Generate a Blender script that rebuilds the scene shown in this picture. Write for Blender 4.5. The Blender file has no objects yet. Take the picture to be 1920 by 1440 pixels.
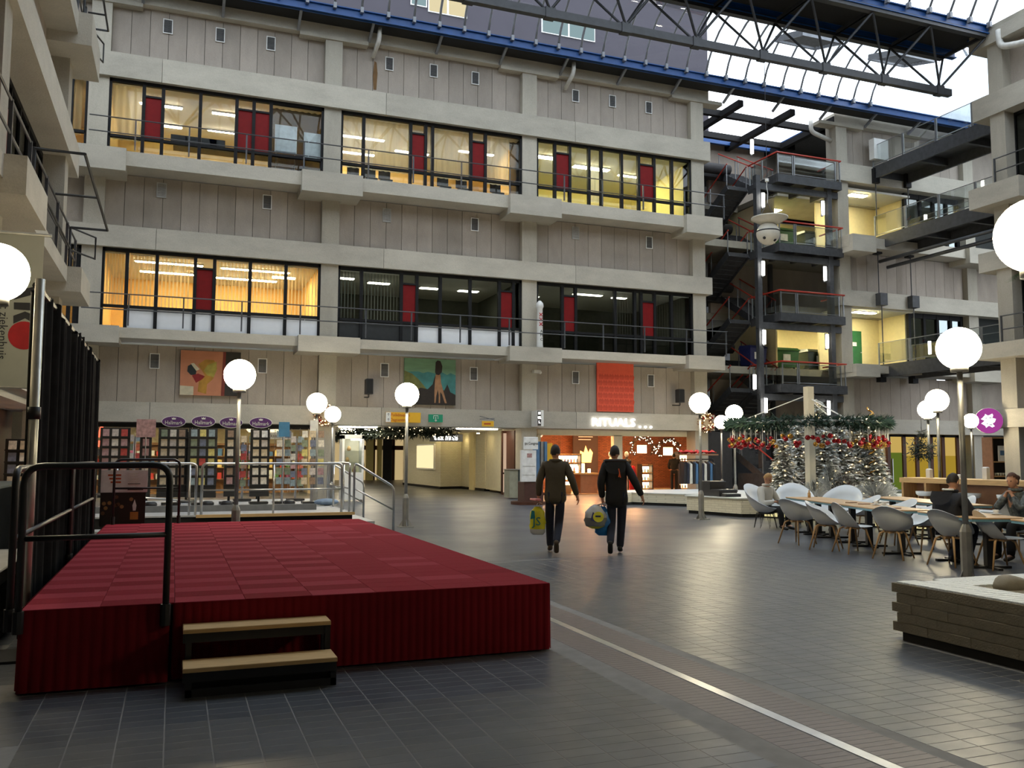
import bpy, bmesh, math, random
from mathutils import Vector, Matrix, Euler
import numpy as np
random.seed(7)
R = math.radians
SC = bpy.context.scene
COL = SC.collection
# ---------------------------------------------------------------- camera
FPX = 1651.0
YAW, PITCH, ROLL, EYE = R(20.93), R(4.77), R(0.17), 1.6
_f = Vector((math.sin(YAW)*math.cos(PITCH), math.cos(YAW)*math.cos(PITCH), math.sin(PITCH)))
_r = Vector((math.cos(YAW), -math.sin(YAW), 0)); _u = _r.cross(_f)
CR = _r*math.cos(ROLL) + _u*math.sin(ROLL); CU = _u*math.cos(ROLL) - _r*math.sin(ROLL)
cam = bpy.data.objects.new('camera', bpy.data.cameras.new('camera')); COL.objects.link(cam)
cam.data.sensor_width = 36; cam.data.lens = FPX/1920*36; cam.data.clip_end = 500; cam.data.clip_start = .05
_m = Matrix((CR, CU, -_f)).transposed().to_4x4(); _m.translation = (0, 0, EYE); cam.matrix_world = _m
SC.camera = cam
# ---------------------------------------------------------------- sky, exposure
wd = bpy.data.worlds.new('overcast'); SC.world = wd; wd.use_nodes = True
_n = wd.node_tree.nodes; _l = wd.node_tree.links
_n['Background'].inputs[1].default_value = 4.3
_tc = _n.new('ShaderNodeTexCoord'); _nz = _n.new('ShaderNodeTexNoise'); _nz.inputs['Scale'].default_value = 2.2; _nz.inputs['Detail'].default_value = 3
_cr = _n.new('ShaderNodeValToRGB'); _cr.color_ramp.elements[0].position = .3; _cr.color_ramp.elements[1].position = .7
_cr.color_ramp.elements[0].color = (.78, .87, 1, 1); _cr.color_ramp.elements[1].color = (.93, .97, 1, 1)
_l.new(_tc.outputs['Generated'], _nz.inputs['Vector']); _l.new(_nz.outputs[0], _cr.inputs[0]); _l.new(_cr.outputs[0], _n['Background'].inputs[0])
SC.view_settings.view_transform = 'Standard'; SC.view_settings.look = 'None'
SC.view_settings.gamma = 1; SC.view_settings.use_curve_mapping = False
SC.view_settings.exposure = 0.0
try:
    SC.cycles.use_denoising = True; SC.cycles.denoiser = 'OPENIMAGEDENOISE'
    SC.cycles.max_bounces = 8; SC.cycles.diffuse_bounces = 4; SC.cycles.glossy_bounces = 3; SC.cycles.transmission_bounces = 4; SC.cycles.transparent_max_bounces = 16
    SC.cycles.sample_clamp_indirect = 6.0; SC.cycles.caustics_reflective = False; SC.cycles.caustics_refractive = False
except Exception: pass
# ---------------------------------------------------------------- measured points: a pixel of the 1920x1440 frame met with a plane of the place
def ray(x, y): return _f + CR*((x-960)/FPX) - CU*((y-720)/FPX)
def _pl(x, y, ax, v):
    d = ray(x, y); o = (0, 0, EYE); t = (v-o[ax])/d[ax]; return Vector((d.x*t, d.y*t, EYE+d.z*t))
def PX(x, y, v): return _pl(x, y, 0, v)
def PY(x, y, v): return _pl(x, y, 1, v)
def PZ(x, y, v=0): return _pl(x, y, 2, v)
# ---------------------------------------------------------------- materials
MATS = {}
def nodemat(name):
    m = bpy.data.materials.new(name); m.use_nodes = True; MATS[name] = m
    return m, m.node_tree.nodes, m.node_tree.links, m.node_tree.nodes['Principled BSDF']
def c4(c): return (c[0], c[1], c[2], 1)
def sr(r, g, b):
    f = lambda v: ((v/255+.055)/1.055)**2.4 if v > 10 else v/255/12.92
    return (f(r), f(g), f(b))
def pm(name, col, rough=.6, metal=0, var=.12, scale=6, bump=0, bscale=40, spec=.5, coat=0, stretch=None, emit=None, est=0, trans=0):
    """plain procedural material: base colour broken by noise, optional bump"""
    m, n, l, b = nodemat(name)
    b.inputs['Roughness'].default_value = rough; b.inputs['Metallic'].default_value = metal
    b.inputs['Specular IOR Level'].default_value = spec; b.inputs['Coat Weight'].default_value = coat
    b.inputs['Transmission Weight'].default_value = trans
    tc = n.new('ShaderNodeTexCoord'); src = tc.outputs['Object']
    if stretch:
        mp = n.new('ShaderNodeMapping'); mp.inputs['Scale'].default_value = stretch; l.new(src, mp.inputs[0]); src = mp.outputs[0]
    nz = n.new('ShaderNodeTexNoise'); nz.inputs['Scale'].default_value = scale; nz.inputs['Detail'].default_value = 4; l.new(src, nz.inputs['Vector'])
    rp = n.new('ShaderNodeValToRGB'); rp.color_ramp.elements[0].position = .3; rp.color_ramp.elements[1].position = .7
    rp.color_ramp.elements[0].color = c4([v*(1-var) for v in col]); rp.color_ramp.elements[1].color = c4([min(1, v*(1+var)) for v in col])
    l.new(nz.outputs[0], rp.inputs[0]); l.new(rp.outputs[0], b.inputs['Base Color'])
    if bump:
        n2 = n.new('ShaderNodeTexNoise'); n2.inputs['Scale'].default_value = bscale; n2.inputs['Detail'].default_value = 5; l.new(src, n2.inputs['Vector'])
        bp = n.new('ShaderNodeBump'); bp.inputs['Strength'].default_value = bump; bp.inputs['Distance'].default_value = .02
        l.new(n2.outputs[0], bp.inputs['Height']); l.new(bp.outputs[0], b.inputs['Normal'])
    if emit: b.inputs['Emission Color'].default_value = c4(emit); b.inputs['Emission Strength'].default_value = est
    return m
def em(name, col, st):
    m, n, l, b = nodemat(name); n.remove(b); e = n.new('ShaderNodeEmission'); e.inputs[0].default_value = c4(col); e.inputs[1].default_value = st
    l.new(e.outputs[0], n['Material Output'].inputs[0]); return m
def glassmat(name, tint=(.92, .95, .95), refl=.12, rough=.02):
    m, n, l, b = nodemat(name); n.remove(b)
    t = n.new('ShaderNodeBsdfTransparent'); t.inputs[0].default_value = c4(tint); g = n.new('ShaderNodeBsdfGlossy'); g.inputs['Roughness'].default_value = rough
    fr = n.new('ShaderNodeFresnel'); fr.inputs[0].default_value = 1.45; ma = n.new('ShaderNodeMath'); ma.operation = 'MULTIPLY_ADD'; ma.inputs[1].default_value = .5; ma.inputs[2].default_value = refl*.3
    mx = n.new('ShaderNodeMixShader'); l.new(fr.outputs[0], ma.inputs[0]); l.new(ma.outputs[0], mx.inputs[0]); l.new(t.outputs[0], mx.inputs[1]); l.new(g.outputs[0], mx.inputs[2])
    l.new(mx.outputs[0], n['Material Output'].inputs[0]); return m
def sheermat(name, col, alpha=.6):
    m, n, l, b = nodemat(name); n.remove(b)
    t = n.new('ShaderNodeBsdfTransparent'); d = n.new('ShaderNodeBsdfDiffuse'); d.inputs[0].default_value = c4(col); tr = n.new('ShaderNodeBsdfTranslucent'); tr.inputs[0].default_value = c4(col)
    a = n.new('ShaderNodeMixShader'); a.inputs[0].default_value = .5; l.new(d.outputs[0], a.inputs[1]); l.new(tr.outputs[0], a.inputs[2])
    mx = n.new('ShaderNodeMixShader'); mx.inputs[0].default_value = alpha; l.new(t.outputs[0], mx.inputs[1]); l.new(a.outputs[0], mx.inputs[2])
    l.new(mx.outputs[0], n['Material Output'].inputs[0]); return m
def concrete(name, col, streak=(1, 1, .25), var=.16, boards=False, bump=.35):
    m, n, l, b = nodemat(name); b.inputs['Roughness'].default_value = .85; b.inputs['Specular IOR Level'].default_value = .3
    tc = n.new('ShaderNodeTexCoord'); geo = n.new('ShaderNodeNewGeometry'); mp = n.new('ShaderNodeMapping'); mp.inputs['Scale'].default_value = streak
    l.new(geo.outputs['Position'], mp.inputs[0])
    n1 = n.new('ShaderNodeTexNoise'); n1.inputs['Scale'].default_value = 1.3; n1.inputs['Detail'].default_value = 6; n1.inputs['Roughness'].default_value = .65; l.new(mp.outputs[0], n1.inputs['Vector'])
    n2 = n.new('ShaderNodeTexNoise'); n2.inputs['Scale'].default_value = 22; n2.inputs['Detail'].default_value = 4; l.new(geo.outputs['Position'], n2.inputs['Vector'])
    ad = n.new('ShaderNodeMath'); ad.operation = 'MULTIPLY_ADD'; ad.inputs[1].default_value = .35; l.new(n2.outputs[0], ad.inputs[0]); l.new(n1.outputs[0], ad.inputs[2])
    rp = n.new('ShaderNodeValToRGB'); e = rp.color_ramp.elements; e[0].position = .42; e[1].position = .92
    e[0].color = c4([v*(1-var) for v in col]); e[1].color = c4([v*(1+var) for v in col]); l.new(ad.outputs[0], rp.inputs[0])
    oi = n.new('ShaderNodeObjectInfo'); hs = n.new('ShaderNodeHueSaturation'); mr = n.new('ShaderNodeMapRange'); mr.inputs[3].default_value = .9; mr.inputs[4].default_value = 1.1
    l.new(oi.outputs['Random'], mr.inputs[0]); l.new(mr.outputs[0], hs.inputs['Value']); l.new(rp.outputs[0], hs.inputs['Color']); l.new(hs.outputs[0], b.inputs['Base Color'])
    n3 = n.new('ShaderNodeTexNoise'); n3.inputs['Scale'].default_value = 30; n3.inputs['Detail'].default_value = 6; l.new(geo.outputs['Position'], n3.inputs['Vector'])
    bp = n.new('ShaderNodeBump'); bp.inputs['Strength'].default_value = bump; bp.inputs['Distance'].default_value = .02; l.new(n3.outputs[0], bp.inputs['Height']); l.new(bp.outputs[0], b.inputs['Normal'])
    return m
# ---------------------------------------------------------------- mesh building
class MB:
    def __init__(s): s.v = []; s.f = []; s.mi = []; s.cur = 0
    def add(s, vs, fs):
        k = len(s.v); s.v += [tuple(p) for p in vs]; s.f += [tuple(i+k for i in f) for f in fs]; s.mi += [s.cur]*len(fs); return s
    def box(s, x0, x1, y0, y1, z0, z1):
        x0, x1 = min(x0, x1), max(x0, x1); y0, y1 = min(y0, y1), max(y0, y1); z0, z1 = min(z0, z1), max(z0, z1)
        return s.add([(x0,y0,z0),(x1,y0,z0),(x1,y1,z0),(x0,y1,z0),(x0,y0,z1),(x1,y0,z1),(x1,y1,z1),(x0,y1,z1)],
                     [(0,3,2,1),(4,5,6,7),(0,1,5,4),(1,2,6,5),(2,3,7,6),(3,0,4,7)])
    def bbox(s, x0, x1, y0, y1, z0, z1, b=.01):
        """box with its top edges chamfered"""
        return s.add([(x0,y0,z0),(x1,y0,z0),(x1,y1,z0),(x0,y1,z0),(x0,y0,z1-b),(x1,y0,z1-b),(x1,y1,z1-b),(x0,y1,z1-b),(x0+b,y0+b,z1),(x1-b,y0+b,z1),(x1-b,y1-b,z1),(x0+b,y1-b,z1)],
                     [(0,3,2,1),(0,1,5,4),(1,2,6,5),(2,3,7,6),(3,0,4,7),(4,5,9,8),(5,6,10,9),(6,7,11,10),(7,4,8,11),(8,9,10,11)])
    def beam(s, p, q, w, h, up=(0, 0, 1)):
        p, q = Vector(p), Vector(q); d = (q-p).normalized(); up = Vector(up)
        if abs(d.dot(up)) > .99: up = Vector((1, 0, 0))
        a = d.cross(up).normalized()*(w/2); b = a.cross(d).normalized()*(h/2)
        vs = [p-a-b, p+a-b, p+a+b, p-a+b, q-a-b, q+a-b, q+a+b, q-a+b]
        return s.add(vs, [(0,1,2,3),(7,6,5,4),(0,4,5,1),(1,5,6,2),(2,6,7,3),(3,7,4,0)])
    def tube(s, pts, r, n=8, caps=True, closed=False):
        pts = [Vector(p) for p in pts]; N = len(pts); rr = r if isinstance(r, (list, tuple)) else [r]*N
        prev = None; rings = []
        for i, p in enumerate(pts):
            if closed: d = (pts[(i+1) % N]-pts[i-1])
            else: d = pts[min(i+1, N-1)]-pts[max(i-1, 0)]
            d = d.normalized() if d.length > 1e-9 else Vector((0, 0, 1))
            if prev is None:
                a = d.orthogonal().normalized()
            else:
                a = prev-d*prev.dot(d); a = a.normalized() if a.length > 1e-6 else d.orthogonal().normalized()
            prev = a; b = d.cross(a); rings.append([p+(a*math.cos(2*math.pi*k/n)+b*math.sin(2*math.pi*k/n))*rr[i] for k in range(n)])
        vs = [v for rg in rings for v in rg]; fs = []
        for i in range(N if closed else N-1):
            j = (i+1) % N
            for k in range(n):
                k2 = (k+1) % n; fs.append((i*n+k, i*n+k2, j*n+k2, j*n+k))
        if caps and not closed: fs.append(tuple(range(n-1, -1, -1))); fs.append(tuple((N-1)*n+k for k in range(n)))
        return s.add(vs, fs)
    def cyl(s, p, q, r, r2=None, n=12): return s.tube([p, q], [r, r if r2 is None else r2], n)
    def lathe(s, prof, c=(0, 0, 0), n=16, axis=None):
        cx, cy, cz = c; vs = []; fs = []; m = len(prof)
        for k in range(n):
            a = 2*math.pi*k/n
            for (r, z) in prof: vs.append((cx+r*math.cos(a), cy+r*math.sin(a), cz+z))
        for k in range(n):
            k2 = (k+1) % n
            for i in range(m-1): fs.append((k*m+i, k2*m+i, k2*m+i+1, k*m+i+1))
        if prof[0][0] > 1e-5: fs.append(tuple(k*m for k in range(n-1, -1, -1)))
        if prof[-1][0] > 1e-5: fs.append(tuple(k*m+m-1 for k in range(n)))
        return s.add(vs, fs)
    def ball(s, c, r, nu=12, nv=8, sc=(1, 1, 1)):
        k = len(s.v); s.lathe([(max(1e-6, r*math.sin(math.pi*i/nv)), -r*math.cos(math.pi*i/nv)) for i in range(nv+1)], (0, 0, 0), nu)
        for i in range(k, len(s.v)):
            v = s.v[i]; s.v[i] = (c[0]+v[0]*sc[0], c[1]+v[1]*sc[1], c[2]+v[2]*sc[2])
        return s
    def prism(s, poly, z0, z1):
        n = len(poly); return s.add([(x, y, z0) for x, y in poly]+[(x, y, z1) for x, y in poly],
            [tuple(range(n-1, -1, -1)), tuple(range(n, 2*n))]+[(i, (i+1) % n, n+(i+1) % n, n+i) for i in range(n)])
    def plate(s, poly, o, ux, uy, t):
        """polygon (u,v) laid in the plane o+u*ux+v*uy, thickened by t along the normal"""
        o, ux, uy = Vector(o), Vector(ux), Vector(uy); nn = ux.cross(uy).normalized()*t; n = len(poly)
        a = [o+ux*u+uy*v for u, v in poly]
        return s.add(a+[p+nn for p in a], [tuple(range(n-1, -1, -1)), tuple(range(n, 2*n))]+[(i, (i+1) % n, n+(i+1) % n, n+i) for i in range(n)])
    def grid(s, fn, nu, nv):
        vs = [fn(i/(nu-1), j/(nv-1)) for j in range(nv) for i in range(nu)]
        return s.add(vs, [(j*nu+i, j*nu+i+1, (j+1)*nu+i+1, (j+1)*nu+i) for j in range(nv-1) for i in range(nu-1)])
    def mesh(s, name, mats, smooth=False):
        me = bpy.data.meshes.new(name); me.from_pydata(s.v, [], s.f)
        mats = mats if isinstance(mats, (list, tuple)) else [mats]
        for m in mats: me.materials.append(MATS[m] if isinstance(m, str) else m)
        if len(mats) > 1: me.polygons.foreach_set('material_index', s.mi)
        if smooth: me.polygons.foreach_set('use_smooth', [True]*len(me.polygons))
        me.update(); return me
    def build(s, name, mats, parent=None, smooth=False, loc=None, rz=0):
        o = bpy.data.objects.new(name, s.mesh(name, mats, smooth)); COL.objects.link(o)
        if parent is not None: o.parent = parent
        if loc is not None: o.location = loc
        if rz: o.rotation_euler = (0, 0, rz)
        return o
def ob(name, me, parent=None, loc=(0, 0, 0), rz=0, scale=None):
    o = bpy.data.objects.new(name, me); COL.objects.link(o); o.location = loc; o.rotation_euler = (0, 0, rz)
    if parent is not None: o.parent = parent
    if scale: o.scale = scale
    return o
def tag(o, label=None, cat=None, group=None, kind=None):
    if label: o['label'] = label
    if cat: o['category'] = cat
    if group: o['group'] = group
    if kind: o['kind'] = kind
    return o
def empty(name, loc=(0, 0, 0), rz=0, label=None, cat=None, group=None, kind=None):
    o = bpy.data.objects.new(name, None); COL.objects.link(o); o.location = loc; o.rotation_euler = (0, 0, rz); o.empty_display_size = .2
    return tag(o, label, cat, group, kind)
def dup(root, loc=None, rz=None, label=None, scale=None):
    def cp(o, par):
        c = o.copy(); COL.objects.link(c)
        if par is not None: c.parent = par
        for ch in KIDS.get(o.name, [x for x in o.children]): cp(ch, c)
        return c
    r = cp(root, None)
    if loc is not None: r.location = loc
    if rz is not None: r.rotation_euler = (0, 0, rz)
    if scale is not None: r.scale = scale
    if label: r['label'] = label
    return r
KIDS = {}
def boxo(name, x0, x1, y0, y1, z0, z1, mat, parent=None): return MB().box(x0, x1, y0, y1, z0, z1).build(name, mat, parent)
TMP = bpy.data.scenes.new('tmp')
def evalmesh(t):
    TMP.collection.objects.link(t); vl = TMP.view_layers[0]; vl.update(); me = bpy.data.meshes.new_from_object(t.evaluated_get(vl.depsgraph)); bpy.data.objects.remove(t); return me
def text(name, s, size, mat, loc, rot, parent=None, ext=.005, align='CENTER', sx=1):
    cu = bpy.data.curves.new(name, 'FONT'); cu.body = s; cu.size = size; cu.extrude = ext; cu.align_x = align; cu.align_y = 'CENTER'; cu.resolution_u = 2
    me = evalmesh(bpy.data.objects.new(name+'_src', cu)); me.materials.clear(); me.materials.append(MATS[mat])
    o = ob(name, me, parent, loc); o.rotation_euler = rot; o.scale = (sx, 1, 1); return o
def arcpts(c, r, a0, a1, n, ax=(1, 0, 0), ay=(0, 0, 1)):
    c, ax, ay = Vector(c), Vector(ax), Vector(ay); return [c+ax*(r*math.cos(a0+(a1-a0)*i/n))+ay*(r*math.sin(a0+(a1-a0)*i/n)) for i in range(n+1)]
def rounded(pts, r=.06, n=4):
    """polyline with its inner corners rounded"""
    pts = [Vector(p) for p in pts]; out = [pts[0]]
    for a, b, c in zip(pts, pts[1:], pts[2:]):
        u = (a-b); w = (c-b); k = min(r, u.length*.45, w.length*.45); u = b+u.normalized()*k; w = b+w.normalized()*k
        for i in range(n+1):
            t = i/n; out.append(u*(1-t)**2+b*2*t*(1-t)+w*t*t)
    return out+[pts[-1]]
ORD = ['first','second','third','fourth','fifth','sixth','seventh','eighth','ninth','tenth','eleventh','twelfth','thirteenth','fourteenth','fifteenth']
# ---------------------------------------------------------------- palette
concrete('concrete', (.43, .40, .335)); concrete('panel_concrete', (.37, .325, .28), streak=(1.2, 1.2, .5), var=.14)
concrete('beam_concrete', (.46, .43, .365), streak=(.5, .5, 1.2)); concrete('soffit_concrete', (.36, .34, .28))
pm('black_frame', (.010, .010, .011), .6, var=.2, spec=.2); pm('dark_steel', (.045, .047, .052), .5, .3, var=.15); pm('rail_steel', (.10, .105, .115), .45, .6)
pm('red_panel', sr(116, 16, 18), .6, var=.08, spec=.2); pm('joint', (.05, .047, .042), .9)
pm('blue_steel', sr(14, 70, 132), .45, var=.15, scale=3); pm('white_paint', (.78, .78, .76), .5, var=.04); pm('stainless', (.55, .55, .54), .28, 1, var=.08)
pm('grey_steel', (.28, .29, .30), .4, .7); pm('cream_wall', sr(236, 222, 176), .8, var=.04); pm('ivory_wall', sr(235, 228, 205), .8, var=.04)
pm('dull_wall', sr(120, 118, 100), .85, var=.06); pm('ceiling_white', (.72, .71, .66), .85, var=.03); pm('black_plastic', (.02, .02, .022), .45); pm('black_matte', (.012, .012, .012), .9)
pm('wood_light', sr(201, 164, 112), .5, var=.14, scale=3, stretch=(14, 1.2, 14)); pm('brown_frame', sr(74, 38, 22), .5)
glassmat('glass', refl=0); glassmat('roof_glass', (.9, .94, .96), .05); glassmat('rail_glass', (.95, .97, .96), .05)
em('tube_warm', (1, .85, .58), 85); em('tube_white', (1, .97, .88), 16); em('globe_light', (1, .86, .58), 55); em('dot_light', (1, .70, .34), 9); em('sign_white', (1, .98, .94), 5)
# ================================================================ FLOOR
def floor_mats():
    m, n, l, b = nodemat('floor_tile'); b.inputs['Roughness'].default_value = .4; b.inputs['Specular IOR Level'].default_value = .5
    g = n.new('ShaderNodeNewGeometry'); nz = n.new('ShaderNodeTexNoise'); nz.inputs['Scale'].default_value = 1.1; nz.inputs['Detail'].default_value = 5; l.new(g.outputs['Position'], nz.inputs['Vector'])
    rp = n.new('ShaderNodeValToRGB'); rp.color_ramp.elements[0].position = .35; rp.color_ramp.elements[1].position = .7
    rp.color_ramp.elements[0].color = (.054, .060, .072, 1); rp.color_ramp.elements[1].color = (.076, .083, .097, 1); l.new(nz.outputs[0], rp.inputs[0])
    oi = n.new('ShaderNodeObjectInfo'); hs = n.new('ShaderNodeHueSaturation'); mr = n.new('ShaderNodeMapRange'); mr.inputs[3].default_value = .9; mr.inputs[4].default_value = 1.1
    l.new(oi.outputs['Random'], mr.inputs[0]); l.new(mr.outputs[0], hs.inputs['Value']); l.new(rp.outputs[0], hs.inputs['Color']); l.new(hs.outputs[0], b.inputs['Base Color'])
    n2 = n.new('ShaderNodeTexNoise'); n2.inputs['Scale'].default_value = 5; l.new(g.outputs['Position'], n2.inputs['Vector'])
    m2 = n.new('ShaderNodeMapRange'); m2.inputs[3].default_value = .28; m2.inputs[4].default_value = .48; l.new(n2.outputs[0], m2.inputs[0]); l.new(m2.outputs[0], b.inputs['Roughness'])
    bp = n.new('ShaderNodeBump'); bp.inputs['Strength'].default_value = .06; l.new(n2.outputs[0], bp.inputs['Height']); l.new(bp.outputs[0], b.inputs['Normal'])
    # far floor: same tiles drawn by the material where they are too small to pick apart
    m, n, l, b = nodemat('floor_far'); b.inputs['Roughness'].default_value = .38
    g = n.new('ShaderNodeNewGeometry'); br = n.new('ShaderNodeTexBrick'); br.offset = 0; br.inputs['Scale'].default_value = 1; br.inputs['Brick Width'].default_value = TX; br.inputs['Row Height'].default_value = TY
    br.inputs['Mortar Size'].default_value = .006; br.inputs['Color1'].default_value = (.058, .063, .076, 1); br.inputs['Color2'].default_value = (.073, .079, .093, 1); br.inputs['Mortar'].default_value = (.082, .087, .098, 1)
    l.new(g.outputs['Position'], br.inputs['Vector']); nz = n.new('ShaderNodeTexNoise'); nz.inputs['Scale'].default_value = .7; nz.inputs['Detail'].default_value = 4; l.new(g.outputs['Position'], nz.inputs['Vector'])
    m2 = n.new('ShaderNodeMapRange'); m2.inputs[3].default_value = .26; m2.inputs[4].default_value = .46; l.new(nz.outputs[0], m2.inputs[0]); l.new(m2.outputs[0], b.inputs['Roughness']); l.new(br.outputs[0], b.inputs['Base Color'])
TX, TY = .25, .125
floor_mats(); pm('grout', (.19, .186, .185), .8); pm('band_brick', (.135, .105, .098), .5, var=.15, scale=9); pm('strip_metal', (.62, .62, .62), .3, 1)
FX0, FX1, FY0, FY1 = -14, 72, -14, 80
NX0, NX1, NY0, NY1 = -2.25, 10.0, 3.3, 13.0
m = MB(); m.cur = 0
for a in ((FX0, FX1, FY0, NY0), (FX0, FX1, NY1, FY1), (FX0, NX0, NY0, NY1), (NX1, FX1, NY0, NY1)):
    m.add([(a[0], a[2], 0), (a[1], a[2], 0), (a[1], a[3], 0), (a[0], a[3], 0)], [(0, 1, 2, 3)])
m.cur = 1; m.add([(NX0, NY0, -.0009), (NX1, NY0, -.0009), (NX1, NY1, -.0009), (NX0, NY1, -.0009)], [(0, 1, 2, 3)])
m.cur = 0; m.add([(FX0, FY0, -.3), (FX1, FY0, -.3), (FX1, FY1, -.3), (FX0, FY1, -.3)], [(3, 2, 1, 0)])
FLOOR = tag(m.build('floor', ['floor_far', 'grout']), 'dark slate-grey tiled floor of the atrium', 'floor', kind='structure')
BX0, BX1 = 3.18, 3.90
cells = []
nx = int((NX1-NX0)/TX); ny = int((NY1-NY0)/TY)
for i in range(nx):
    for j in range(ny):
        x0, x1, y0, y1 = NX0+i*TX, NX0+(i+1)*TX, NY0+j*TY, NY0+(j+1)*TY
        if x1 > BX0-.02 and x0 < BX1+.02: continue
        cx, cy = (x0+x1)/2, (y0+y1)/2
        if -1 < cx < 3.0 and 6.9 < cy < 15.2: continue
        if cx > 6.0 and cy < 6.25: continue
        d = (Vector((cx, cy, 0))-Vector((0, 0, EYE))); w = d.dot(_f); px = 960+FPX*d.dot(CR)/w; py = 720-FPX*d.dot(CU)/w
        cells.append((w if (-10 < px < 1930 and py < 1450 and w > 0) else 999, cx, cy))
cells.sort()
tm = MB().bbox(-TX/2+.004, TX/2-.004, -TY/2+.004, TY/2-.004, -.0009, 0, .0006).mesh('floor_tile', 'floor_tile')
for w, cx, cy in cells[:290]: ob('floor_tile', tm, FLOOR, (cx, cy, 0))
m = MB()
for w, cx, cy in cells[290:]:
    if w < 900: m.bbox(cx-TX/2+.004, cx+TX/2-.004, cy-TY/2+.004, cy+TY/2-.004, -.0009, 0, .0006)
tag(m.build('floor_tile_field', 'floor_tile', FLOOR), kind='stuff')
m = MB(); k = 0
bt = MB().bbox(-.145, .145, -.0295, .0295, -.0009, 0, .0006).mesh('band_brick', 'band_brick')
y = NY0+.03
while y < 14:
    for cx in (3.345, 3.745):
        if y < 7.6: ob('band_brick', bt, FLOOR, (cx, y, 0))
        else: m.bbox(cx-.145, cx+.145, y-.029, y+.029, -.0009, 0, .0006)
    y += .064
tag(m.build('band_brick_field', 'band_brick', FLOOR), kind='stuff')
MB().box(3.505, 3.585, NY0, 14, -.006, .003).build('joint_strip', 'strip_metal', FLOOR)
# ================================================================ MAIN FACADE (plane y = 34), columns every 8.37 m
C0, BAY = 5.42, 8.37
XC = [C0+BAY*k for k in (-2, -1, 0, 1, 2, 3, 4)]          # -11.3 .. 38.9
YF = 34.0
FAC = empty('wall_back', (0, 0, 0), label='tall concrete back facade of the atrium with three floors of window bands', cat='wall', kind='structure')
def col_at(xc, y0, y1, z0=0, z1=18.4, w=.67): return boxo('column', xc-w/2, xc+w/2, y0, y1, z0, z1, 'concrete', FAC)
for k, xc in enumerate(XC):
    col_at(xc, YF+.02, YF+.75)
pm('spandrel_dark', (.035, .038, .04), .3)
# horizontal bands
def band(x0, x1, z0, z1, yf=33.88, yb=34.7, mat='beam_concrete', name='beam'): return boxo(name, x0, x1, yf, yb, z0, z1, mat, FAC)
SEG = [(-11.6, XC[3]+1.0), (XC[5]-.42, 47)]
for (a, b) in SEG:
    e = a+.0
    for z0, z1 in ((2.82, 3.53), (9.05, 9.83), (15.3, 16.2)):
        if a < 0: e2 = XC[4]+.62
        # cast in lengths of one bay with a thin joint
        lo, hi = (a, XC[4]+.62) if a < 0 else (a, b)
        cuts = [lo]+[x+2.1 for x in XC if lo+.5 < x+2.1 < hi-.5]+[hi]
        for p, q in zip(cuts, cuts[1:]): band(p, q-.015, z0, z1)
    lo, hi = (a, XC[4]+.62) if a < 0 else (a, b)
    band(lo, hi, 18.22, 18.72, 33.98, 34.8, name='roof_beam')
    for xc in XC:
        if lo < xc < hi: boxo('corbel', xc-1.35, xc+1.35, 33.95, 34.5, 18.08, 18.24, 'concrete', FAC)
# balcony slabs with thicker blocks at the columns
BALC = {1: (11.85, 12.37, 11.58, 12.39), 2: (5.72, 6.08, 5.5, 6.1)}
for lev, (s0, s1, b0, b1) in BALC.items():
    for xa, xb in ((-11, XC[4]+.47), (XC[5]-.42, 47)):
        xs = [x for x in XC if xa-1 < x < xb+1]
        boxo('balcony_slab', xa, xb-.02, 33.25, 34.9, s0, s1, 'beam_concrete', FAC)
        for x in xs:
            boxo('balcony_block', x-1.26 if x > xa+.6 else x-.4, min(x+1.04, xb+.14), 33.0, 34.85, b0, b1, 'beam_concrete', FAC)
# cladding panels, twelve to a bay
PW = (BAY-.67)/12
for z0, z1 in ((3.53, 5.62), (9.83, 11.82), (16.2, 18.22)):
    me = MB().bbox(-PW/2+.008, PW/2-.008, 0, .12, z0, z1, .002).mesh('panel', 'panel_concrete')
    boxo('panel_backing', 38.5, 47, 34.4, 34.6, z0, z1, 'panel_concrete', FAC)
    for k in range(6):
        if k == 4: continue
        if k == 0 and z0 < 9: continue
        xa = XC[k]+.335
        n = 12
        for i in range(n):
            if k == 0 and i < 8: continue
            if k == 5 and z0 > 15: pass
            ob('panel', me, FAC, (xa+PW*(i+.5), 34.32, 0))
        boxo('panel_backing', xa-.1, xa+PW*12+.1, 34.42, 34.6, z0, z1, 'joint', FAC)
for z0, z1 in ((6.08, 9.05), (12.37, 15.3)): boxo('dark_infill', 39.2, 47, 34.5, 34.6, z0, z1, 'spandrel_dark', FAC)
boxo('corner_infill', -11.2, XC[1]-.3, 34.4, 34.6, 2.8, 5.75, 'panel_concrete', FAC)
# wall vents
def vent(x, y, label, pale=False):
    p = PY(x, y, 34.3); o = empty('wall_vent', p, label=label, cat='vent', group='ventilation grilles in the concrete panels')
    w, h = .17, .28
    m = MB(); m.box(-w, w, -.03, 0, h-.03, h).box(-w, w, -.03, 0, -h, -h+.03).box(-w, -w+.03, -.03, 0, -h+.03, h-.03).box(w-.03, w, -.03, 0, -h+.03, h-.03); m.build('frame', 'white_paint' if not pale else 'vent_pale', o)
    m = MB()
    for i in range(9):
        z = -h+.055+i*.056; m.add([(-w+.03, -.02, z-.022), (w-.03, -.02, z-.022), (w-.03, .0, z+.02), (-w+.03, .0, z+.02), (-w+.03, -.015, z-.026), (w-.03, -.015, z-.026), (w-.03, .005, z+.016), (-w+.03, .005, z+.016)], [(0, 1, 2, 3), (7, 6, 5, 4), (0, 4, 5, 1), (2, 6, 7, 3)])
    m.build('louvre', 'vent_grey' if not pale else 'vent_pale', o)
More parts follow.
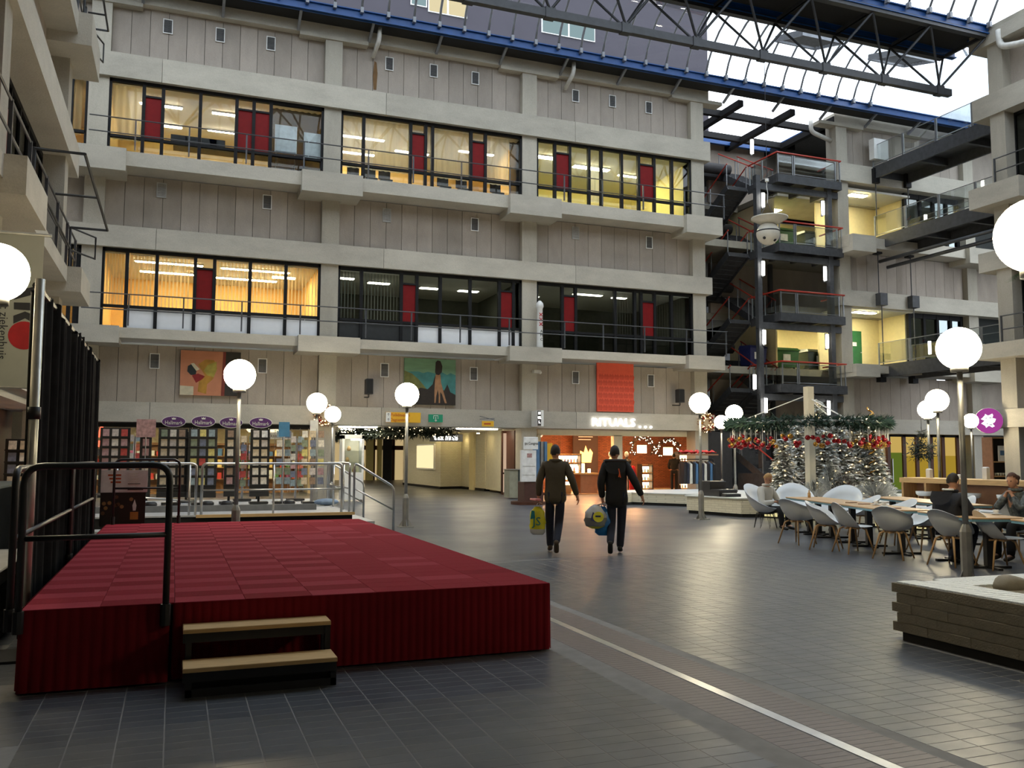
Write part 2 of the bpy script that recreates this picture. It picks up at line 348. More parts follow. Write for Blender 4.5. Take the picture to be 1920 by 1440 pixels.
pm('vent_grey', (.12, .125, .13), .5); pm('vent_pale', (.45, .45, .44), .6)
for r, (nm, lst) in enumerate((('top', [(315,50),(413,66),(508,82),(730,120),(813,133),(891,147),(1079,180),(1148,190),(1216,202)]),
        ('middle', [(303,357),(501,379),(725,404),(890,421),(1079,437),(1217,455)]), ('lowest', [(290,677),(492,686),(721,694),(888,701),(1079,708),(1220,714)]))):
    for i, (x, y) in enumerate(lst):
        pale = r == 1 and i in (0, 2, 4)
        vent(x, y, ('pale blanked' if pale else 'dark grey louvred')+' wall vent, %s from the left in the %s panel row' % (ORD[i], nm), pale)
# ---- window bands: pixel x of the mullions measured at mid height
pm('spandrel_white', sr(224, 226, 230), .5, var=.02); glassmat('dark_glass', (.6, .64, .64), .03); pm('spandrel_blue', sr(70, 130, 170), .5)
WN = [0]
def winband(lev, x0, x1, mull, reds, ymid, zs, ztop, zbot, label, low='glass', lows=None, extra=()):
    """mull: (px, half-width m); reds: (px0, px1); zs: sill transom height"""
    WN[0] += 1; yw = 34.12
    o = empty('window_%d' % WN[0], label=label, cat='window', kind='structure')
    fx = lambda p: PY(p, ymid(p), yw).x
    xa, xb = x0, x1
    for nm, b in (('head_frame', (xa, xb, yw-.05, yw+.1, ztop-.13, ztop)), ('sill_frame', (xa, xb, yw-.05, yw+.1, zbot-.02, zbot+.06)), ('jamb', (xa, xa+.09, yw-.05, yw+.1, zbot, ztop)), ('jamb', (xb-.09, xb, yw-.05, yw+.1, zbot, ztop))):
        boxo(nm, *b, 'black_frame', o)
    ms = [fx(p) for p in mull]; edges = [xa+.05]+ms+[xb-.05]
    for x in ms: boxo('mullion', x-.06, x+.06, yw-.06, yw+.1, zbot, ztop, 'black_frame', o)
    for i, (a, b) in enumerate(zip(edges, edges[1:])):
        if b-a < .06: continue
        cpx = (a+b)/2; isred = any(fx(r0)-.12 < cpx < fx(r1)+.12 for r0, r1 in reds)
        lo = (lows or {}).get(i, low)
        if isred:
            boxo('red_panel', a+.05, b-.05, yw-.01, yw+.05, zs, ztop-.56, 'red_panel', o)
            boxo('transom', a, b, yw-.05, yw+.09, ztop-.56, ztop-.49, 'black_frame', o)
            boxo('pane', a, b, yw+.03, yw+.036, ztop-.49, ztop-.1, 'glass', o)
        else:
            boxo('pane', a, b, yw+.03, yw+.036, zs, ztop-.1, extra[i] if i < len(extra) and extra[i] else 'glass', o)
        boxo('transom', a, b, yw-.05, yw+.09, zs-.08, zs+.02, 'black_frame', o)
        boxo('pane' if 'glass' in lo else 'spandrel', a, b, yw+.02, yw+.036, zbot, zs-.06, lo, o)
    return o
u = lambda a, b: (lambda p: a+b*p)
ym_up = lambda p: 205+(p-400)*.125; ym_lo = lambda p: 545+(p-400)*.065
ZU = (12.37, 13.2, 15.3); ZL = (6.08, 6.95, 9.05)
xl = lambda k: XC[k]+.335; xr = lambda k: XC[k+1]-.335
winband(1, xl(0), xr(0), [120, 135], [], ym_up, 13.2, ZU[2], ZU[0], 'upper window in the corner behind the left wing, orange curtain')
winband(1, xl(1), xr(1), [270, 306, 376, 444, 476, 508], [(273, 303), (447, 473), (480, 507)], ym_up, 13.2, ZU[2], ZU[0], 'upper office window band above the pink and black painting', low='dark_glass')
winband(1, xl(2), xr(2), [682, 770, 798, 811, 883, 910], [(773, 797), (886, 908)], ym_up, 13.2, ZU[2], ZU[0], 'upper meeting-room window band between the two middle columns')
winband(1, xl(3), xr(3), [1040, 1068, 1104, 1127, 1165, 1197, 1226, 1259], [(1042, 1065), (1200, 1223)], ym_up, 13.2, ZU[2], ZU[0], 'upper yellow-lit window band next to the stair tower')
winband(2, xl(0), xr(0), [130, 142], [], ym_lo, 6.98, ZL[2], ZL[0], 'lower window in the corner behind the left wing')
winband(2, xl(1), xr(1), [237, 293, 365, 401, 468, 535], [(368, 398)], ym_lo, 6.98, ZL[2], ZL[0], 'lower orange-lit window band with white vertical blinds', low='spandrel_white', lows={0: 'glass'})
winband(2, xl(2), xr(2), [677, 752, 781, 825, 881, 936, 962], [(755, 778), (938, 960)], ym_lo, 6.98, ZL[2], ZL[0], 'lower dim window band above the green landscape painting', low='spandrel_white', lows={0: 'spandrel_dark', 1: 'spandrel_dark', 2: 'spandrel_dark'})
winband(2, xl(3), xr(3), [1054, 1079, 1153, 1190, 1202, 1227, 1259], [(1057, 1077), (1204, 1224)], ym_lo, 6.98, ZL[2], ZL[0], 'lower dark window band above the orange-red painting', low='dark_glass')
# ---- rooms behind the windows
def room(name, x0, x1, z0, z1, wall, label, depth=5.5, lamps=(), lampmat='tube_warm', ceil='ceiling_white'):
    o = empty(name, label=label, cat='room', kind='structure'); y0, y1 = 34.26, 34.26+depth
    boxo('ceiling', x0, x1, y0, y1, z1, z1+.1, ceil, o); boxo('floor', x0, x1, y0, y1, z0-.1, z0, 'dull_wall', o)
    boxo('wall', x0, x1, y1, y1+.1, z0, z1, wall, o); boxo('wall', x0-.1, x0, y0, y1, z0, z1, wall, o); boxo('wall', x1, x1+.1, y0, y1, z0, z1, wall, o)
    for i, (lx, ly, lw, ld) in enumerate(lamps):
        l = empty('ceiling_lamp', (lx, y0+ly, z1), label='%s fluorescent ceiling lamp in the %s' % (ORD[i], label.split(' seen')[0]), cat='lamp', group='ceiling lamps in the offices')
        MB().box(-lw/2-.04, lw/2+.04, -ld/2-.03, ld/2+.03, -.05, 0).build('housing', 'white_paint', l); MB().box(-lw/2, lw/2, -ld/2, ld/2, -.075, -.05).build('tube', lampmat, l)
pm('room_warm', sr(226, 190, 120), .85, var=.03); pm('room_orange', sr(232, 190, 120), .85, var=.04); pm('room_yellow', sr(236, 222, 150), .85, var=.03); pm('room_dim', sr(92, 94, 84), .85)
em('tube_orange', (1, .76, .42), 75); em('tube_yellow', (1, .88, .5), 110); em('tube_dim', (1, .93, .72), 12)
zc = 15.22
room('office_room', xl(0)+2, xr(0), 12.4, zc, 'room_orange', 'corner office seen beside the left wing', lamps=[(-5, 2, 1.4, .16)], lampmat='tube_orange')
room('office_room', xl(1), xr(1), 12.4, zc, 'room_warm', 'first upper office seen above the black curtain', lamps=[(-.9, 1.6, 1.5, .16), (2.1, 1.6, 2.2, .16), (2.0, 3.6, 2.2, .16), (-.9, 3.8, 1.5, .16)], lampmat='tube_warm')
room('office_room', xl(2), xr(2), 12.4, zc, 'room_warm', 'upper meeting room seen between the middle columns', lamps=[(7.0, 2.2, 2.0, .16), (9.5, 3.2, 1.5, .16), (12.2, 2.2, 1.6, .16), (7.2, 4.2, 1.6, .16)], lampmat='tube_warm')
room('office_room', xl(3), xr(3), 12.4, zc, 'room_yellow', 'upper yellow office seen beside the stair tower', lamps=[(15.3, 1.6, 1.0, .3), (17.9, 2.2, 1.8, .3), (20.3, 2.6, 1.5, .14)], lampmat='tube_yellow')
zc = 9.02
room('office_room', xl(0)+2, xr(0), 6.1, zc, 'room_orange', 'lower corner room seen beside the left wing', lamps=[(-5, 2, 1.4, .16)], lampmat='tube_orange')
room('office_room', xl(1), xr(1), 6.1, zc, 'room_orange', 'lower orange workshop room seen through blinds', lamps=[(-.4, 1.5, 2.4, .16), (-.2, 3.4, 2.6, .2), (2.8, 1.6, 2.6, .16), (2.6, 3.6, 2.4, .2), (4.0, 2.6, .9, .3)], lampmat='tube_orange')
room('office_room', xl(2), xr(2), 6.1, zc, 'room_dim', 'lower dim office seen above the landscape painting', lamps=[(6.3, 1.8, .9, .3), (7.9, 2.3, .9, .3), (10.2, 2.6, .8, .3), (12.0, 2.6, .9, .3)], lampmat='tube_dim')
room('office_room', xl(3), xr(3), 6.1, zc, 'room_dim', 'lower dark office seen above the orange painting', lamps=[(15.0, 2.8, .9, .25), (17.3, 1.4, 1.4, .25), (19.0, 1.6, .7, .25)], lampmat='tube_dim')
# ---- curtains and blinds
sheermat('sheer_cream', (.9, .82, .62), .5); sheermat('sheer_dark', (.03, .035, .05), .85); sheermat('blind_warm', (.85, .72, .48), .8); sheermat('blind_grey', (.4, .42, .38), .75); sheermat('sheer_white', (.8, .78, .68), .6)
def curtain(px0, px1, ym, z0, z1, mat, label, y=34.45):
    a, b = PY(px0, ym(px0), y).x, PY(px1, ym(px1), y).x; n = max(8, int((b-a)/.05))
    MBc = MB().grid(lambda s, t: (a+(b-a)*s, y+.035*math.sin(s*(b-a)*26)+.01*math.sin(s*57), z0+(z1-z0)*t), n, 2)
    return tag(MBc.build('curtain', mat, smooth=True), label, 'curtain')
def blinds(px0, px1, ym, z0, z1, mat, label, y=34.42, step=.13):
    a, b = PY(px0, ym(px0), y).x, PY(px1, ym(px1), y).x; o = empty('vertical_blind', (a, y, z0), label=label, cat='blind')
    MB().box(0, b-a, -.02, .02, z1-z0-.04, z1-z0).build('head_rail', 'white_paint', o)
    m = MB()
    for i in range(int((b-a)/step)): x = step*(i+.5); m.add([(x-.03, -.045, 0), (x+.03, .045, 0), (x+.03, .045, z1-z0-.04), (x-.03, -.045, z1-z0-.04)], [(0, 1, 2, 3)])
    tag(m.build('slats', mat, o), kind='stuff')
curtain(200, 267, ym_up, 13.15, 15.2, 'sheer_cream', 'cream curtain at the far left pane of the upper office band')
curtain(510, 604, ym_up, 12.42, 15.15, 'sheer_dark', 'near-black curtain beside the flip charts in the upper office')
curtain(640, 700, ym_up, 13.15, 15.2, 'sheer_white', 'pale net curtain left of the first red panel in the meeting room')
curtain(700, 767, ym_up, 13.15, 15.2, 'sheer_cream', 'cream net curtain next to the first red panel in the meeting room')
curtain(814, 880, ym_up, 13.15, 15.2, 'sheer_cream', 'cream net curtain between the two red panels of the meeting room')
curtain(912, 954, ym_up, 13.15, 15.2, 'sheer_white', 'bright net curtain right of the second red panel in the meeting room')
curtain(955, 974, ym_up, 12.5, 15.1, 'sheer_dark', 'dark curtain at the right end of the meeting room')
curtain(1106, 1122, ym_up, 12.9, 14.6, 'sheer_white', 'whitish curtain in the narrow pane of the yellow office')
curtain(140, 155, ym_up, 13.15, 15.2, 'sheer_cream', 'orange-lit curtain in the corner window behind the left wing')
blinds(186, 234, ym_lo, 6.95, 8.95, 'blind_warm', 'closed yellow vertical blind at the left end of the lower orange room', step=.1)
blinds(242, 362, ym_lo, 6.95, 8.95, 'blind_warm', 'open vertical blind left of the dark red panel in the orange room')
blinds(404, 596, ym_lo, 6.95, 8.95, 'blind_warm', 'open vertical blind right of the dark red panel in the orange room')
blinds(637, 674, ym_lo, 6.95, 8.95, 'blind_grey', 'grey vertical blind at the left end of the dim office')
blinds(681, 748, ym_lo, 6.95, 8.95, 'blind_grey', 'grey vertical blind left of the red panel in the dim office')
blinds(1155, 1186, ym_lo, 6.95, 8.95, 'blind_grey', 'grey vertical blind in the middle of the dark office')
blinds(1230, 1293, ym_lo, 6.95, 8.95, 'blind_grey', 'grey vertical blind right of the bright red panel in the dark office')
# ---- balcony railings
def railing(px_posts, x0, x1, zb, label, y=33.32, name='balcony_railing'):
    o = empty(name, (x0, y, zb), label=label, cat='railing')
    for x in px_posts: MB().box(x-x0-.025, x-x0+.025, -.03, .03, 0, 1.12).build('post', 'rail_steel', o)
    for z in (1.1, .55): MB().tube([(0, -.03, z), (x1-x0, -.03, z)], .022, 6).build('rail', 'rail_steel', o)
for lev, zb, nm in ((1, 12.45, 'upper'), (2, 6.16, 'lower')):
    for k in (1, 2, 3):
        x0 = XC[k]-1 if k > 1 else XC[1]-.2; x1 = XC[k+1]-1.02 if k < 3 else XC[4]+.95
        ps = [XC[k]+1.3, XC[k]+3.1, XC[k]+5.1, XC[k]+7.2]+([XC[4]+.9] if k == 3 else [])
        railing(ps, x0, x1, zb, 'dark steel two-rail railing on the %s balcony, %s bay from the left' % (nm, ORD[k-1]))
# ================================================================ ROOF
ZG = 18.62
pm('rib_grey', (.22, .23, .25), .5, .4)
ROOF = empty('roof', label='glazed barrel-vault roof on blue steel gutters', cat='roof', kind='structure')
def vault(y0, y1, x0, x1, zb=18.95, rise=2.05, step=1.046, seg=12, ribs=True):
    h = abs(y1-y0)/2; rad = (h*h+rise*rise)/(2*rise); cy = (y0+y1)/2; cz = zb+rise-rad; a0 = math.asin(h/rad)
    arc = [(cy+rad*math.sin(a), cz+rad*math.cos(a)) for a in [a0-2*a0*i/seg for i in range(seg+1)]]
    n = int((x1-x0)/step)
    rib = MB().tube([(0, y, z) for y, z in arc], .05, 6).mesh('rib', 'rib_grey', True)
    foot = MB().box(-.06, .06, arc[0][0]-.12, arc[0][0]+.06, zb-.12, zb+.1).mesh('rib_shoe', 'rib_grey')
    pane = MB().add([(.03, y, z) for y, z in arc]+[(step-.03, y, z) for y, z in arc], [(i, i+1, seg+2+i, seg+1+i) for i in range(seg)]).mesh('pane', 'roof_glass', True)
    for i in range(n+1):
        if ribs: ob('rib', rib, ROOF, (x0+i*step, 0, 0)); ob('rib_shoe', foot, ROOF, (x0+i*step, 0, 0))
        if i < n: ob('pane', pane, ROOF, (x0+i*step, 0, 0))
    return arc
def gutter(y, x0, x1, zb=ZG, s=1):
    m = MB(); m.box(x0, x1, y-.03, y+.03, zb, zb+.36).box(x0, x1, y-.12, y+.12, zb, zb+.04).box(x0, x1, y-.12, y+.12, zb+.32, zb+.36)
    m.build('gutter_beam', 'blue_steel', ROOF)
arcA = vault(32.95, 27.25, -11.5, 32)
gutter(33.05, -13, 46)
boxo('soffit', -13, XC[4]+.6, 33.1, 34.0, 18.66, 18.76, 'black_matte', ROOF); boxo('soffit', XC[4]+.6, 46, 33.1, 33.9, 18.66, 18.76, 'black_matte', ROOF)
for i in range(20):
    x = -10+i*2.8; MB().beam((x, 33.15, 18.66), (x, 34.0, 18.25), .1, .1).build('bracket', 'rib_grey', ROOF)
# nearer vaults; the nearest, unseen, are closed with opaque deck to darken the foreground
for ya, yb in ((24.95, 18.95), (16.7, 10.7), (8.4, 2.4), (0, -13.2)):
    vault(ya, yb, -3.5, 30.6, ribs=ya > 20, step=1.046 if ya > 20 else 8.4, seg=8) if ya > 10 else boxo('roof_deck', -4, 30.6, yb, ya, 19, 19.2, 'soffit_concrete', ROOF)
for y in (27.2, 25.1): gutter(y, -4, 30.6)
for y in (18.85, 16.8, 10.6, 8.5, 2.3, .1): gutter(y, -4, 30.6)
for y in (26.15, 17.8, 9.55, 1.2): boxo('roof_deck', -4, 30.6, y-.9, y+.9, 18.9, 19.05, 'black_matte', ROOF)
# side gutters over the wings
for x in (-3.0, 30.25):
    m = MB(); m.box(x-.03, x+.03, -14, 26.2, ZG, ZG+.36).box(x-.12, x+.12, -14, 26.2, ZG, ZG+.04).build('gutter_beam', 'blue_steel', ROOF)
# trusses spanning the hall on each grid line
def truss(yc, x0, x1, label, ztop=18.6, zbot=16.48, dy=1.05, ph=.0):
    o = empty('roof_truss', (x0, yc, zbot), label=label, cat='truss'); L = x1-x0; H = ztop-zbot
    MB().box(0, L, -.11, .11, -.14, .14).build('bottom_chord', 'dark_steel', o)
    for s in (-1, 1): MB().box(-.8, L+.8, s*dy-.12, s*dy+.12, H-.12, H+.12).build('top_chord', 'dark_steel', o)
    n = int(L/2.87); st = []
    for i in range(n+1):
        xb = L-.6-i*2.87
        if xb < 0: break
        MB().box(xb-.18, xb+.18, -.14, .14, -.17, .2).build('node_plate', 'dark_steel', o)
        for s in (-1, 1):
            for dx in (-1.43, 1.43):
                MB().cyl((xb, s*.06, .1), (xb+dx, s*dy, H-.1), .05, n=6).build('diagonal', 'dark_steel', o)
        for dx in (-1.43, 1.43):
            MB().beam((xb+dx, -dy, H), (xb+dx, dy, H), .1, .14).build('cross_tie', 'dark_steel', o)
    return o
truss(26.2, -2.6, 29.15, 'long dark steel truss under the far glass vault, lower chord in view')
# louvred vents standing open in the vault
def louvre(px0, py0, px1, py1, label):
    p = PY((px0+px1)/2, (py0+py1)/2, 29.6); o = empty('roof_louvre', p, label=label, cat='roof vent', group='open louvred vents in the glass roof')
    w, d = 1.05, .85
    m = MB()
    for a, b in (((-w, -d, 0), (w, -d, 0)), ((w, -d, 0), (w, d, .5)), ((w, d, .5), (-w, d, .5)), ((-w, d, .5), (-w, -d, 0))): m.beam(a, b, .08, .25)
    m.build('frame', 'rib_grey', o)
    for i in range(9):
        t = (i+.5)/9; MB().beam((-w, -d+2*d*t, .5*t), (w, -d+2*d*t, .5*t), .06, .02, up=(0, .5, 1)).build('slat', 'rib_grey', o)
louvre(1463, 72, 1570, 100, 'open louvred roof vent, left of the pair above the truss')
louvre(1635, 105, 1745, 135, 'open louvred roof vent, right of the pair above the truss')
# drain pipes under the far gutter
pm('pipe_white', (.62, .61, .57), .5)
for i, (x, y0, y1) in enumerate(((711, 50, 90), (1074, 120, 155))):
    p = PY(x, y0, 33.6); q = PY(x-14, y1+3, 34.1)
    tag(MB().tube(rounded([(p.x, 33.5, 18.7), (p.x, 33.5, 18.2), (p.x-.1, 34.2, 17.75)], .25), .09, 10).build('drain_pipe', 'pipe_white', smooth=True), 'white bent drain pipe under the gutter, '+('above a rust stain' if i == 0 else 'right of the second column'), 'pipe')
tag(MB().plate([(-.06, 0), (.06, .0), (.1, .7), (.05, 1.15), (-.04, 1.2), (-.09, .6)], (PY(703, 168, 34.3).x, 34.312, PY(703, 168, 34.3).z), (1, 0, 0), (0, 0, 1), .003).build('rust_stain', pm('rust', sr(112, 84, 52), .9), FAC), None)
# tower block standing beyond the roof
pm('tower_wall', sr(62, 58, 66), .85, var=.05, scale=1)
T = empty('tower_building', (0, 40, 19), label='purple-grey tower block seen through the glass roof', cat='building')
def P40(x, y): p = PY(x, y, 40); return p.x, p.z-19
MB().box(-14, 26.8, 0, 14, -1, 26).build('wall', 'tower_wall', T)
em('tower_window_light', (1, .83, .5), .9); em('tower_window_cool', (.55, .75, .78), .55)
for (x0, y0, x1, y1, mt, nm) in ((770, -30, 800, 15, 'tower_window_cool', 'window'), (803, -30, 875, 36, 'tower_window_light', 'window'), (1015, 30, 1115, 80, 'tower_window_cool', 'window')):
    a = P40(x0, y0); b = P40(x1, y1); f = MB().box(a[0], b[0], -.06, .02, b[1], a[1]).build('window', 'white_paint', T)
    n = max(1, round((b[0]-a[0])/1.3)); w = (b[0]-a[0])/n
    for i in range(n): MB().box(a[0]+i*w+.05, a[0]+(i+1)*w-.05, -.09, -.05, b[1]+.05, a[1]-.05).build('pane', mt, f)
# ================================================================ WINGS
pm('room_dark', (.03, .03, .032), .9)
def wing(side):
    s = -1 if side == 'left' else 1
    xf = -2.64 if s < 0 else 30.1                    # face of the bands
    W = empty('wall_'+side, label='concrete %s wing of the atrium with balconies and columns' % side, cat='wall', kind='structure')
    X = lambda d: xf+s*d                             # d = distance behind the face
    ye, yn = (25.8 if s < 0 else 26.0), -13.0; ycs = [24.3, 15.93, 7.56, -.8, -9] if s < 0 else [24.95, 16.58, 8.2, -.2, -8.5]
    for z0, z1 in ((2.82, 3.53), (9.05, 9.83), (15.3, 16.2)):
        boxo('beam', X(0), X(1.0), yn, ye, z0, z1, 'beam_concrete', W)
    boxo('roof_beam', X(-.05), X(1.2), yn, ye, 18.2, 18.75, 'beam_concrete', W)
    for yc in ycs:
        boxo('column', X(.12), X(.79), yc-.335, yc+.335, 0, 18.3, 'concrete', W)
        for s0, s1, b0, b1 in BALC.values():
            boxo('balcony_block', X(-.44), X(1.4), yc-1.26, yc+1.0, b0, b1, 'beam_concrete', W)
    for s0, s1, b0, b1 in BALC.values():
        boxo('balcony_slab', X(-.13), X(1.4), yn, ye-.6, s0, s1, 'beam_concrete', W)
    for z0, z1 in ((3.53, 5.72), (9.83, 11.85), (16.2, 18.2)):
        me = MB().box(0, .1, -PW/2+.008, PW/2-.008, z0, z1).mesh('panel', 'panel_concrete')
        for ya in (ycs[1]+.335, ycs[2]+.335):
            for i in range(12): ob('panel', me, W, (X(.55) if s > 0 else X(.65), ya+PW*(i+.5), 0))
        boxo('panel_backing', X(.66), X(.8), yn, ye-.5, z0, z1, 'joint', W)
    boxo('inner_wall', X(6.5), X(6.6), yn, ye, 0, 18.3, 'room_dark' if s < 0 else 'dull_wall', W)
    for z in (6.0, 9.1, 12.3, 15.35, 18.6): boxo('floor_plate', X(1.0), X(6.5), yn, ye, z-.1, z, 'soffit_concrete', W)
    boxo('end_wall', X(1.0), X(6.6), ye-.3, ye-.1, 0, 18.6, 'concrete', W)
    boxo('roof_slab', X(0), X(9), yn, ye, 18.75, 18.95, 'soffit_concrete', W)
    return W, X
WL, XL = wing('left'); WR, XR = wing('right')
def wingwin(W, X, ya, yb, z0, z1, reds, label, n=7):
    WN[0] += 1; o = empty('window_%d' % WN[0], label=label, cat='window', kind='structure'); a, b = X(.62), X(.74)
    boxo('head_frame', a, b, ya, yb, z1-.12, z1, 'black_frame', o); boxo('sill_frame', a, b, ya, yb, z0, z0+.08, 'black_frame', o)
    st = (yb-ya)/n
    for i in range(n+1): boxo('mullion', a, b, ya+i*st-.05, ya+i*st+.05, z0, z1, 'black_frame', o)
    for i in range(n):
        if i in reds: boxo('red_panel', X(.6), X(.66), ya+i*st+.05, ya+(i+1)*st-.05, z0+.05, z1-.7, 'red_panel', o)
        else: boxo('pane', X(.66), X(.67), ya+i*st+.05, ya+(i+1)*st-.05, z0+.1, z1-.1, 'dark_glass', o)
for W, X, sd in ((WL, XL, 'left'), (WR, XR, 'right')):
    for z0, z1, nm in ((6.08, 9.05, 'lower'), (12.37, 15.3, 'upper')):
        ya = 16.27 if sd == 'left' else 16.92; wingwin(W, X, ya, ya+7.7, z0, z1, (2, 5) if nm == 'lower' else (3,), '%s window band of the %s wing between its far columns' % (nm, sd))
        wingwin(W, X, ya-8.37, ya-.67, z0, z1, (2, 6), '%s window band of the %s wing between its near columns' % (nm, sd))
def wrail(X, ya, yb, zb, label, posts=5, name='balcony_railing'):
    x = X(-.08); o = empty(name, (x, ya, zb), label=label, cat='railing')
    for i in range(posts):
        y = (yb-ya)*i/(posts-1); MB().box(-.03, .03, y-.03, y+.03, 0, 1.1).build('post', 'rail_steel', o)
    for z in (1.08, .55): MB().tube([(0, 0, z), (0, yb-ya, z)], .024, 6).build('rail', 'rail_steel', o)
for X, sd in ((XL, 'left'), (XR, 'right')):
    for zb, nm in ((6.08, 'lower'), (12.37, 'upper')):
        wrail(X, 17.6, 25.0, zb, 'steel railing along the %s balcony of the %s wing, far half' % (nm, sd)); wrail(X, 9.4, 17.3, zb, 'steel railing along the %s balcony of the %s wing, near half' % (nm, sd))
# rails swung out over the edge of the left wing
pm('rail_dark', (.05, .052, .055), .5, .5)
for i, (z, y0, y1, x1) in enumerate(((7.15, 17.6, 23.5, -1.71), (13.45, 24.3, 26.2, -2.1))):
    x = -2.53; o = empty('projecting_rail', (x, y0, z), label='dark tubular rail frame projecting from the left wing, '+('lower' if i == 0 else 'upper')+' floor', cat='railing'); w, L = x1-x, y1-y0
    MB().tube([(0, 0, 0), (w, 0, 0), (w, L, 0), (0, L, 0)], .03, 6).build('top_frame', 'rail_dark', o); MB().tube([(0, L/2, 0), (w, L/2, 0)], .025, 6).build('cross_bar', 'rail_dark', o)
    MB().tube([(0, L, 0), (w*.6, L+.9, 0), (w*.6, L+.9, -.55), (0, L, -.55)], .025, 6).build('end_frame', 'rail_dark', o)
    for y in (0, L): MB().tube([(0, y, 0), (0, y, -1.05)], .03, 6).build('post', 'rail_dark', o)
    MB().tube([(0, 0, -.5), (0, L, -.5)], .025, 6).build('mid_rail', 'rail_dark', o)
# hall end behind the photographer
tag(boxo('wall_front', -14, 40, -13.4, -13.0, 0, 19, 'concrete'), 'concrete end wall behind the viewpoint', 'wall', kind='structure')
# side streets off the hall: simple closing walls
tag(boxo('wall_side_street', -14.2, -14.0, 20, 40, 0, 19, 'dull_wall'), 'dull far wall of the left side street', 'wall', kind='structure')
# ================================================================ STAIR TOWER in the open bay
LZ = [15.1, 11.75, 8.42, 5.05]; MZ = [16.78, 13.43, 10.08, 6.73, 3.37]
ST = empty('stair_tower', (26.4, 34, 0), label='dark steel open stair tower with orange handrails beside the facade', cat='staircase')
def stpart(m, name, mat): m.v = [(x-26.4, y-34, z) for x, y, z in m.v]; return m.build(name, mat, ST)
pm('stair_steel', (.055, .057, .062), .55, .2, var=.2); pm('handrail_orange', sr(168, 52, 36), .5); glassmat('stair_glass', (.93, .95, .94), .08)
for x in (25.45, 29.65): stpart(MB().box(x-.12, x+.12, 33.95, 34.2, 0, 15), 'post', 'stair_steel')
for x in (25.45, 29.65): stpart(MB().box(x-.1, x+.1, 38.6, 38.8, 0, 15), 'post', 'stair_steel')
X0, X1, Y0, Y1 = 26.4, 30.2, 33.75, 36.0
for z in LZ:
    stpart(MB().box(X0, X1, Y0, Y1, z-.1, z), 'landing', 'stair_steel')
    m = MB(); m.box(X0, X1, Y0-.04, Y0, z-.38, z+.02).box(X0-.04, X0, Y0, Y1, z-.38, z+.02).box(X1-.04, X1, Y0, Y1, z-.38, z+.02); stpart(m, 'edge_channel', 'stair_steel')
    for x in (27.6, 28.9): stpart(MB().box(x-.08, x+.08, Y0, Y1, z-.34, z-.1), 'joist', 'stair_steel')
    stpart(MB().box(25.3, X1, 34.0, 34.15, z-.75, z-.45), 'cross_beam', 'stair_steel')
    stpart(MB().tube([(X0, Y1, z+1.08), (X0, Y0, z+1.08), (X1, Y0, z+1.08), (X1, Y1-.6, z+1.08)], .04, 8), 'handrail', 'handrail_orange')
    for x in (X0+.05, X0+.9, X0+1.0, X1-.35, X1-.08): stpart(MB().box(x-.025, x+.025, Y0-.02, Y0+.03, z, z+1.0), 'baluster', 'grey_steel')
    for y in (34.9, 35.9): stpart(MB().box(X0-.02, X0+.03, y-.025, y+.025, z, z+1.0), 'baluster', 'grey_steel')
    for a, b in ((X0+.05, X0+.9), (X0+1.0, X1-.35)):
        stpart(MB().box(a+.04, b-.04, Y0, Y0+.012, z+.08, z+.95), 'glass_pane', 'stair_glass')
        stpart(MB().tube([(a, Y0, z+.08), (b, Y0, z+.08), (b, Y0, z+.96), (a, Y0, z+.96)], .02, 5, closed=True), 'pane_frame', 'grey_steel')
    stpart(MB().box(X0, X0+.012, Y0+.1, Y1-.1, z+.08, z+.95), 'glass_pane', 'stair_glass')
for z in MZ: stpart(MB().box(25.1, 28.0, 39.0, 40.6, z-.25, z), 'landing', 'stair_steel')
def flight(xa, xb, ya, za, yb, zb, n=10):
    for x in (xa, xb): stpart(MB().beam((x, ya, za-.12), (x, yb, zb-.12), .06, .34), 'stringer', 'stair_steel')
    stpart(MB().beam(((xa+xb)/2, ya, za-.2), ((xa+xb)/2, yb, zb-.2), xb-xa-.06, .04), 'soffit_plate', 'stair_steel')
    for i in range(n):
        t = (i+.5)/n; y = ya+(yb-ya)*t; z = za+(zb-za)*t; d = abs(yb-ya)/n*.55
        stpart(MB().box(xa, xb, y-d, y+d, z-.16, z+.03), 'tread', 'stair_steel')
    for x in (xa, xb):
        stpart(MB().tube([(x, ya, za+1.05), (x, yb, zb+1.05)], .035, 6), 'handrail', 'handrail_orange')
        for t in (.02, .5, .98):
            y = ya+(yb-ya)*t; z = za+(zb-za)*t; stpart(MB().box(x-.02, x+.02, y-.02, y+.02, z, z+1.03), 'baluster', 'grey_steel')
for z, mz, mz2 in zip(LZ, MZ[1:], MZ[:4]):
    flight(25.15, 26.3, Y1, z, 39.0, mz)          # front landing down to the back landing
    flight(26.7, 27.9, 39.0, mz2, Y1, z)          # back landing above down to this front landing
flight(25.15, 26.3, 39.0, 3.37, 35.3, 1.7); flight(25.15, 26.3, 35.3, 1.7, 32.0, 0.0)
flight(26.7, 27.9, 39.0, 3.37, Y1, 5.05)
stpart(MB().box(24.95, 25.1, 32.0, 35.3, 0, .9), 'stair_cheek', 'stair_steel')
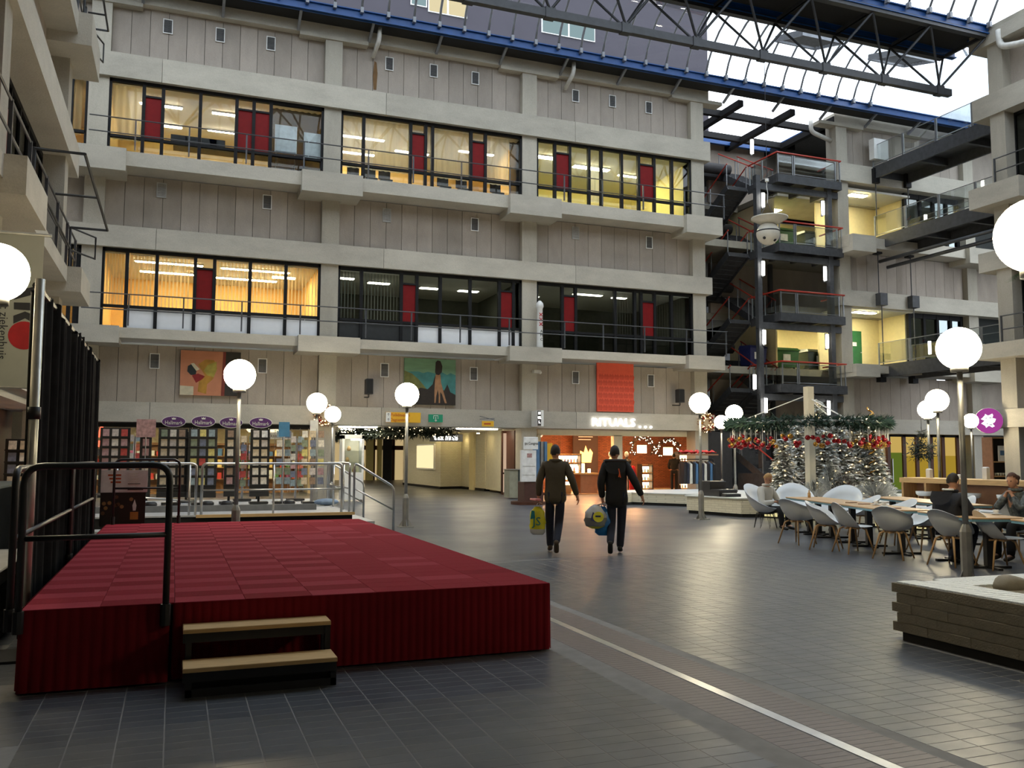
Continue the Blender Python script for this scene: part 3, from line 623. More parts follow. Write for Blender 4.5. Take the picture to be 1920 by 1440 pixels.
# tube lights on the tower
for i, (x, y) in enumerate(((1431,375),(1543,390),(1431,503),(1547,513),(1433,632),(1551,640),(1436,760),(1554,765),(1415,716),(1410,275))):
    p = PY(x, y, 33.86); left = i % 2 == 0
    l = empty('tube_light', p, label='glowing tube light on the stair tower, %s from the top on the %s post' % (ORD[i//2], 'left' if left else 'right') if i < 8 else ('short tube light on the lower stair flight left of the post', 'tube light at the very top of the stair tower')[i-8], cat='light')
    MB().cyl((0, 0, -.33), (0, 0, .33), .075, n=10).build('tube', 'tube_white', l, True); MB().box(-.06, .06, .05, .1, -.4, .4).build('bracket', 'stair_steel', l)
# dark shaft and lit floors behind the stairs
GAP = empty('wall_stair_bay', label='walls and floors of the dim bay behind the stair tower', cat='wall', kind='structure')
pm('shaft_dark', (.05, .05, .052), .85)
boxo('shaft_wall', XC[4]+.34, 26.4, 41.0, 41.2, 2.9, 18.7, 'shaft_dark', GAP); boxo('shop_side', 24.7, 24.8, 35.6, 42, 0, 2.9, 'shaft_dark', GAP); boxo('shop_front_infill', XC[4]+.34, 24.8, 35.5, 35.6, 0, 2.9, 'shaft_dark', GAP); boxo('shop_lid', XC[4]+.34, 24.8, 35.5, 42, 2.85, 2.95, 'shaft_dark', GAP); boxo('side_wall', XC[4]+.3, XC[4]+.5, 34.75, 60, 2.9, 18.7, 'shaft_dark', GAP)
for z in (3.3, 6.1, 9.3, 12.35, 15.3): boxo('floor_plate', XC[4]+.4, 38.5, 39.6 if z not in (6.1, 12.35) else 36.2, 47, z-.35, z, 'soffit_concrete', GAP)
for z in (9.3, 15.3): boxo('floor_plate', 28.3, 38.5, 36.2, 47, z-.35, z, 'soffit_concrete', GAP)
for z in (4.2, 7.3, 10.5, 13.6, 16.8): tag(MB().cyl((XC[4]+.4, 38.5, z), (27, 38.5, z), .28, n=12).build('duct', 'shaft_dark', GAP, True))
for z0, z1 in ((6.1, 9.0), (12.35, 15.0)):
    boxo('rear_wall', 28.4, 38.5, 40.5, 40.7, z0, z1, 'cream_wall', GAP); boxo('side_wall', 28.3, 28.4, 36.6, 40.5, z0, z1, 'cream_wall', GAP)
for z0, z1 in ((9.3, 12.0), (15.3, 18.6), (3.3, 5.8)): boxo('rear_wall', 26.4, 38.5, 39.5, 39.7, z0, z1, 'panel_concrete', GAP)
for z0, z1 in ((6.1, 9.0), (12.35, 15.0)):
    boxo('lobby_wall', 34.9, 35.0, 34.7, 36.6, z0, z1, 'cream_wall', GAP); boxo('lobby_wall', 34.9, 38.5, 36.5, 36.6, z0, z1, 'cream_wall', GAP)
    boxo('lobby_wall', XC[5]+.4, 34.9, 36.5, 36.6, z0, z1, 'cream_wall', GAP) if z0 > 9 else boxo('lobby_wall', XC[5]+.4, 34.9, 36.5, 36.6, z0, z1, 'cream_wall', GAP)
    boxo('lobby_ceiling', XC[5]+.35, 35, 34.2, 36.5, z1, z1+.1, 'ceiling_white', GAP); boxo('lobby_floor', XC[5]+.35, 35, 34.2, 36.5, z0-.05, z0+.02, 'dull_wall', GAP)
# windows right of the lobbies
for z0, z1, nm in ((6.1, 9.05, 'lower'), (12.37, 15.3, 'upper')):
    WN[0] += 1; o = empty('window_%d' % WN[0], label='%s dark-framed window band behind the bridges, right of the lobby' % nm, cat='window', kind='structure')
    boxo('head_frame', 34.85, 38.5, 34.4, 34.55, z1-.25, z1, 'black_frame', o)
    for x in (34.9, 35.9, 36.8, 37.7, 38.45): boxo('mullion', x-.08, x+.08, 34.38, 34.55, z0, z1, 'black_frame', o)
    for x in (35.0, 35.95, 36.85, 37.75): boxo('pane', x, x+.75, 34.46, 34.47, z0, z1-.2, 'dark_glass', o)
    boxo('room_wall', 35.05, 38.4, 36.0, 36.1, z0, z1, 'dull_wall', o)
d = empty('door_1', (36.0, 36.42, 6.12), label='green door with a small white notice in the lit lobby', cat='door', kind='structure')
pm('door_green', sr(24, 92, 44), .5); MB().box(-3.3+.02, -2.4, -.04, .04, 0, 2.15).build('leaf', 'door_green', d); MB().box(-3.05, -2.75, -.06, -.04, 1.35, 1.55).build('notice', 'white_paint', d); MB().box(-2.52, -2.45, -.1, -.04, 1.0, 1.05).build('handle', 'stainless', d)
# lobby and stair-room lamps
for i, (x, y, z, w, d_) in enumerate(((32.1, 34.75, 15.0, 1.0, .35), (32.4, 34.85, 9.0, 1.3, .3), (29.5, 38.6, 15.0, 1.4, .6), (29.3, 38.6, 9.0, 1.6, .6), (34.5, 38.0, 9, 1, .4))):
    l = empty('ceiling_lamp', (x, y, z), label='bright rectangular ceiling lamp in the %s' % ('upper lobby behind the bridge', 'lower lobby by the green door', 'upper room behind the stair tower', 'lower room above the green bins', 'lower room far end')[i], cat='lamp', group='lamps of the side lobbies')
    MB().box(-w/2-.03, w/2+.03, -d_/2-.03, d_/2+.03, -.04, 0).build('housing', 'white_paint', l); MB().box(-w/2, w/2, -d_/2, d_/2, -.07, -.04).build('diffuser', 'tube_yellow', l)
# wheeled bins
pm('bin_green', sr(36, 92, 40), .5); pm('bin_dark', sr(22, 40, 34), .5); pm('bin_blue', sr(38, 44, 96), .5); pm('paper', (.8, .8, .78), .7)
def wbin(x, y, z, w, body, label):
    o = empty('wheeled_bin', (x, y, z), label=label, cat='bin', group='bins behind the stair tower')
    h = 1.0; m = MB(); m.add([(-w*.9, -.4, .15), (w*.9, -.4, .15), (w*.9, .4, .15), (-w*.9, .4, .15), (-w, -.48, h), (w, -.48, h), (w, .48, h), (-w, .48, h)], [(0,3,2,1),(4,5,6,7),(0,1,5,4),(1,2,6,5),(2,3,7,6),(3,0,4,7)]); m.build('body', body, o)
    m = MB(); m.add([(-w*1.05, -.55, h), (w*1.05, -.55, h), (w*1.05, .52, h), (-w*1.05, .52, h), (-w*.95, -.4, h+.14), (w*.95, -.4, h+.14), (w*.95, .45, h+.2), (-w*.95, .45, h+.2)], [(0,3,2,1),(4,5,6,7),(0,1,5,4),(1,2,6,5),(2,3,7,6),(3,0,4,7)]); m.build('lid', body, o)
    for sx in (-1, 1): MB().tube([(sx*w*.7, -.3, .08), (sx*w*.7+.05, -.3, .08)], .08, 8).build('wheel', 'black_plastic', o)
    MB().box(-.25, .2, -.475, -.46, .45, .8).build('sticker', 'paper', o)
for lev, z in (('lower', 6.1), ('upper', 12.35)):
    wbin(29.1, 37.2, z, .75, 'bin_green', 'bright green wheeled bin on the %s floor behind the stairs' % lev)
    wbin(31.2, 37.2, z, .8, 'bin_dark', 'dark green wheeled bin with a white notice, %s floor behind the stairs' % lev)
wbin(27.2, 37.0, 6.1, .5, 'bin_blue', 'dark blue bin half hidden by the stair tower post')
# roof of the open bay: black beams, skylight
m = MB(); GB = GAP
for y in (35.6, 38.2): boxo('roof_girder', XC[4]+.5, 31, y-.12, y+.12, 18.3, 18.6, 'black_frame', GAP)
for x in (24.6, 27.6, 30.2): boxo('roof_girder', x-.14, x+.14, 34, 41, 18.25, 18.55, 'black_frame', GAP)
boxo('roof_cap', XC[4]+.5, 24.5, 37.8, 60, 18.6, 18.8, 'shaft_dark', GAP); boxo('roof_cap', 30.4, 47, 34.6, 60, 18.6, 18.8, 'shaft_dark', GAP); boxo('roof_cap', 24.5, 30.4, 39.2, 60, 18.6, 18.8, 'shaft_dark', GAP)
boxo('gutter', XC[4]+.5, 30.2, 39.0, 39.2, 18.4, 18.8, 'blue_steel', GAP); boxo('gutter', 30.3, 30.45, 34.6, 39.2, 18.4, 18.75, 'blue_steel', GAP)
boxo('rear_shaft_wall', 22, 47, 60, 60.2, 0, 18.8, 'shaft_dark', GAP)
# ================================================================ FOOTBRIDGES to the right wing
for i, (z, nm) in enumerate(((16.2, 'top'), (12.6, 'middle'), (6.2, 'lowest'))):
    xa, xb, ya, yb = 32.4, 34.5, 26.0, 33.95
    o = empty('footbridge', (xa, ya, z), label='dark steel footbridge with glass-panelled railing, %s of the three' % nm, cat='bridge', group='footbridges to the right wing'); L = yb-ya; w = xb-xa
    MB().box(0, w, 0, L, -.14, -.04).build('deck', 'stair_steel', o)
    for x in (0, w): MB().box(x-.06, x+.06, 0, L, -.62, 0).build('girder', 'stair_steel', o)
    for k in range(4): MB().box(0, w, L*k/3-.08, L*k/3+.08, -.5, -.14).build('cross_beam', 'stair_steel', o)
    for x in (0, w):
        r = MB()
        for k in range(4):
            a, b = L*k/4+.06, L*(k+1)/4-.06
            MB().tube([(x, a, .1), (x, b, .1), (x, b, 1.08), (x, a, 1.08)], .022, 5, closed=True).build('rail_frame', 'grey_steel', o)
            MB().box(x-.006, x+.006, a, b, .12, 1.05).build('glass_pane', 'rail_glass', o)
            for y in (a-.04, b+.04): MB().box(x-.025, x+.025, y-.025, y+.025, -.1, 1.1).build('post', 'grey_steel', o)
    if i < 2:
        for x in (0, w): MB().cyl((x+.05, L-.1, -.6), (x+.05, L-.1, -3.5 if i == 0 else -3.4), .03, n=6).build('hanger', 'stair_steel', o)
    MB().box(-.15, .2, L-.25, L+.05, -.85, -.1).build('bearing', 'black_frame', o); MB().box(w-.2, w+.15, L-.25, L+.05, -.85, -.1).build('bearing', 'black_frame', o)
for i, z in enumerate((11.4, 11.15)):
    tag(MB().cyl((32.6+i*.5, 26, z), (32.6+i*.5, 33.9, z), .09, n=8).build('service_pipe', 'rail_steel', smooth=True), 'grey service pipe under the middle footbridge, '+('upper' if i == 0 else 'lower')+' of two', 'pipe')
for x in (32.45, 34.5):
    tag(MB().box(x-.2, x+.25, 33.55, 33.9, 9.15, 9.75).build('hanger_anchor', 'stair_steel'), 'dark steel hanger anchor on the beam, '+('left' if x < 33 else 'right')+' of two', 'bracket'); tag(MB().cyl((x, 33.7, 9.2), (x, 33.7, 6.1), .03, n=6).build('hanger_rod', 'stair_steel'), 'thin dark hanger rod in front of the lower lobby, '+('left' if x < 33 else 'right')+' of two', 'rod')
# small boxes near the column head
tag(MB().box(32.2, 33.1, 33.6, 33.95, 16.55, 17.6).build('cabinet_box', 'white_paint'), 'white equipment box high on the wall beside the footbridge', 'box')
tag(MB().tube(rounded([(29.0, 34.4, 18.3), (29.0, 34.4, 17.75), (30.2, 34.4, 17.45)], .3), .11, 10).build('drain_pipe', 'pipe_white', smooth=True), 'white bent drain pipe beside the stair tower column', 'pipe')
tag(MB().tube(rounded([(30.1, 24.6, 18.6), (30.1, 24.6, 17.9), (30.1, 23.6, 17.6), (30.1, 22.5, 17.5)], .4), .13, 10).build('drain_pipe', 'pipe_white', smooth=True), 'white bent drain pipe at the upper right corner under the blue gutter', 'pipe')
# right side street beyond the wing
tag(boxo('wall_right_street', 47, 47.2, 20, 40, 0, 19, 'dull_wall'), 'dull far wall of the right side street', 'wall', kind='structure')
boxo('street_roof', 31, 47, 26.2, 34, 18.8, 18.95, 'roof_glass', ROOF)
# ================================================================ GROUND FLOOR behind the facade
G = empty('wall_ground_floor', label='ground-floor walls and ceilings behind the facade columns', cat='wall', kind='structure')
pm('white_brick', sr(226, 220, 200), .7, var=.05); pm('shop_wall', sr(196, 178, 140), .8); pm('shop_ceiling', sr(210, 200, 176), .8)
def brickmat(name, c1, c2, mort, w=.21, h=.065, ms=.008, bump=.6):
    m, n, l, b = nodemat(name); b.inputs['Roughness'].default_value = .7
    tc = n.new('ShaderNodeNewGeometry'); sx = n.new('ShaderNodeSeparateXYZ'); l.new(tc.outputs['Position'], sx.inputs[0])
    ad = n.new('ShaderNodeMath'); ad.operation = 'ADD'; l.new(sx.outputs[0], ad.inputs[0]); l.new(sx.outputs[1], ad.inputs[1]); cb = n.new('ShaderNodeCombineXYZ'); l.new(ad.outputs[0], cb.inputs[0]); l.new(sx.outputs[2], cb.inputs[1])
    br = n.new('ShaderNodeTexBrick'); br.inputs['Scale'].default_value = 1; br.inputs['Brick Width'].default_value = w; br.inputs['Row Height'].default_value = h; br.inputs['Mortar Size'].default_value = ms
    br.inputs['Color1'].default_value = c4(c1); br.inputs['Color2'].default_value = c4(c2); br.inputs['Mortar'].default_value = c4(mort); l.new(cb.outputs[0], br.inputs['Vector']); l.new(br.outputs[0], b.inputs['Base Color'])
    bp = n.new('ShaderNodeBump'); bp.inputs['Strength'].default_value = bump; bp.inputs['Distance'].default_value = .01; l.new(br.outputs['Fac'], bp.inputs['Height']); bp.invert = True; l.new(bp.outputs[0], b.inputs['Normal']); return m
brickmat('painted_brick', sr(228, 222, 200), sr(220, 213, 190), sr(206, 199, 178), bump=.35); brickmat('red_brick', sr(150, 86, 50), sr(120, 66, 38), sr(80, 46, 28))
boxo('ceiling', -11, XC[4]+.5, 34.7, 62, 2.84, 3.0, 'ceiling_white', G)
boxo('ceiling', XC[5]-.3, 60, 34.7, 62, 2.84, 3.0, 'ceiling_white', G); boxo('ceiling', XC[4]+.5, XC[5]-.3, 39.6, 62, 2.84, 3.0, 'ceiling_white', G)
boxo('rear_wall', -11, 60, 62, 62.2, 0, 3, 'dull_wall', G)
# --- corridor kiosk of white painted brick
MB().prism([(12.62, 43.07), (13.85, 43.5), (13.85, 50.5), (12.52, 50.5)], 0.12, 2.84).build('kiosk_wall', 'painted_brick', G)
MB().prism([(12.6, 43.05), (13.87, 43.48), (13.87, 50.5), (12.5, 50.5)], 0, .12).build('kiosk_plinth', 'black_frame', G)
boxo('brick_wall', 13.85, 14.1, 39.8, 43.6, .12, 2.84, 'painted_brick', G); boxo('plinth', 13.83, 14.1, 39.8, 43.6, 0, .12, 'black_frame', G)
boxo('pier', 13.75, 14.1, 41.2, 41.9, 0, 2.84, 'cream_wall', G)
MB().prism([(13.6, 36.7), (14.1, 36.7), (14.1, 39.8), (13.9, 39.8)], 0.1, 2.84).build('corridor_wall', 'white_brick', G)
o = empty('window_%d' % (WN[0]+1), label='white-framed counter window in the corridor kiosk wall', cat='window', kind='structure'); WN[0] += 1
MB().box(12.5, 12.6, 43.9, 47.3, .95, 2.3).build('frame', 'white_paint', o)
for y in (44.0, 44.85, 45.7, 46.5): MB().box(12.46, 12.5, y, y+.72, 1.03, 2.22).build('pane', em('kiosk_glow', (1, .82, .45), 1.1) if 'kiosk_glow' not in MATS else 'kiosk_glow', o)
boxo('door_frame', 13.5, 13.6, 35.0, 36.65, 0, 2.75, 'brown_frame', G)
# brown door beside the column
d = empty('door_2', (13.3, 35.2, 0), label='brown framed glass door with frosted panes beside the second column', cat='door', kind='structure')
em('frosted_glow', (1, .70, .48), .55)
for x0, x1 in ((.06, .44), (.5, .8)):
    MB().box(x0-.06, x0, -.03, .03, 0, 2.75).build('stile', 'brown_frame', d); MB().box(x0, x1, -.01, .01, .95, 2.65).build('pane', 'frosted_glow', d); MB().box(x0, x1, -.01, .01, .1, .88).build('panel', 'frosted_glow', d); MB().box(x0, x1, -.03, .03, .88, .95).build('rail', 'brown_frame', d)
MB().box(.8, .86, -.03, .03, 0, 2.75).build('stile', 'brown_frame', d); MB().box(0, .86, -.03, .03, 2.65, 2.75).build('head', 'brown_frame', d)
d.location = (12.95, 36.2, 0); d.rotation_euler = (0, 0, R(-8)); d.location = (13.3, 36.0, 0)
# strip lights in the corridor ceiling
em('strip_light', (1, .88, .62), 48)
for i, (x0, x1, y) in enumerate(((6.2, 7.75, 35.8), (6.9, 7.5, 39.2), (7.9, 8.6, 39.1), (7.5, 8.6, 43), (11.2, 13.0, 35.8), (9, 10.5, 47), (9, 10.5, 52))):
    tag(MB().box(x0, x1, y-.09, y+.09, 2.79, 2.84).build('strip_lamp', 'strip_light'), 'slim strip lamp in the corridor ceiling, %s from the entrance' % ORD[i], 'lamp', 'corridor strip lamps')
em('spot_warm', (1, .78, .36), 120)
for i, (x, y) in enumerate(((13.4, 42.6), (12.3, 43.4), (13.2, 38.9))):
    l = empty('spot_lamp', (x, y, 2.84), label=('warm spot lamp washing the brick corner', 'warm spot lamp above the kiosk window', 'warm spot lamp near the exit sign')[i], cat='lamp'); MB().cyl((0, 0, -.12), (0, 0, 0), .08).build('housing', 'white_paint', l, True); MB().cyl((0, 0, -.14), (0, 0, -.12), .07).build('bulb', 'spot_warm', l)
# far end of the corridor: yellow lit shop front, posts
for i, (x0, x1, mt) in enumerate(((10.4, 10.9, 'room_yellow'), (11.2, 11.5, 'room_yellow'), (11.6, 12.2, 'room_dark'))): boxo('far_pier', x0+2.0, x1+2.0, 60.5, 60.8, 0, 2.84, mt, G)
boxo('far_shop', 8, 20, 61.5, 61.7, 0, 2.84, em('far_glow', (1, .74, .36), .5), G)
for x in (11.6, 12.9, 14.3, 15.6): boxo('far_mullion', x, x+.2, 60.9, 61.2, 0, 2.84, 'brown_frame', G)
boxo('far_rail', 11, 18, 60.9, 61.2, 2.1, 2.4, 'brown_frame', G)
boxo('corridor_side', 5.6, 5.8, 34.75, 62, 0, 2.84, 'shop_wall', G)
o = tag(MB().box(14.5, 15.3, 58.0, 58.3, 0, 1.9).box(14.65, 15.15, 57.95, 58, 1.0, 1.3).build('ticket_column', 'ivory_wall'), 'pale ticket machine standing far down the corridor', 'machine')
# corridor person: see people
# light box sign above the kiosk
o = empty('lit_sign', (11.2, 37.4, 2.45), label='small dark box sign with glowing white lettering hung in the corridor', cat='sign')
MB().box(-.75, .75, -.06, .06, -.16, .16).build('box', 'black_plastic', o); [MB().box(x-.055, x+.055, -.075, -.06, -.09, .09).build('glowing_mark', 'sign_white', o) for x in (-.5, -.35, -.2, 0, .15, .3, .45)]
for x in (-.5, .5): MB().cyl((x, 0, .16), (x, 0, .39), .015, n=6).build('rod', 'black_plastic', o)
# exit signs
def plate(name, c, w, h, mat, label, cat='sign', t=.04):
    o = empty(name, c, label=label, cat=cat); MB().box(-w/2, w/2, 0, t, -h/2, h/2).build('board', mat, o); return o
pm('sign_yellow', sr(228, 176, 40), .5, var=.03); pm('sign_green', sr(18, 140, 104), .5, var=.03); pm('sign_text_red', sr(176, 72, 26), .6); pm('ink', (.02, .02, .025), .6)
s = plate('direction_sign', (8.35, 33.74, 3.15), 1.4, .4, 'sign_yellow', 'yellow hospital direction sign on the beam, left of the green exit sign')
MB().box(-.7, -.5, -.012, 0, -.19, .19).build('arrow_plate', 'white_paint', s); text('lettering', 'Poliklinieken', .17, 'sign_text_red', (-.12, -.006, .09), (R(90), 0, 0), s, sx=.9); text('lettering', 'Dagcentrum', .17, 'sign_text_red', (-.14, -.006, -.1), (R(90), 0, 0), s, sx=.9)
for z in (.1, -.1): MB().tube([(-.6, -.02, z-.05), (-.6, -.02, z+.05)], .008, 4).tube([(-.64, -.02, z+.01), (-.6, -.02, z+.05), (-.56, -.02, z+.01)], .008, 4).build('arrow', 'ink', s)
s = plate('exit_sign', (9.66, 33.72, 3.14), .58, .31, 'sign_green', 'green emergency exit sign with a white arrow pointing down')
MB().tube([(-.09, -.01, -.02), (-.09, -.01, .1), (.09, -.01, .1), (.09, -.01, -.02)], .014, 4).build('pictogram', 'white_paint', s); MB().tube([(0, -.01, .06), (0, -.01, -.12)], .014, 4).tube([(-.05, -.01, -.07), (0, -.01, -.12), (.05, -.01, -.07)], .014, 4).build('arrow', 'white_paint', s)
s = plate('hanging_sign', (11.78, 33.5, 2.95), .5, .22, 'sign_yellow', 'small yellow sign hung on a bracket below the beam')
MB().tube([(-.35, 0, .3), (.28, 0, .16), (.28, 0, .11)], .012, 5).tube([(-.35, 0, .18), (.28, 0, .22)], .012, 5).build('bracket', 'rail_steel', s); MB().box(-.17, .12, -.006, 0, -.03, .03).build('text_line', 'sign_text_red', s)
# --- garland with fairy lights across the corridor mouth
pm('garland_green', sr(26, 52, 34), .8, var=.3, scale=30); pm('garland_dark', sr(16, 30, 22), .8, var=.3, scale=30)
def needles(m, c, r, n, ln=.09, w=.012, rnd=random):
    for _ in range(n):
        d = Vector((rnd.gauss(0, 1), rnd.gauss(0, 1), rnd.gauss(0, 1))).normalized(); p = Vector(c)+d*r*rnd.uniform(.2, 1); q = p+(d+Vector((rnd.uniform(-.5, .5), rnd.uniform(-.5, .5), rnd.uniform(-.6, .3)))).normalized()*ln
        a = d.orthogonal().normalized()*w; m.add([p-a, p+a, q], [(0, 1, 2)])
def garland(name, pts, r, label, cat='garland', dens=60, bulbs=40, mat='garland_dark', bulbmat='dot_light', br=.022, parent=None):
    o = parent or empty(name, pts[0], label=label, cat=cat); base = Vector(pts[0]) if parent is None else Vector((0, 0, 0)); m = MB(); pts = [Vector(p)-base for p in pts]
    L = 0
    for a, b in zip(pts, pts[1:]):
        n = max(1, int((b-a).length*dens/4))
        for i in range(n): needles(m, a.lerp(b, (i+.5)/n), r, 14, ln=r*.8, w=r*.16)
    tag(m.build('foliage', mat, o), kind='stuff')
    m = MB()
    for _ in range(bulbs):
        i = random.randrange(len(pts)-1); p = pts[i].lerp(pts[i+1], random.random())+Vector((random.uniform(-1, 1), random.uniform(-1, 1), random.uniform(-1, 1))).normalized()*r*1.05; m.ball(p, br, 5, 4)
    tag(m.build('fairy_lights', bulbmat, o), kind='stuff'); return o
garland('fir_garland', [(6.2, 40.5, 2.5), (7.0, 38.2, 2.55), (7.8, 36.4, 2.6), (8.7, 35.4, 2.62), (9.8, 34.9, 2.62), (10.75, 34.9, 2.6)], .26, 'dark fir garland with fairy lights across the corridor mouth', dens=70, bulbs=70, br=.016)
# --- display cabinet, white, lit
o = empty('display_cabinet', (6.0, 31.9, 0), label='narrow white glass display cabinet with lit shelves beside the corridor', cat='cabinet')
m = MB().box(-.38, .38, -.3, .3, 0.08, 1.05); m.build('base', 'white_paint', o)
for x in (-.35, .35): MB().box(x-.04, x+.04, -.3, .3, 1.05, 2.38).build('side', 'white_paint', o)
MB().box(-.39, .39, -.3, .3, 2.25, 2.4).build('top', 'white_paint', o); MB().box(-.31, .31, .25, .29, 1.05, 2.25).build('back', 'ivory_wall', o); MB().box(-.31, .31, -.29, -.28, 1.05, 2.25).build('glass_door', 'glass', o)
for z in (1.4, 1.8): MB().box(-.31, .31, -.25, .25, z, z+.015).build('shelf', 'rail_glass', o)
MB().box(-.05, .25, -.2, -.1, 2.2, 2.25).build('lamp', 'tube_white', o)
for i, (x, z) in enumerate(((-.15, 1.42), (.1, 1.05), (-.1, 1.82))): MB().lathe([(.05, 0), (.08, .06), (.05, .14), (.02, .18)], (x, 0, z), 8).build('ornament', 'wood_light', o, True)
for x in (-.32, .32): MB().ball((x, -.2, .05), .05, 8, 6).build('wheel', 'black_plastic', o)
# --- left shop interior (behind the card racks)
boxo('shop_rear', -11, 5.6, 42, 42.2, 0, 2.84, 'shop_wall', G)
em('shop_lamp', (1, .82, .5), 60)
for i in range(6): tag(MB().box(-4.0+i*1.7, -3.0+i*1.7, 36.5+(i % 2)*2, 36.8+(i % 2)*2, 2.78, 2.84).build('shop_lamp', 'shop_lamp'), 'recessed ceiling lamp in the card shop, %s from the left' % ORD[i], 'lamp', 'card shop lamps')
pm('shop_shelf', sr(150, 110, 70), .6); cols = [sr(200, 60, 50), sr(230, 200, 120), sr(80, 120, 160), sr(220, 220, 210), sr(90, 140, 80), sr(160, 80, 120), sr(40, 44, 60)]
for i, c in enumerate(cols): pm('goods_%d' % i, c, .6)
for i in range(5):
    x = -4+i*1.9; o = empty('shop_shelf', (x, 40.8, 0), label='stocked wooden shelf unit inside the card shop, %s from the left' % ORD[i], cat='shelf', group='shelves inside the card shop')
    MB().box(0, 1.7, 0, .45, 0, .1).box(0, .05, 0, .45, .1, 2.2).box(1.65, 1.7, 0, .45, .1, 2.2).box(0, 1.7, .4, .45, .1, 2.2).build('carcass', 'shop_shelf', o)
    for z in (.6, 1.1, 1.6, 2.1): MB().box(.05, 1.65, 0, .4, z, z+.03).build('shelf_board', 'shop_shelf', o)
    for z in (.63, 1.13, 1.63):
        m = MB()
        for k in range(6): m.cur = random.randrange(7); m.box(.1+k*.26, .1+k*.26+.18, .05, .3, z, z+random.uniform(.18, .38))
        tag(m.build('goods', ['goods_%d' % q for q in range(7)], o), kind='stuff')
# shop front: glass, frame, sign boards
WN[0] += 1; o = empty('window_%d' % WN[0], label='black-framed glass front of the card shop below the beam', cat='window', kind='structure')
boxo('head_frame', -2.6, 5.1, 34.75, 34.9, 2.66, 2.82, 'black_frame', o)
for x in (-2.6, -.9, 1.0, 3.0, 5.05): boxo('mullion', x-.05, x+.05, 34.75, 34.9, 0, 2.8, 'black_frame', o); 
for x in (-2.55, -.85, 1.05, 3.05): boxo('pane', x, x+1.8 if x > -2 else x+1.6, 34.82, 34.83, .1, 2.66, 'glass', o)
for i, (x, w, t) in enumerate(((.75, 1.2, 'boeken'), (3.55, 1.4, 'kaarten'))):
    s = plate('shop_sign', (x, 34.62, 2.4), w, .26, 'white_paint', 'white hanging shop sign reading %s' % t); text('lettering', t, .2, 'ink', (.1, -.006, 0), (R(90), 0, 0), s, sx=.8)
em('neon_red', (1, .12, .06), 3)
tag(MB().lathe([(.12, 0), (.1, .2), (.02, .5), (.001, .55)], PY(190, 820, 35.6), 8).build('red_lamp', 'neon_red', smooth=True), 'small glowing red cone lamp in the card shop window', 'lamp'); tag(MB().ball(PY(186, 832, 35.4), .12, 8, 6).build('red_lantern', 'neon_red', smooth=True), 'small glowing red lantern at the left end of the card shop', 'lantern')
# ================================================================ PERFUME SHOP right of the corridor
boxo('side_wall', 14.1, 14.3, 35.0, 42, 0, 2.84, 'shop_wall', G); boxo('side_wall', 24.6, 24.7, 35.6, 42, 0, 2.84, 'red_brick', G); boxo('return_wall', XC[4]+.36, 24.6, 35.62, 35.72, 0, 2.84, 'red_brick', G); boxo('shop_rear', 14.2, 24.7, 41, 41.2, 0, 2.84, 'red_brick', G); boxo('shop_floor', 22.1, 24.6, 35.7, 41, 0, .02, 'shop_wall', G)
boxo('shop_fascia', 14.45, 22.45, 34.72, 34.95, 2.56, 2.84, 'ivory_wall', G); boxo('shop_pier', 18.1, 18.52, 34.72, 35.0, 0, 2.6, 'ivory_wall', G); boxo('shop_pier', 14.45, 14.6, 34.72, 35.0, 0, 2.6, 'ivory_wall', G)
boxo('shop_floor', 14.3, 22.1, 34.95, 42, 0, .02, pm('shop_floor', sr(170, 130, 90), .4), G)
s = empty('shop_lettering', (18.05, 33.85, 3.1), label='glowing white letters spelling the shop name RITUALS on the concrete beam', cat='sign')
text('letters', 'RITUALS', .5, 'sign_white', (-.42, -.03, 0), (R(90), 0, 0), s, .03, sx=1.12)
for x in (.86, 1.13, 1.4): MB().cyl((x, -.06, -.16), (x, 0, -.16), .05, n=10).build('dot', 'sign_white', s)
s = empty('blade_sign', (13.95, 33.5, 3.2), label='dark illuminated blade sign with stacked letters at the second column', cat='sign')
MB().box(-.14, .12, -.35, .35, -.33, .33).build('box', 'white_paint', s); MB().box(-.15, .0, -.36, -.35, -.31, .31).build('face', 'black_plastic', s); 
for i, t in enumerate(('RIT', 'UAL', 'S...')): text('letters', t, .15, 'sign_white', (-.07, -.365, .2-i*.18), (R(90), 0, 0), s, sx=.5)
em('shop_glow', (1, .46, .17), 300); em('lightbox', (1, .62, .32), 10); em('fire', (1, .36, .08), 6)
for i in range(6): tag(MB().box(15.0+i*1.2, 15.25+i*1.2, 36.2+(i % 2)*2, 36.45+(i % 2)*2, 2.78, 2.84).build('shop_spot', 'shop_glow'), 'warm ceiling spot inside the perfume shop, %s from the left' % ORD[i], 'lamp', 'perfume shop spots')
o = empty('wall_poster', PY(1098, 845, 40.5), label='dark poster with a fire motif inside the perfume shop', cat='poster'); MB().box(-.7, .7, 0, .05, -1.2, .95).build('board', pm('poster_dark', sr(52, 34, 26), .6), o)
MB().plate([(-.35, -.6), (.3, -.6), (.4, -.1), (.25, .1), (.15, -.1), (0, .25), (-.1, -.1), (-.3, 0)], (0, -.01, 0), (1, 0, 0), (0, 0, 1), -.01).build('flame', 'fire', o)
[MB().box(-.4, .4-.1*k, -.012, -.0, .68-.14*k, .72-.14*k).build('text_line', 'paper', o) for k in range(2)]
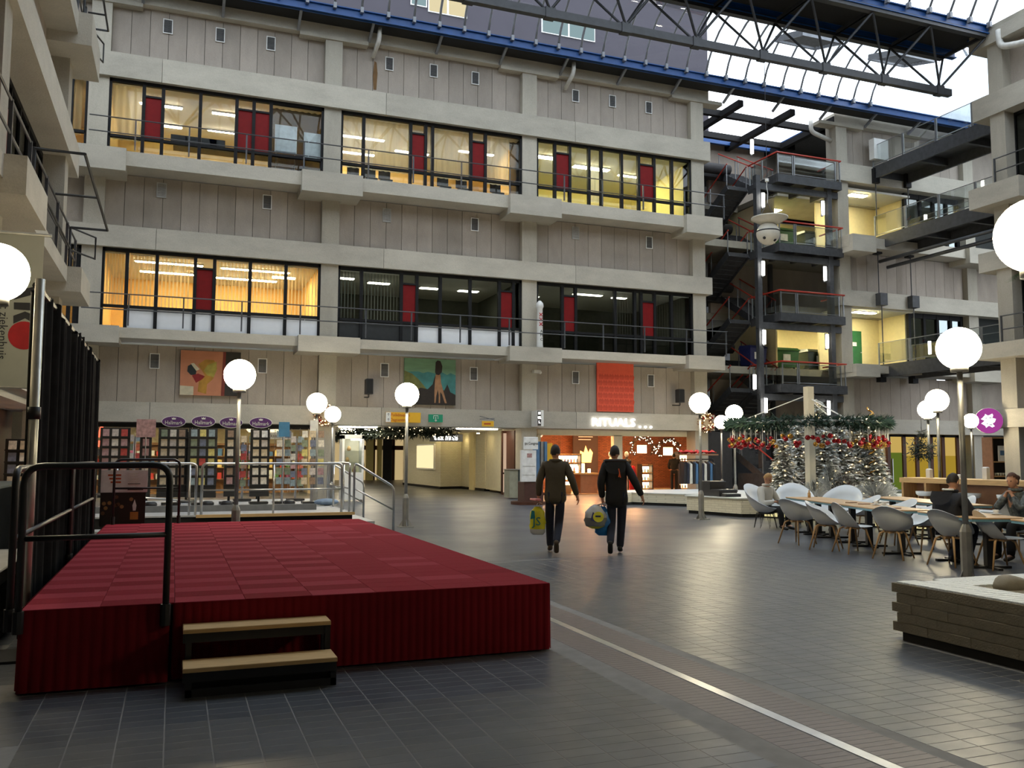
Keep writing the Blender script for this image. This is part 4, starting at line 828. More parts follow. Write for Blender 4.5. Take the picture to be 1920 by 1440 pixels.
def litshelf(px, y, w, h, n, label, Y=37.5):
    p = PY(px, 900, Y); o = empty('lit_display', (p.x, Y, 0), label=label, cat='display'); 
    for sx in (-w/2, w/2): MB().box(sx-.03, sx+.03, -.2, .2, 0, h).build('upright', 'black_plastic', o)
    for i in range(n+1): MB().box(-w/2, w/2, -.2, .2, .1+i*(h-.15)/n, .13+i*(h-.15)/n).build('shelf', 'wood_light', o)
    for i in range(n):
        z = .15+i*(h-.15)/n; MB().box(-w/2+.05, w/2-.05, .1, .16, z, z+(h-.3)/n*.8).build('backlight', 'lightbox', o)
        m = MB()
        for k in range(int(w/.16)): m.cur = (k+i) % 7; m.lathe([(.04, 0), (.04, .1), (.02, .14), (.02, .18)], (-w/2+.1+k*.16, -.05, z), 6)
        tag(m.build('bottles', ['goods_%d' % q for q in range(7)], o), kind='stuff')
litshelf(1283, 0, .8, 1.9, 4, 'tall glowing display shelf right of the shop assistant')
litshelf(1155, 0, 1.1, 1.5, 3, 'low glowing display shelf between the two walking men')
litshelf(1065, 0, 1.2, 1.8, 4, 'glowing display shelf next to the dark fire poster', 38.5)
litshelf(1210, 0, .6, 1.3, 3, 'small glowing gift display under the first lit arch', 37.8)
for i, (px, py) in enumerate(((1205, 846), (1254, 850))):
    c = PY(px, py, 39.0); o = empty('lit_arch', c, label='fir arch with fairy lights around a glowing panel, %s of two' % ('left' if i == 0 else 'right'), cat='decoration')
    garland('arch', [c]+[], .1, '', parent=o) if False else None
    pts = [(.62*math.cos(a), 0, .62*math.sin(a)+(.1)) for a in [math.pi*(1.15-1.3*k/12) for k in range(13)]]
    garland('arch_garland', pts, .14, None, parent=o, dens=50, bulbs=36, br=.022, bulbmat='dot_white' if 'dot_white' in MATS else em('dot_white', (1, .85, .6), 16))
    MB().box(-.26, .26, .05, .1, -.1, .3).build('panel', 'lightbox', o)
o = empty('shop_table', (16.5, 36.2, 0), label='wooden sales counter with candles inside the perfume shop', cat='table')
MB().box(-.9, 1.4, -.4, .4, .85, .92).build('top', 'wood_light', o); MB().box(.5, 1.35, -.35, .35, 0, .85).build('cabinet', pm('counter_wood', sr(150, 110, 84), .5), o); MB().box(-.85, -.75, -.35, .35, 0, .85).build('leg', 'black_plastic', o)
for k in range(7): tag(MB().cyl((15.75+k*.3, 36.1, .92), (15.75+k*.3, 36.1, 1.1+.12*(k % 3)), .07, n=8).build('candle', 'lightbox'), 'glowing candle or gift box on the shop counter, %s from the left' % ORD[k], 'candle', 'candles on the shop counter')
tag(MB().lathe([(.2, 0), (.24, .35), (.26, .4)], (16.2, 35.6, 0), 12).build('wicker_basket', 'wood_light', smooth=True), 'round wicker basket standing in front of the shop counter', 'basket')
for x0, x1 in ((14.7, 18.0), (18.6, 21.5)): tag(MB().box(x0, x1, 35.15, 35.3, 2.74, 2.8).build('strip_lamp', 'lightbox'), 'warm strip lamp above the perfume shop window, '+('left' if x0 < 16 else 'right')+' half', 'lamp')
# shop glass
for x0, x1 in ((14.6, 15.6), (18.52, 22.4)):
    WN[0] += 1; o = empty('window_%d' % WN[0], label='clear shop window of the perfume shop, '+('narrow left pane' if x0 < 15 else 'wide right pane'), cat='window', kind='structure'); boxo('pane', x0, x1, 34.85, 34.86, .1, 2.56, 'glass', o); boxo('frame', x0, x1, 34.82, 34.9, 0, .1, 'brown_frame', o); boxo('frame', x0, x0+.05, 34.82, 34.9, .1, 2.56, 'brown_frame', o)
# --- mannequins
for i, (px, c) in enumerate(((1145, 'white_paint'), (1175, 'ink'))):
    p = PY(px, 880, 36.4); o = empty('mannequin', (p.x, 36.4, 0), label=('white-clad' if i == 0 else 'dark-clad')+' shop mannequin behind the man in the black jacket', cat='mannequin')
    MB().lathe([(.16, .9), (.2, 1.0), (.17, 1.2), (.22, 1.42), (.2, 1.5), (.06, 1.56), (.05, 1.62)], (0, 0, 0), 12).build('torso', c, o, True); MB().ball((0, 0, 1.76), .11, 10, 8, (.9, 1, 1.25)).build('head', 'white_paint', o, True); MB().cyl((0, 0, 0), (0, 0, .95), .02, n=6).build('stand', 'stainless', o); MB().cyl((0, 0, 0), (0, 0, .02), .18).build('base', 'stainless', o)
tag(MB().lathe([(.18, 0), (.2, .5), (.14, .9), (.1, 1.1), (.02, 1.15)], (PY(1187, 880, 36).x, 36, .1), 10).build('red_robe', pm('robe_red', sr(190, 24, 40), .8), smooth=True), 'red robe on a low stand in the shop window', 'robe')
# --- clothes rack in front
o = empty('clothes_rack', (19.05, 29.6, 0), label='clothes rail with navy and grey garments in front of the shop', cat='clothes rack')
for x in (-.75, .75): MB().tube([(x, 0, 0), (x, 0, 1.55)], .02, 6).build('upright', 'black_plastic', o); MB().box(x-.03, x+.03, -.3, .3, 0, .05).build('foot', 'black_plastic', o)
MB().tube([(-.75, 0, 1.55), (.75, 0, 1.55)], .02, 6).build('rail', 'black_plastic', o); MB().box(-.8, .8, -.28, .28, 1.7, 1.76).build('top_shelf', 'counter_wood', o)
for k in range(11):
    x = -.66+k*.13; c = ('ink', 'goods_6', 'goods_3', 'ink', 'goods_2')[k % 5]
    m = MB(); m.add([(x-.02, -.05, 1.48), (x+.02, .05, 1.48), (x-.05, -.24, 1.36), (x-.03, .24, 1.36), (x+.04, -.24, 1.36), (x+.05, .24, 1.36), (x-.06, -.2, .6), (x-.05, .22, .6), (x+.05, -.22, .62), (x+.06, .2, .6)], [(0, 2, 3, 1), (0, 1, 5, 4), (2, 6, 7, 3), (4, 5, 9, 8), (2, 4, 8, 6), (3, 7, 9, 5), (0, 4, 2), (1, 3, 5), (6, 8, 9, 7)]); m.build('garment', c, o)
for i, x in enumerate((-.35, .4)): tag(MB().grid(lambda s, t: (19.05+x+(s-.5)*.7, 29.6+(t-.5)*.5, 1.79+.09*math.sin(s*9+i)*math.sin(t*8)+.05), 9, 7).build('folded_cloth', pm('cloth_red', sr(214, 60, 60), .85) if i == 0 else 'cloth_red'), 'red folded cloths on top of the clothes rail, '+('left' if i == 0 else 'right')+' heap', 'cloth')
# ---- wreaths on the beam
pm('bauble_red', sr(150, 20, 26), .2, .3); pm('bauble_gold', sr(190, 140, 60), .25, .7)
def wreath(c, r, label):
    o = empty('wreath', c, label=label, cat='wreath'); pts = [(r*math.cos(2*math.pi*k/14), 0, r*math.sin(2*math.pi*k/14)) for k in range(15)]
    garland('wreath_fir', pts, r*.42, None, parent=o, dens=110, bulbs=44, mat='wreath_brown' if 'wreath_brown' in MATS else pm('wreath_brown', sr(110, 60, 30), .8, var=.3), br=.02)
    for k in range(8): MB().ball((r*math.cos(k*.8), -.12, r*math.sin(k*.8)), .05, 8, 6).build('bauble', 'bauble_red' if k % 2 else 'bauble_gold', o, True)
wreath(PY(609, 778, 33.7), .3, 'lit Christmas wreath behind the two globe lamps near the corridor'); wreath(PY(1325, 793, 33.7), .32, 'lit Christmas wreath on the beam end beside the stair tower')
# ---- paintings
def painting(x0, x1, z0, z1, label, matname): 
    o = empty('painting', ((x0+x1)/2, 34.2, (z0+z1)/2), label=label, cat='painting'); w, h = (x1-x0)/2, (z1-z0)/2
    MB().box(-w, w, 0, .08, -h, h).build('canvas', matname, o); return o, w, h
pm('paint_salmon', sr(196, 130, 98), .7, var=.1, scale=2); pm('paint_black', sr(48, 44, 40), .7); pm('paint_brownred', sr(130, 56, 44), .7); pm('paint_ochre', sr(176, 130, 48), .7, var=.25, scale=3); pm('paint_lime', sr(170, 156, 70), .7, var=.3, scale=4); pm('paint_navy', sr(38, 46, 48), .7); pm('paint_crimson', sr(142, 32, 32), .7, var=.2, scale=6); pm('paint_white', sr(205, 196, 170), .7)
def blob(o, name, pts, mat, t=.004, y=-.002): MB().plate(pts, (0, y, 0), (1, 0, 0), (0, 0, 1), t).build(name, mat, o)
o, w, h = painting(.12, 2.22, 3.84, 5.48, 'abstract painting in salmon pink with a black side strip', 'paint_salmon')
wob = lambda pts, k=3: [(x+random.uniform(-.02, .02), y+random.uniform(-.02, .02)) for x, y in pts]
blob(o, 'stroke', [(.45, -h), (w, -h), (w, h), (.48, h)], 'paint_black'); blob(o, 'stroke', [(.38, -h), (.5, -h), (.52, h), (.42, h)], 'paint_brownred', .006)
blob(o, 'stroke', wob([(-.45, .3), (-.2, .5), (.1, .5), (.2, .2), (.1, -.2), (-.1, -.4), (-.15, -.75), (-.45, -.7), (-.4, -.3), (-.2, -.1)]), 'paint_ochre', .005); blob(o, 'stroke', wob([(-.1, .3), (.18, .45), (.22, .1), (.1, -.15), (-.1, -.1), (-.25, .1)]), 'paint_lime', .008)
blob(o, 'stroke', wob([(-.8, .25), (-.7, .3), (-.5, .1), (-.5, -.05), (-.7, -.1), (-.8, .05)]), 'paint_navy', .008); blob(o, 'stroke', wob([(-.65, -.1), (-.45, 0), (-.2, -.1), (-.3, -.25), (-.5, -.35)]), 'paint_crimson', .01); blob(o, 'stroke', [(-w, -h), (-.58, -h), (-.58, -.5), (-w, -.48)], 'paint_white', .006); blob(o, 'stroke', wob([(-.72, .35), (-.6, .35), (-.4, .12), (-.5, .08)]), 'paint_white', .01)
# landscape with a standing figure
pm('sky_green', sr(112, 150, 120), .7, var=.15, scale=2, stretch=(.6, 1, 4)); pm('hill_teal', sr(66, 128, 126), .7, var=.25, scale=3); pm('hill_olive', sr(110, 112, 60), .7, var=.3, scale=4); pm('rock_dark', sr(44, 36, 30), .7, var=.2); pm('skin_paint', sr(168, 124, 88), .7, var=.2, scale=5)
o, w, h = painting(8.48, 10.62, 3.7, 5.56, 'painting of a dark-haired figure before teal mountains', 'sky_green')
blob(o, 'far_hills', [(-w, -h), (w, -h), (w, .3), (.85, .38), (.7, .3), (.5, .4), (.3, .32), (.1, .36), (-.1, .4), (-.3, .34), (-.5, .4), (-w, .38)], 'hill_teal'); blob(o, 'near_hill', [(-w, -h), (-.2, -h), (-.15, -.3), (-.3, -.12), (-.5, .1), (-.75, .3), (-w, .42)], 'hill_olive', .006)
blob(o, 'rocks', [(-w, -h), (w, -h), (w, -.5), (.85, -.4), (.72, -.08), (.58, -.35), (.42, -.2), (.3, .15), (.2, .25), (.1, -.1), (-.1, -.3), (-.4, -.25), (-w, -.6)], 'rock_dark', .008)
blob(o, 'figure', [(.18, -.85), (.23, -.85), (.26, -.55), (.32, -.3), (.36, -.55), (.36, -.85), (.42, -.85), (.42, -.4), (.5, -.5), (.62, -.85), (.7, -.85), (.56, -.4), (.45, 0), (.42, .3), (.38, .45), (.24, .4), (.2, .1), (.18, -.3)], 'skin_paint', .01); blob(o, 'hair', [(.2, .4), (.22, .8), (.3, .88), (.42, .85), (.5, .65), (.48, .4), (.36, .28), (.24, .3)], 'rock_dark', .012)
# coral relief
pm('coral', sr(226, 92, 66), .75, var=.05); pm('coral_dark', sr(206, 78, 56), .8)
o, w, h = painting(17.03, 18.82, 3.6, 5.73, 'coral-red textile relief with a grid of leaf shapes', 'coral')
me = MB().plate([(-.1, -.12), (.1, -.12), (.13, .02), (.05, .12), (0, .06), (-.06, .12), (-.12, .02)], (0, 0, 0), (1, 0, 0), (0, 0, 1), -.014).mesh('leaf_relief', 'coral_dark')
for i in range(7):
    for j in range(6): ob('leaf_relief', me, o, (-w+.14+i*.25+(j % 2)*.06, -.001, -h+.18+j*.27))
# ---- loudspeakers on the wall
for i, (x, z) in enumerate(((6.96, 4.32), (20.86, 4.34))):
    o = empty('loudspeaker', (x, 33.7, z), label='black loudspeaker on a wall arm, '+('left of the landscape painting' if i == 0 else 'right of the coral relief'), cat='loudspeaker')
    MB().bbox(-.14, .14, -.16, .16, -.3, .3, .03).build('cabinet', 'black_plastic', o); MB().box(-.11, .11, -.175, -.16, -.26, .26).build('grille', 'black_matte', o); MB().tube(rounded([(0, 0, -.3), (0, 0, -.42), (-.05, .55, -.38)], .06), .025, 6).build('arm', 'black_plastic', o)
tag(MB().box(13.9, 14.2, 33.75, 34.0, 5.12, 5.24).ball((14.15, 33.72, 5.14), .08, 8, 6).build('security_camera', 'white_paint'), 'small white security camera under the lower balcony', 'camera')
# ---- white inflatable post on the lower balcony
p = PY(1012, 655, 33.7); o = empty('white_post_figure', (p.x, 33.7, 6.1), label='white capped post with red crosses standing on the lower balcony', cat='post')
MB().lathe([(.16, 0), (.13, .2), (.12, 1.7), (.14, 1.75), (.17, 1.8), (.14, 1.95), (.05, 2.05), (.001, 2.06)], (0, 0, 0), 12).build('body', 'white_paint', o, True)
for z in (1.05, 1.25, 1.45): MB().tube([(-.07, -.135, z-.07), (.07, -.135, z+.07)], .018, 4).tube([(.07, -.135, z-.07), (-.07, -.135, z+.07)], .018, 4).build('red_cross', 'robe_red', o)
for k, z in enumerate((.75, .58, .4)): text('letter', 'AMC'[k], .16, 'ink', (.02, -.14, z), (R(90), 0, 0), o)
# ---- office contents seen through the windows
pm('flip_white', (.82, .84, .86), .5)
for i, (x0, y0, x1, y1) in enumerate(((516, 233, 556, 290), (570, 248, 603, 305))):
    a = PY(x0, y0, 34.36); b = PY(x1, y1, 34.36); o = empty('flip_chart', (a.x, 34.36, b.z), label='white flip chart against the dark curtain, '+('left' if i == 0 else 'right')+' one', cat='flip chart'); MB().box(0, b.x-a.x, -.02, .02, 0, a.z-b.z).build('board', 'flip_white', o); MB().box(.03, b.x-a.x-.03, -.045, -.02, .02, .06).build('tray', 'grey_steel', o)
    for x in (.06, b.x-a.x-.06): MB().cyl((x, .02, 0), (x, .05, -(b.z-12.4)), .015, n=6).build('leg', 'grey_steel', o)
def officechair(px, py, Y, label, z0):
    p = PY(px, py, Y); o = empty('office_chair', (p.x, Y, z0), label=label, cat='chair', group='chairs seen through office windows')
    MB().grid(lambda s, t: ((s-.5)*.5, .22+.06*math.cos((s-.5)*3), .62+t*.42), 6, 4).build('backrest', 'black_plastic', o); MB().bbox(-.25, .25, -.25, .22, .45, .52, .02).build('seat', 'black_plastic', o); MB().cyl((0, 0, .1), (0, 0, .45), .03).build('column', 'stainless', o); MB().box(-.3, .3, -.03, .03, .05, .1).box(-.03, .03, -.3, .3, .05, .1).build('base', 'black_plastic', o)
for i, px in enumerate((664, 695, 723, 833, 868, 932)): officechair(px, 320, 34.9, 'black chair at the meeting-room window, %s from the left' % ORD[i], 12.4)
for i, px in enumerate((335, 362, 392, 408)):
    p = PY(px, 262, 34.8); o = empty('computer_monitor', (p.x, 34.8, 12.52), label='dark computer monitor on the office window desk, %s from the left' % ORD[i], cat='monitor', group='office monitors'); MB().box(-.28, .28, -.02, .02, .85, 1.2).build('screen', 'black_plastic', o); MB().box(-.04, .04, 0, .05, .74, .86).build('foot', 'black_plastic', o)
tag(MB().box(-.4, 3.2, 34.5, 35.1, 13.2, 13.25).build('window_desk', 'wood_light'), 'long wooden desk along the upper office window', 'desk')
# ================================================================ STAGE
SX0, SX1, SY0, SY1, SZ = -.94, 2.98, 6.9, 15.1, .55
pm('carpet_a', sr(138, 34, 48), .95, var=.07, scale=60, bump=.5, bscale=200, spec=.1); pm('carpet_b', sr(154, 52, 66), .95, var=.07, scale=60, bump=.5, bscale=200, spec=.1); pm('carpet_c', sr(128, 26, 40), .95, var=.07, scale=60, bump=.5, bscale=200, spec=.1)
pm('skirt_red', sr(120, 22, 32), .9, var=.1, scale=3, spec=.15); pm('wood_tread', sr(206, 172, 120), .6, var=.12, scale=5, stretch=(1.2, 12, 12), bump=.1)
S = empty('stage', ((SX0+SX1)/2, (SY0+SY1)/2, 0), label='low rectangular stage with red carpet tiles and pleated red skirt', cat='stage')
sx, sy = (SX0+SX1)/2, (SY0+SY1)/2; hw, hd = (SX1-SX0)/2, (SY1-SY0)/2
MB().box(-hw+.03, hw-.03, -hd+.03, hd-.03, .04, SZ-.012).build('deck', 'black_matte', S)
# carpet tiles: half-metre squares split in alternate strips by pile direction
cw = 2*hw/8; ch = 2*hd/32
cm = {k: MB().bbox(-cw/2+.0012, cw/2-.0012, -ch/2+.0012, ch/2-.0012, -.012, 0, .002).mesh('carpet_tile', k) for k in ('carpet_a', 'carpet_b', 'carpet_c')}
for i in range(8):
    for j in range(32):
        k = 'carpet_b' if (i+j) % 2 == 0 else ('carpet_a' if random.random() < .6 else 'carpet_c')
        if i > 4: k = 'carpet_a' if random.random() < .8 else 'carpet_b'
        if i == 7 and j == 3: k = 'carpet_c'
        ob('carpet_tile', cm[k], S, (-hw+cw*(i+.5), -hd+ch*(j+.5), SZ))
def skirt(p, q, nrm, n, z1=SZ-.004, z0=.012, bulge=0):
    p, q, nrm = Vector(p), Vector(q), Vector(nrm); L = (q-p).length; N = int(n*6)
    m = MB()
    def fn(s, t):
        w = abs(math.sin(s*n*math.pi))**.35*.018; b = p.lerp(q, s)+nrm*(w*(.5+.5*(1-t))+.004+bulge*(1-t)*.06); return (b.x, b.y, z0+(z1-z0)*t)
    return m.grid(fn, N, 4).build('skirt', 'skirt_red', S, True)
skirt((-hw-.0, -hd-.0, 0), (-hw+.95, -hd, 0), (0, -1, 0), 13, bulge=1); skirt((-hw+.97, -hd, 0), (hw, -hd, 0), (0, -1, 0), 46); skirt((hw, -hd, 0), (hw, hd, 0), (1, 0, 0), 110); skirt((-hw, hd, 0), (-hw, -hd, 0), (-1, 0, 0), 110); skirt((hw, hd, 0), (-hw, hd, 0), (0, 1, 0), 50)
# steps
o = empty('stage_steps', (.62, 6.4, 0), label='two-step black metal stage stairs with light wooden treads', cat='steps')
for i, (y0, y1, z) in enumerate(((-.06, .22, .2), (.24, .48, .4))):
    MB().bbox(-.52, .5, y0, y1, z-.03, z, .004).build('tread', 'wood_tread', o)
    MB().box(-.52, .5, y0+.03, y0+.06, z-.1, z-.03).build('nosing_beam', 'black_plastic', o)
for x in (-.5, .46):
    m = MB(); m.box(x, x+.04, -.02, .02, 0, .17).box(x, x+.04, .26, .3, 0, .37).box(x, x+.04, -.02, .46, 0, .04).box(x, x+.04, .42, .46, 0, .37).build('side_frame', 'black_plastic', o)
MB().box(-.5, .5, -.02, .02, 0, .05).build('bottom_bar', 'black_plastic', o); MB().box(-.5, .48, .0, .02, .02, .17).build('brace_panel', 'black_matte', o)
# black tubular guard rails
def guard(name, P, label, r=.024, mid=True):
    o = empty(name, P[0], label=label, cat='railing'); b = Vector(P[0]); pts = [Vector(p)-b for p in P]
    MB().tube(rounded(pts, .12, 5), r, 8).build('hoop', 'black_plastic', o, True)
    if mid:
        a, c = pts[1].lerp(pts[0], .48), pts[2].lerp(pts[3], .48); MB().tube([a, c], r*.8, 8).build('mid_rail', 'black_plastic', o, True)
    for q in (pts[0], pts[-1]): MB().cyl(q+Vector((0, 0, -.1)), q+Vector((0, 0, .05)), r*1.5, n=8).build('socket', 'black_plastic', o)
    return o
guard('guard_rail', [(-.95, 6.86, .5), (-.95, 6.86, 1.53), (-.02, 6.86, 1.54), (-.02, 6.86, .5)], 'black tubular guard rail across the front corner of the stage')
guard('guard_rail', [(-1.02, 6.98, .5), (-1.02, 6.98, 1.51), (-1.02, 10.6, 1.51), (-1.02, 10.6, .5)], 'black tubular guard rail along the side of the stage, nearer half')
guard('guard_rail', [(-1.02, 10.7, .5), (-1.02, 10.7, 1.51), (-1.02, 13.4, 1.51), (-1.02, 13.4, .5)], 'black tubular guard rail along the side of the stage, farther half')
guard('guard_rail', [(-.85, 15.02, .62), (-.85, 15.02, 1.55), (.1, 15.02, 1.55), (.1, 15.02, .62)], 'black tubular guard rail behind the candle poster at the rear stage corner', r=.02)
# curtain on poles along the left edge
pm('curtain_black', (.012, .012, .012), .95, var=.3, spec=.1); pm('alu_pole', (.72, .70, .62), .35, .8)
o = empty('backdrop_curtain', (-1.12, 8.2, 0), label='tall black pleated curtain hung along the left side of the stage', cat='curtain')
for (y0, y1, ph) in ((0.05, 3.4, 0), (3.3, 6.3, 2)):
    MB().grid(lambda s, t: (.05*math.sin(s*40+ph)+.03*math.sin(s*93+ph)-.02*t, y0+(y1-y0)*s, .05+(3.02+.04*math.sin(s*60)*(1 if t > .99 else 0)-.05)*t), 160, 5).build('drape', 'curtain_black', o, True)
MB().tube([(0, 0, 3.02), (0, 6.3, 3.02)], .03, 8).build('top_pipe', 'black_plastic', o)
o = empty('curtain_pole', (-1.08, 8.12, 0), label='upright pale aluminium pole at the front end of the black curtain', cat='pole')
MB().cyl((0, 0, .02), (0, 0, 3.06), .038, n=12).build('tube', 'alu_pole', o, True); MB().cyl((0, 0, 1.9), (0, 0, 2.0), .05, n=12).build('clamp', 'black_plastic', o, True); MB().box(-.25, .25, -.25, .25, 0, .02).build('base_plate', 'black_plastic', o)
# candle poster at the rear corner of the stage
o = empty('notice_poster', (-.72, 15.35, 0), label='poster with a candle photo under a white text panel behind the stage', cat='poster')
MB().box(-.34, .34, -.015, .015, 1.03, 1.38).build('text_panel', 'paper', o); MB().box(-.34, .32, -.015, .015, .5, 1.03).build('photo_panel', pm('night_photo', sr(34, 26, 20), .5), o)
for i in range(3): MB().box(-.24+i*.02, -.05, -.018, -.015, 1.29-i*.055, 1.315-i*.055).build('text_line', 'sign_text_red', o)
for i in range(5): MB().box(.05, .05+random.uniform(.12, .2), -.018, -.015, 1.32-i*.04, 1.33-i*.04).build('text_line', 'goods_3' if i < 4 else 'ink', o)
MB().box(.05, .28, -.018, -.015, 1.065, 1.09).build('text_line', 'ink', o)
pm('bokeh', sr(150, 112, 70), .6); pm('bokeh_dim', sr(96, 66, 44), .6)
for i in range(16):
    x, z = random.uniform(-.3, .28), random.uniform(.54, 1.0)
    if x > .0 and z < .85: continue
    MB().cyl((x, -.017, z), (x, -.016, z), .03, n=12).build('bokeh_dot', 'bokeh' if i % 2 else 'bokeh_dim', o)
MB().box(.1, .22, -.02, -.015, .6, .72).build('candle_print', pm('candle_wax', sr(190, 130, 60), .6), o); MB().plate([(.14, .74), (.18, .74), (.19, .82), (.16, .92), (.13, .82)], (0, -.016, 0), (1, 0, 0), (0, 0, 1), -.003).build('flame_print', 'paper', o)
for x in (-.25, .25): MB().cyl((x, .02, 0), (x, .02, .6), .012, n=6).build('leg', 'black_plastic', o)
# banner of the bookshop
BY = 14.0; q0 = PY(0, 436, BY); q1 = PY(90, 439, BY); q2 = PY(72, 728, BY)
o = empty('hanging_banner', (q0.x, BY, q0.z), label='pale grey banner with a rotated AKO logo hung beside the left wing', cat='banner'); bw = q1.x-q0.x; bh_ = q0.z-q2.z
pm('banner_grey', sr(190, 192, 180), .8, var=.03); pm('banner_red', sr(190, 30, 36), .7)
MB().grid(lambda s, t: (-.4+(bw+.36)*s, .02*math.sin(s*5), -bh_*t), 10, 6).build('cloth', 'banner_grey', o, True); MB().tube([(-.5, 0, .01), (bw+.05, 0, .01)], .025, 8).build('rod', 'alu_pole', o); MB().tube([(-.4, 0, -bh_), (bw-.05, 0, -bh_)], .016, 8).build('bottom_rod', 'alu_pole', o)
MB().tube([(-.45, 0, .01), (-.45, 1.2, .35)], .02, 6).build('wall_arm', 'alu_pole', o)
def bl(name, px, mat): # letter shapes measured on the banner
    P = []
    for x, y in px:
        q = PY(x, y, BY-.03); P.append((q.x-q0.x, q.z-q0.z))
    MB().plate(P[::-1], (0, -.03, 0), (1, 0, 0), (0, 0, 1), .003).build(name, mat, o)
bl('letter_stroke', [(26, 562), (71, 550), (71, 536), (26, 546)], 'ink'); bl('letter_stroke', [(26, 515), (26, 532), (48, 538), (48, 524)], 'ink'); bl('letter_stroke', [(26, 567), (26, 580), (69, 583), (69, 568)], 'ink')
bl('letter_stroke', [(25, 607), (47, 597), (67, 608), (67, 592), (47, 584), (25, 592)], 'ink')
q = PY(45, 629, BY-.03); MB().plate([(.2*math.cos(a), .2*math.sin(a)) for a in [2*math.pi*k/28 for k in range(28)]], (q.x-q0.x, -.03, q.z-q0.z), (1, 0, 0), (0, 0, 1), .003).build('red_disc', 'banner_red', o)
q = PY(6, 602, BY-.03); text('lettering', 'in het ziekenhuis', .16, 'ink', (q.x-q0.x, -.03, q.z-q0.z), (R(90), R(90), 0), o, .002)
# ================================================================ GLOBE LAMPS
pm('lamp_post', (.34, .335, .31), .4, .6)
def globe(name_i, x, y, label, zg=3.05, r=.275, foot=True):
    o = empty('globe_lamp', (x, y, 0), label=label, cat='street lamp', group='globe lamps of the hall')
    MB().ball((0, 0, zg), r, 24, 16).build('globe', 'globe_light', o, True); MB().cyl((0, 0, zg-r-.04), (0, 0, zg-r*.86), .11, n=14).build('collar', 'lamp_post', o, True)
    MB().tube([(0, 0, .62), (0, 0, zg-r-.02)], .036, 12).build('shaft', 'lamp_post', o, True); MB().lathe([(.075, .02), (.075, .66), (.055, .72), (.036, .76)], (0, 0, 0), 8).build('sleeve', 'lamp_post', o)
    if foot:
        MB().box(-.16, .16, -.16, .16, 0, .02).build('base_plate', 'stainless', o)
        for a in range(4): MB().plate([(0, 0), (.09, 0), (0, .16)], (.07*math.cos(a*math.pi/2), .07*math.sin(a*math.pi/2), .02), (math.cos(a*math.pi/2), math.sin(a*math.pi/2), 0), (0, 0, 1), .008).build('gusset', 'stainless', o)
    return o
LAMPS = [('L1', 1.05, 16.3, 'tall globe lamp right behind the red stage'), ('L2', 5.02, 19.95, 'globe lamp in front of the corridor and landscape painting'), ('L3', 3.57, 24.1, 'globe lamp left of the wreath, left of a close pair'), ('L4', 5.03, 30.3, 'globe lamp right of the wreath, right of a close pair'),
  ('L5', 12.95, 19.95, 'globe lamp on a footplate in front of the clothes rail'), ('L6', 16.94, 24.1, 'taller globe lamp of the pair before the stair tower'), ('L7', 20.6, 30.2, 'lower globe lamp of the pair before the stair tower'), ('L8', 9.6, 8.65, 'large globe lamp nearest the cafe tables, over the brick planter'), ('L9', 17.75, 16.7, 'globe lamp above the seated couple, nearer of an overlapping pair'), ('L10', 20.8, 19.93, 'globe lamp behind the seated couple, farther of an overlapping pair'),
  ('L11', 28.5, 25.25, 'small distant globe lamp beside the round purple sign'), ('LL', -1.62, 9.45, 'globe lamp cut off by the left edge beside the banner'), ('LR', 5.9, 4.6, 'globe lamp cut off by the right edge above the brick planter')]
for nm, x, y, lb in LAMPS:
    zg = 3.05 if nm not in ('LL', 'LR') else (3.34 if nm == 'LL' else 3.25)
    globe(nm, x, y, lb, zg)
# ================================================================ CARD PODIUM behind the stage
pm('podium_grey', (.17, .175, .18), .6); pm('podium_top', (.42, .42, .42), .6)
o = empty('podium', (1.0, 18.8, 0), label='low grey podium with a wooden edge carrying the card racks', cat='podium')
MB().box(-2.6, 2.58, .04, 6.5, 0, .40).build('body', 'black_matte', o); MB().box(-2.6, 2.6, 0, 6.5, .40, .43).build('top', 'podium_top', o); MB().box(-.55, 2.62, -.03, .03, .38, .44).build('wood_edge', 'wood_tread', o)
MB().box(-2.6, 2.0, 1.2, 1.3, .43, .56).build('kerb_board', 'podium_grey', o); MB().box(-2.6, -.6, -.6, 0, 0, .2).build('low_step', 'podium_top', o); MB().box(2.6, 3.1, .2, 3.2, 0, .22).build('side_step', 'podium_top', o)
# stainless railings
def steelrail(P, label, posts=(), z0=None):
    o = empty('steel_railing', P[0], label=label, cat='railing'); b = Vector(P[0]); pts = [Vector(p)-b for p in P]
    MB().tube(rounded(pts, .1, 5), .026, 10).build('hand_rail', 'stainless', o, True)
    a, c = pts[1].lerp(pts[0], .52), pts[-2].lerp(pts[-1], .52); MB().tube([a, c], .018, 8).build('mid_rail', 'stainless', o, True)
    for t in posts:
        p = pts[1].lerp(pts[-2], t); q = Vector((p.x, p.y, pts[0].z+(pts[-1].z-pts[0].z)*t)); MB().cyl(q, p, .022, n=8).build('post', 'stainless', o, True)
z = .43; yR = 18.9
xs = [PY(v, 900, yR).x for v in (180, 368, 379, 641)]
steelrail([(xs[0]-.6, yR, z), (xs[0]-.6, yR, z+1.03), (xs[1], yR, z+1.03), (xs[1], yR, 0)], 'stainless railing behind the candle poster, left section', (.4, .95))
steelrail([(xs[2], yR, z), (xs[2], yR, z+1.03), (xs[3], yR, z+1.03), (xs[3], yR, z)], 'stainless railing in front of the card racks, long section', (.5,))
steelrail([(3.56, 22.0, z), (3.56, 22.0, z+1.03), (3.56, 19.1, z+1.03), (3.56, 19.1, z)], 'stainless railing along the right end of the podium', (.3, .75))
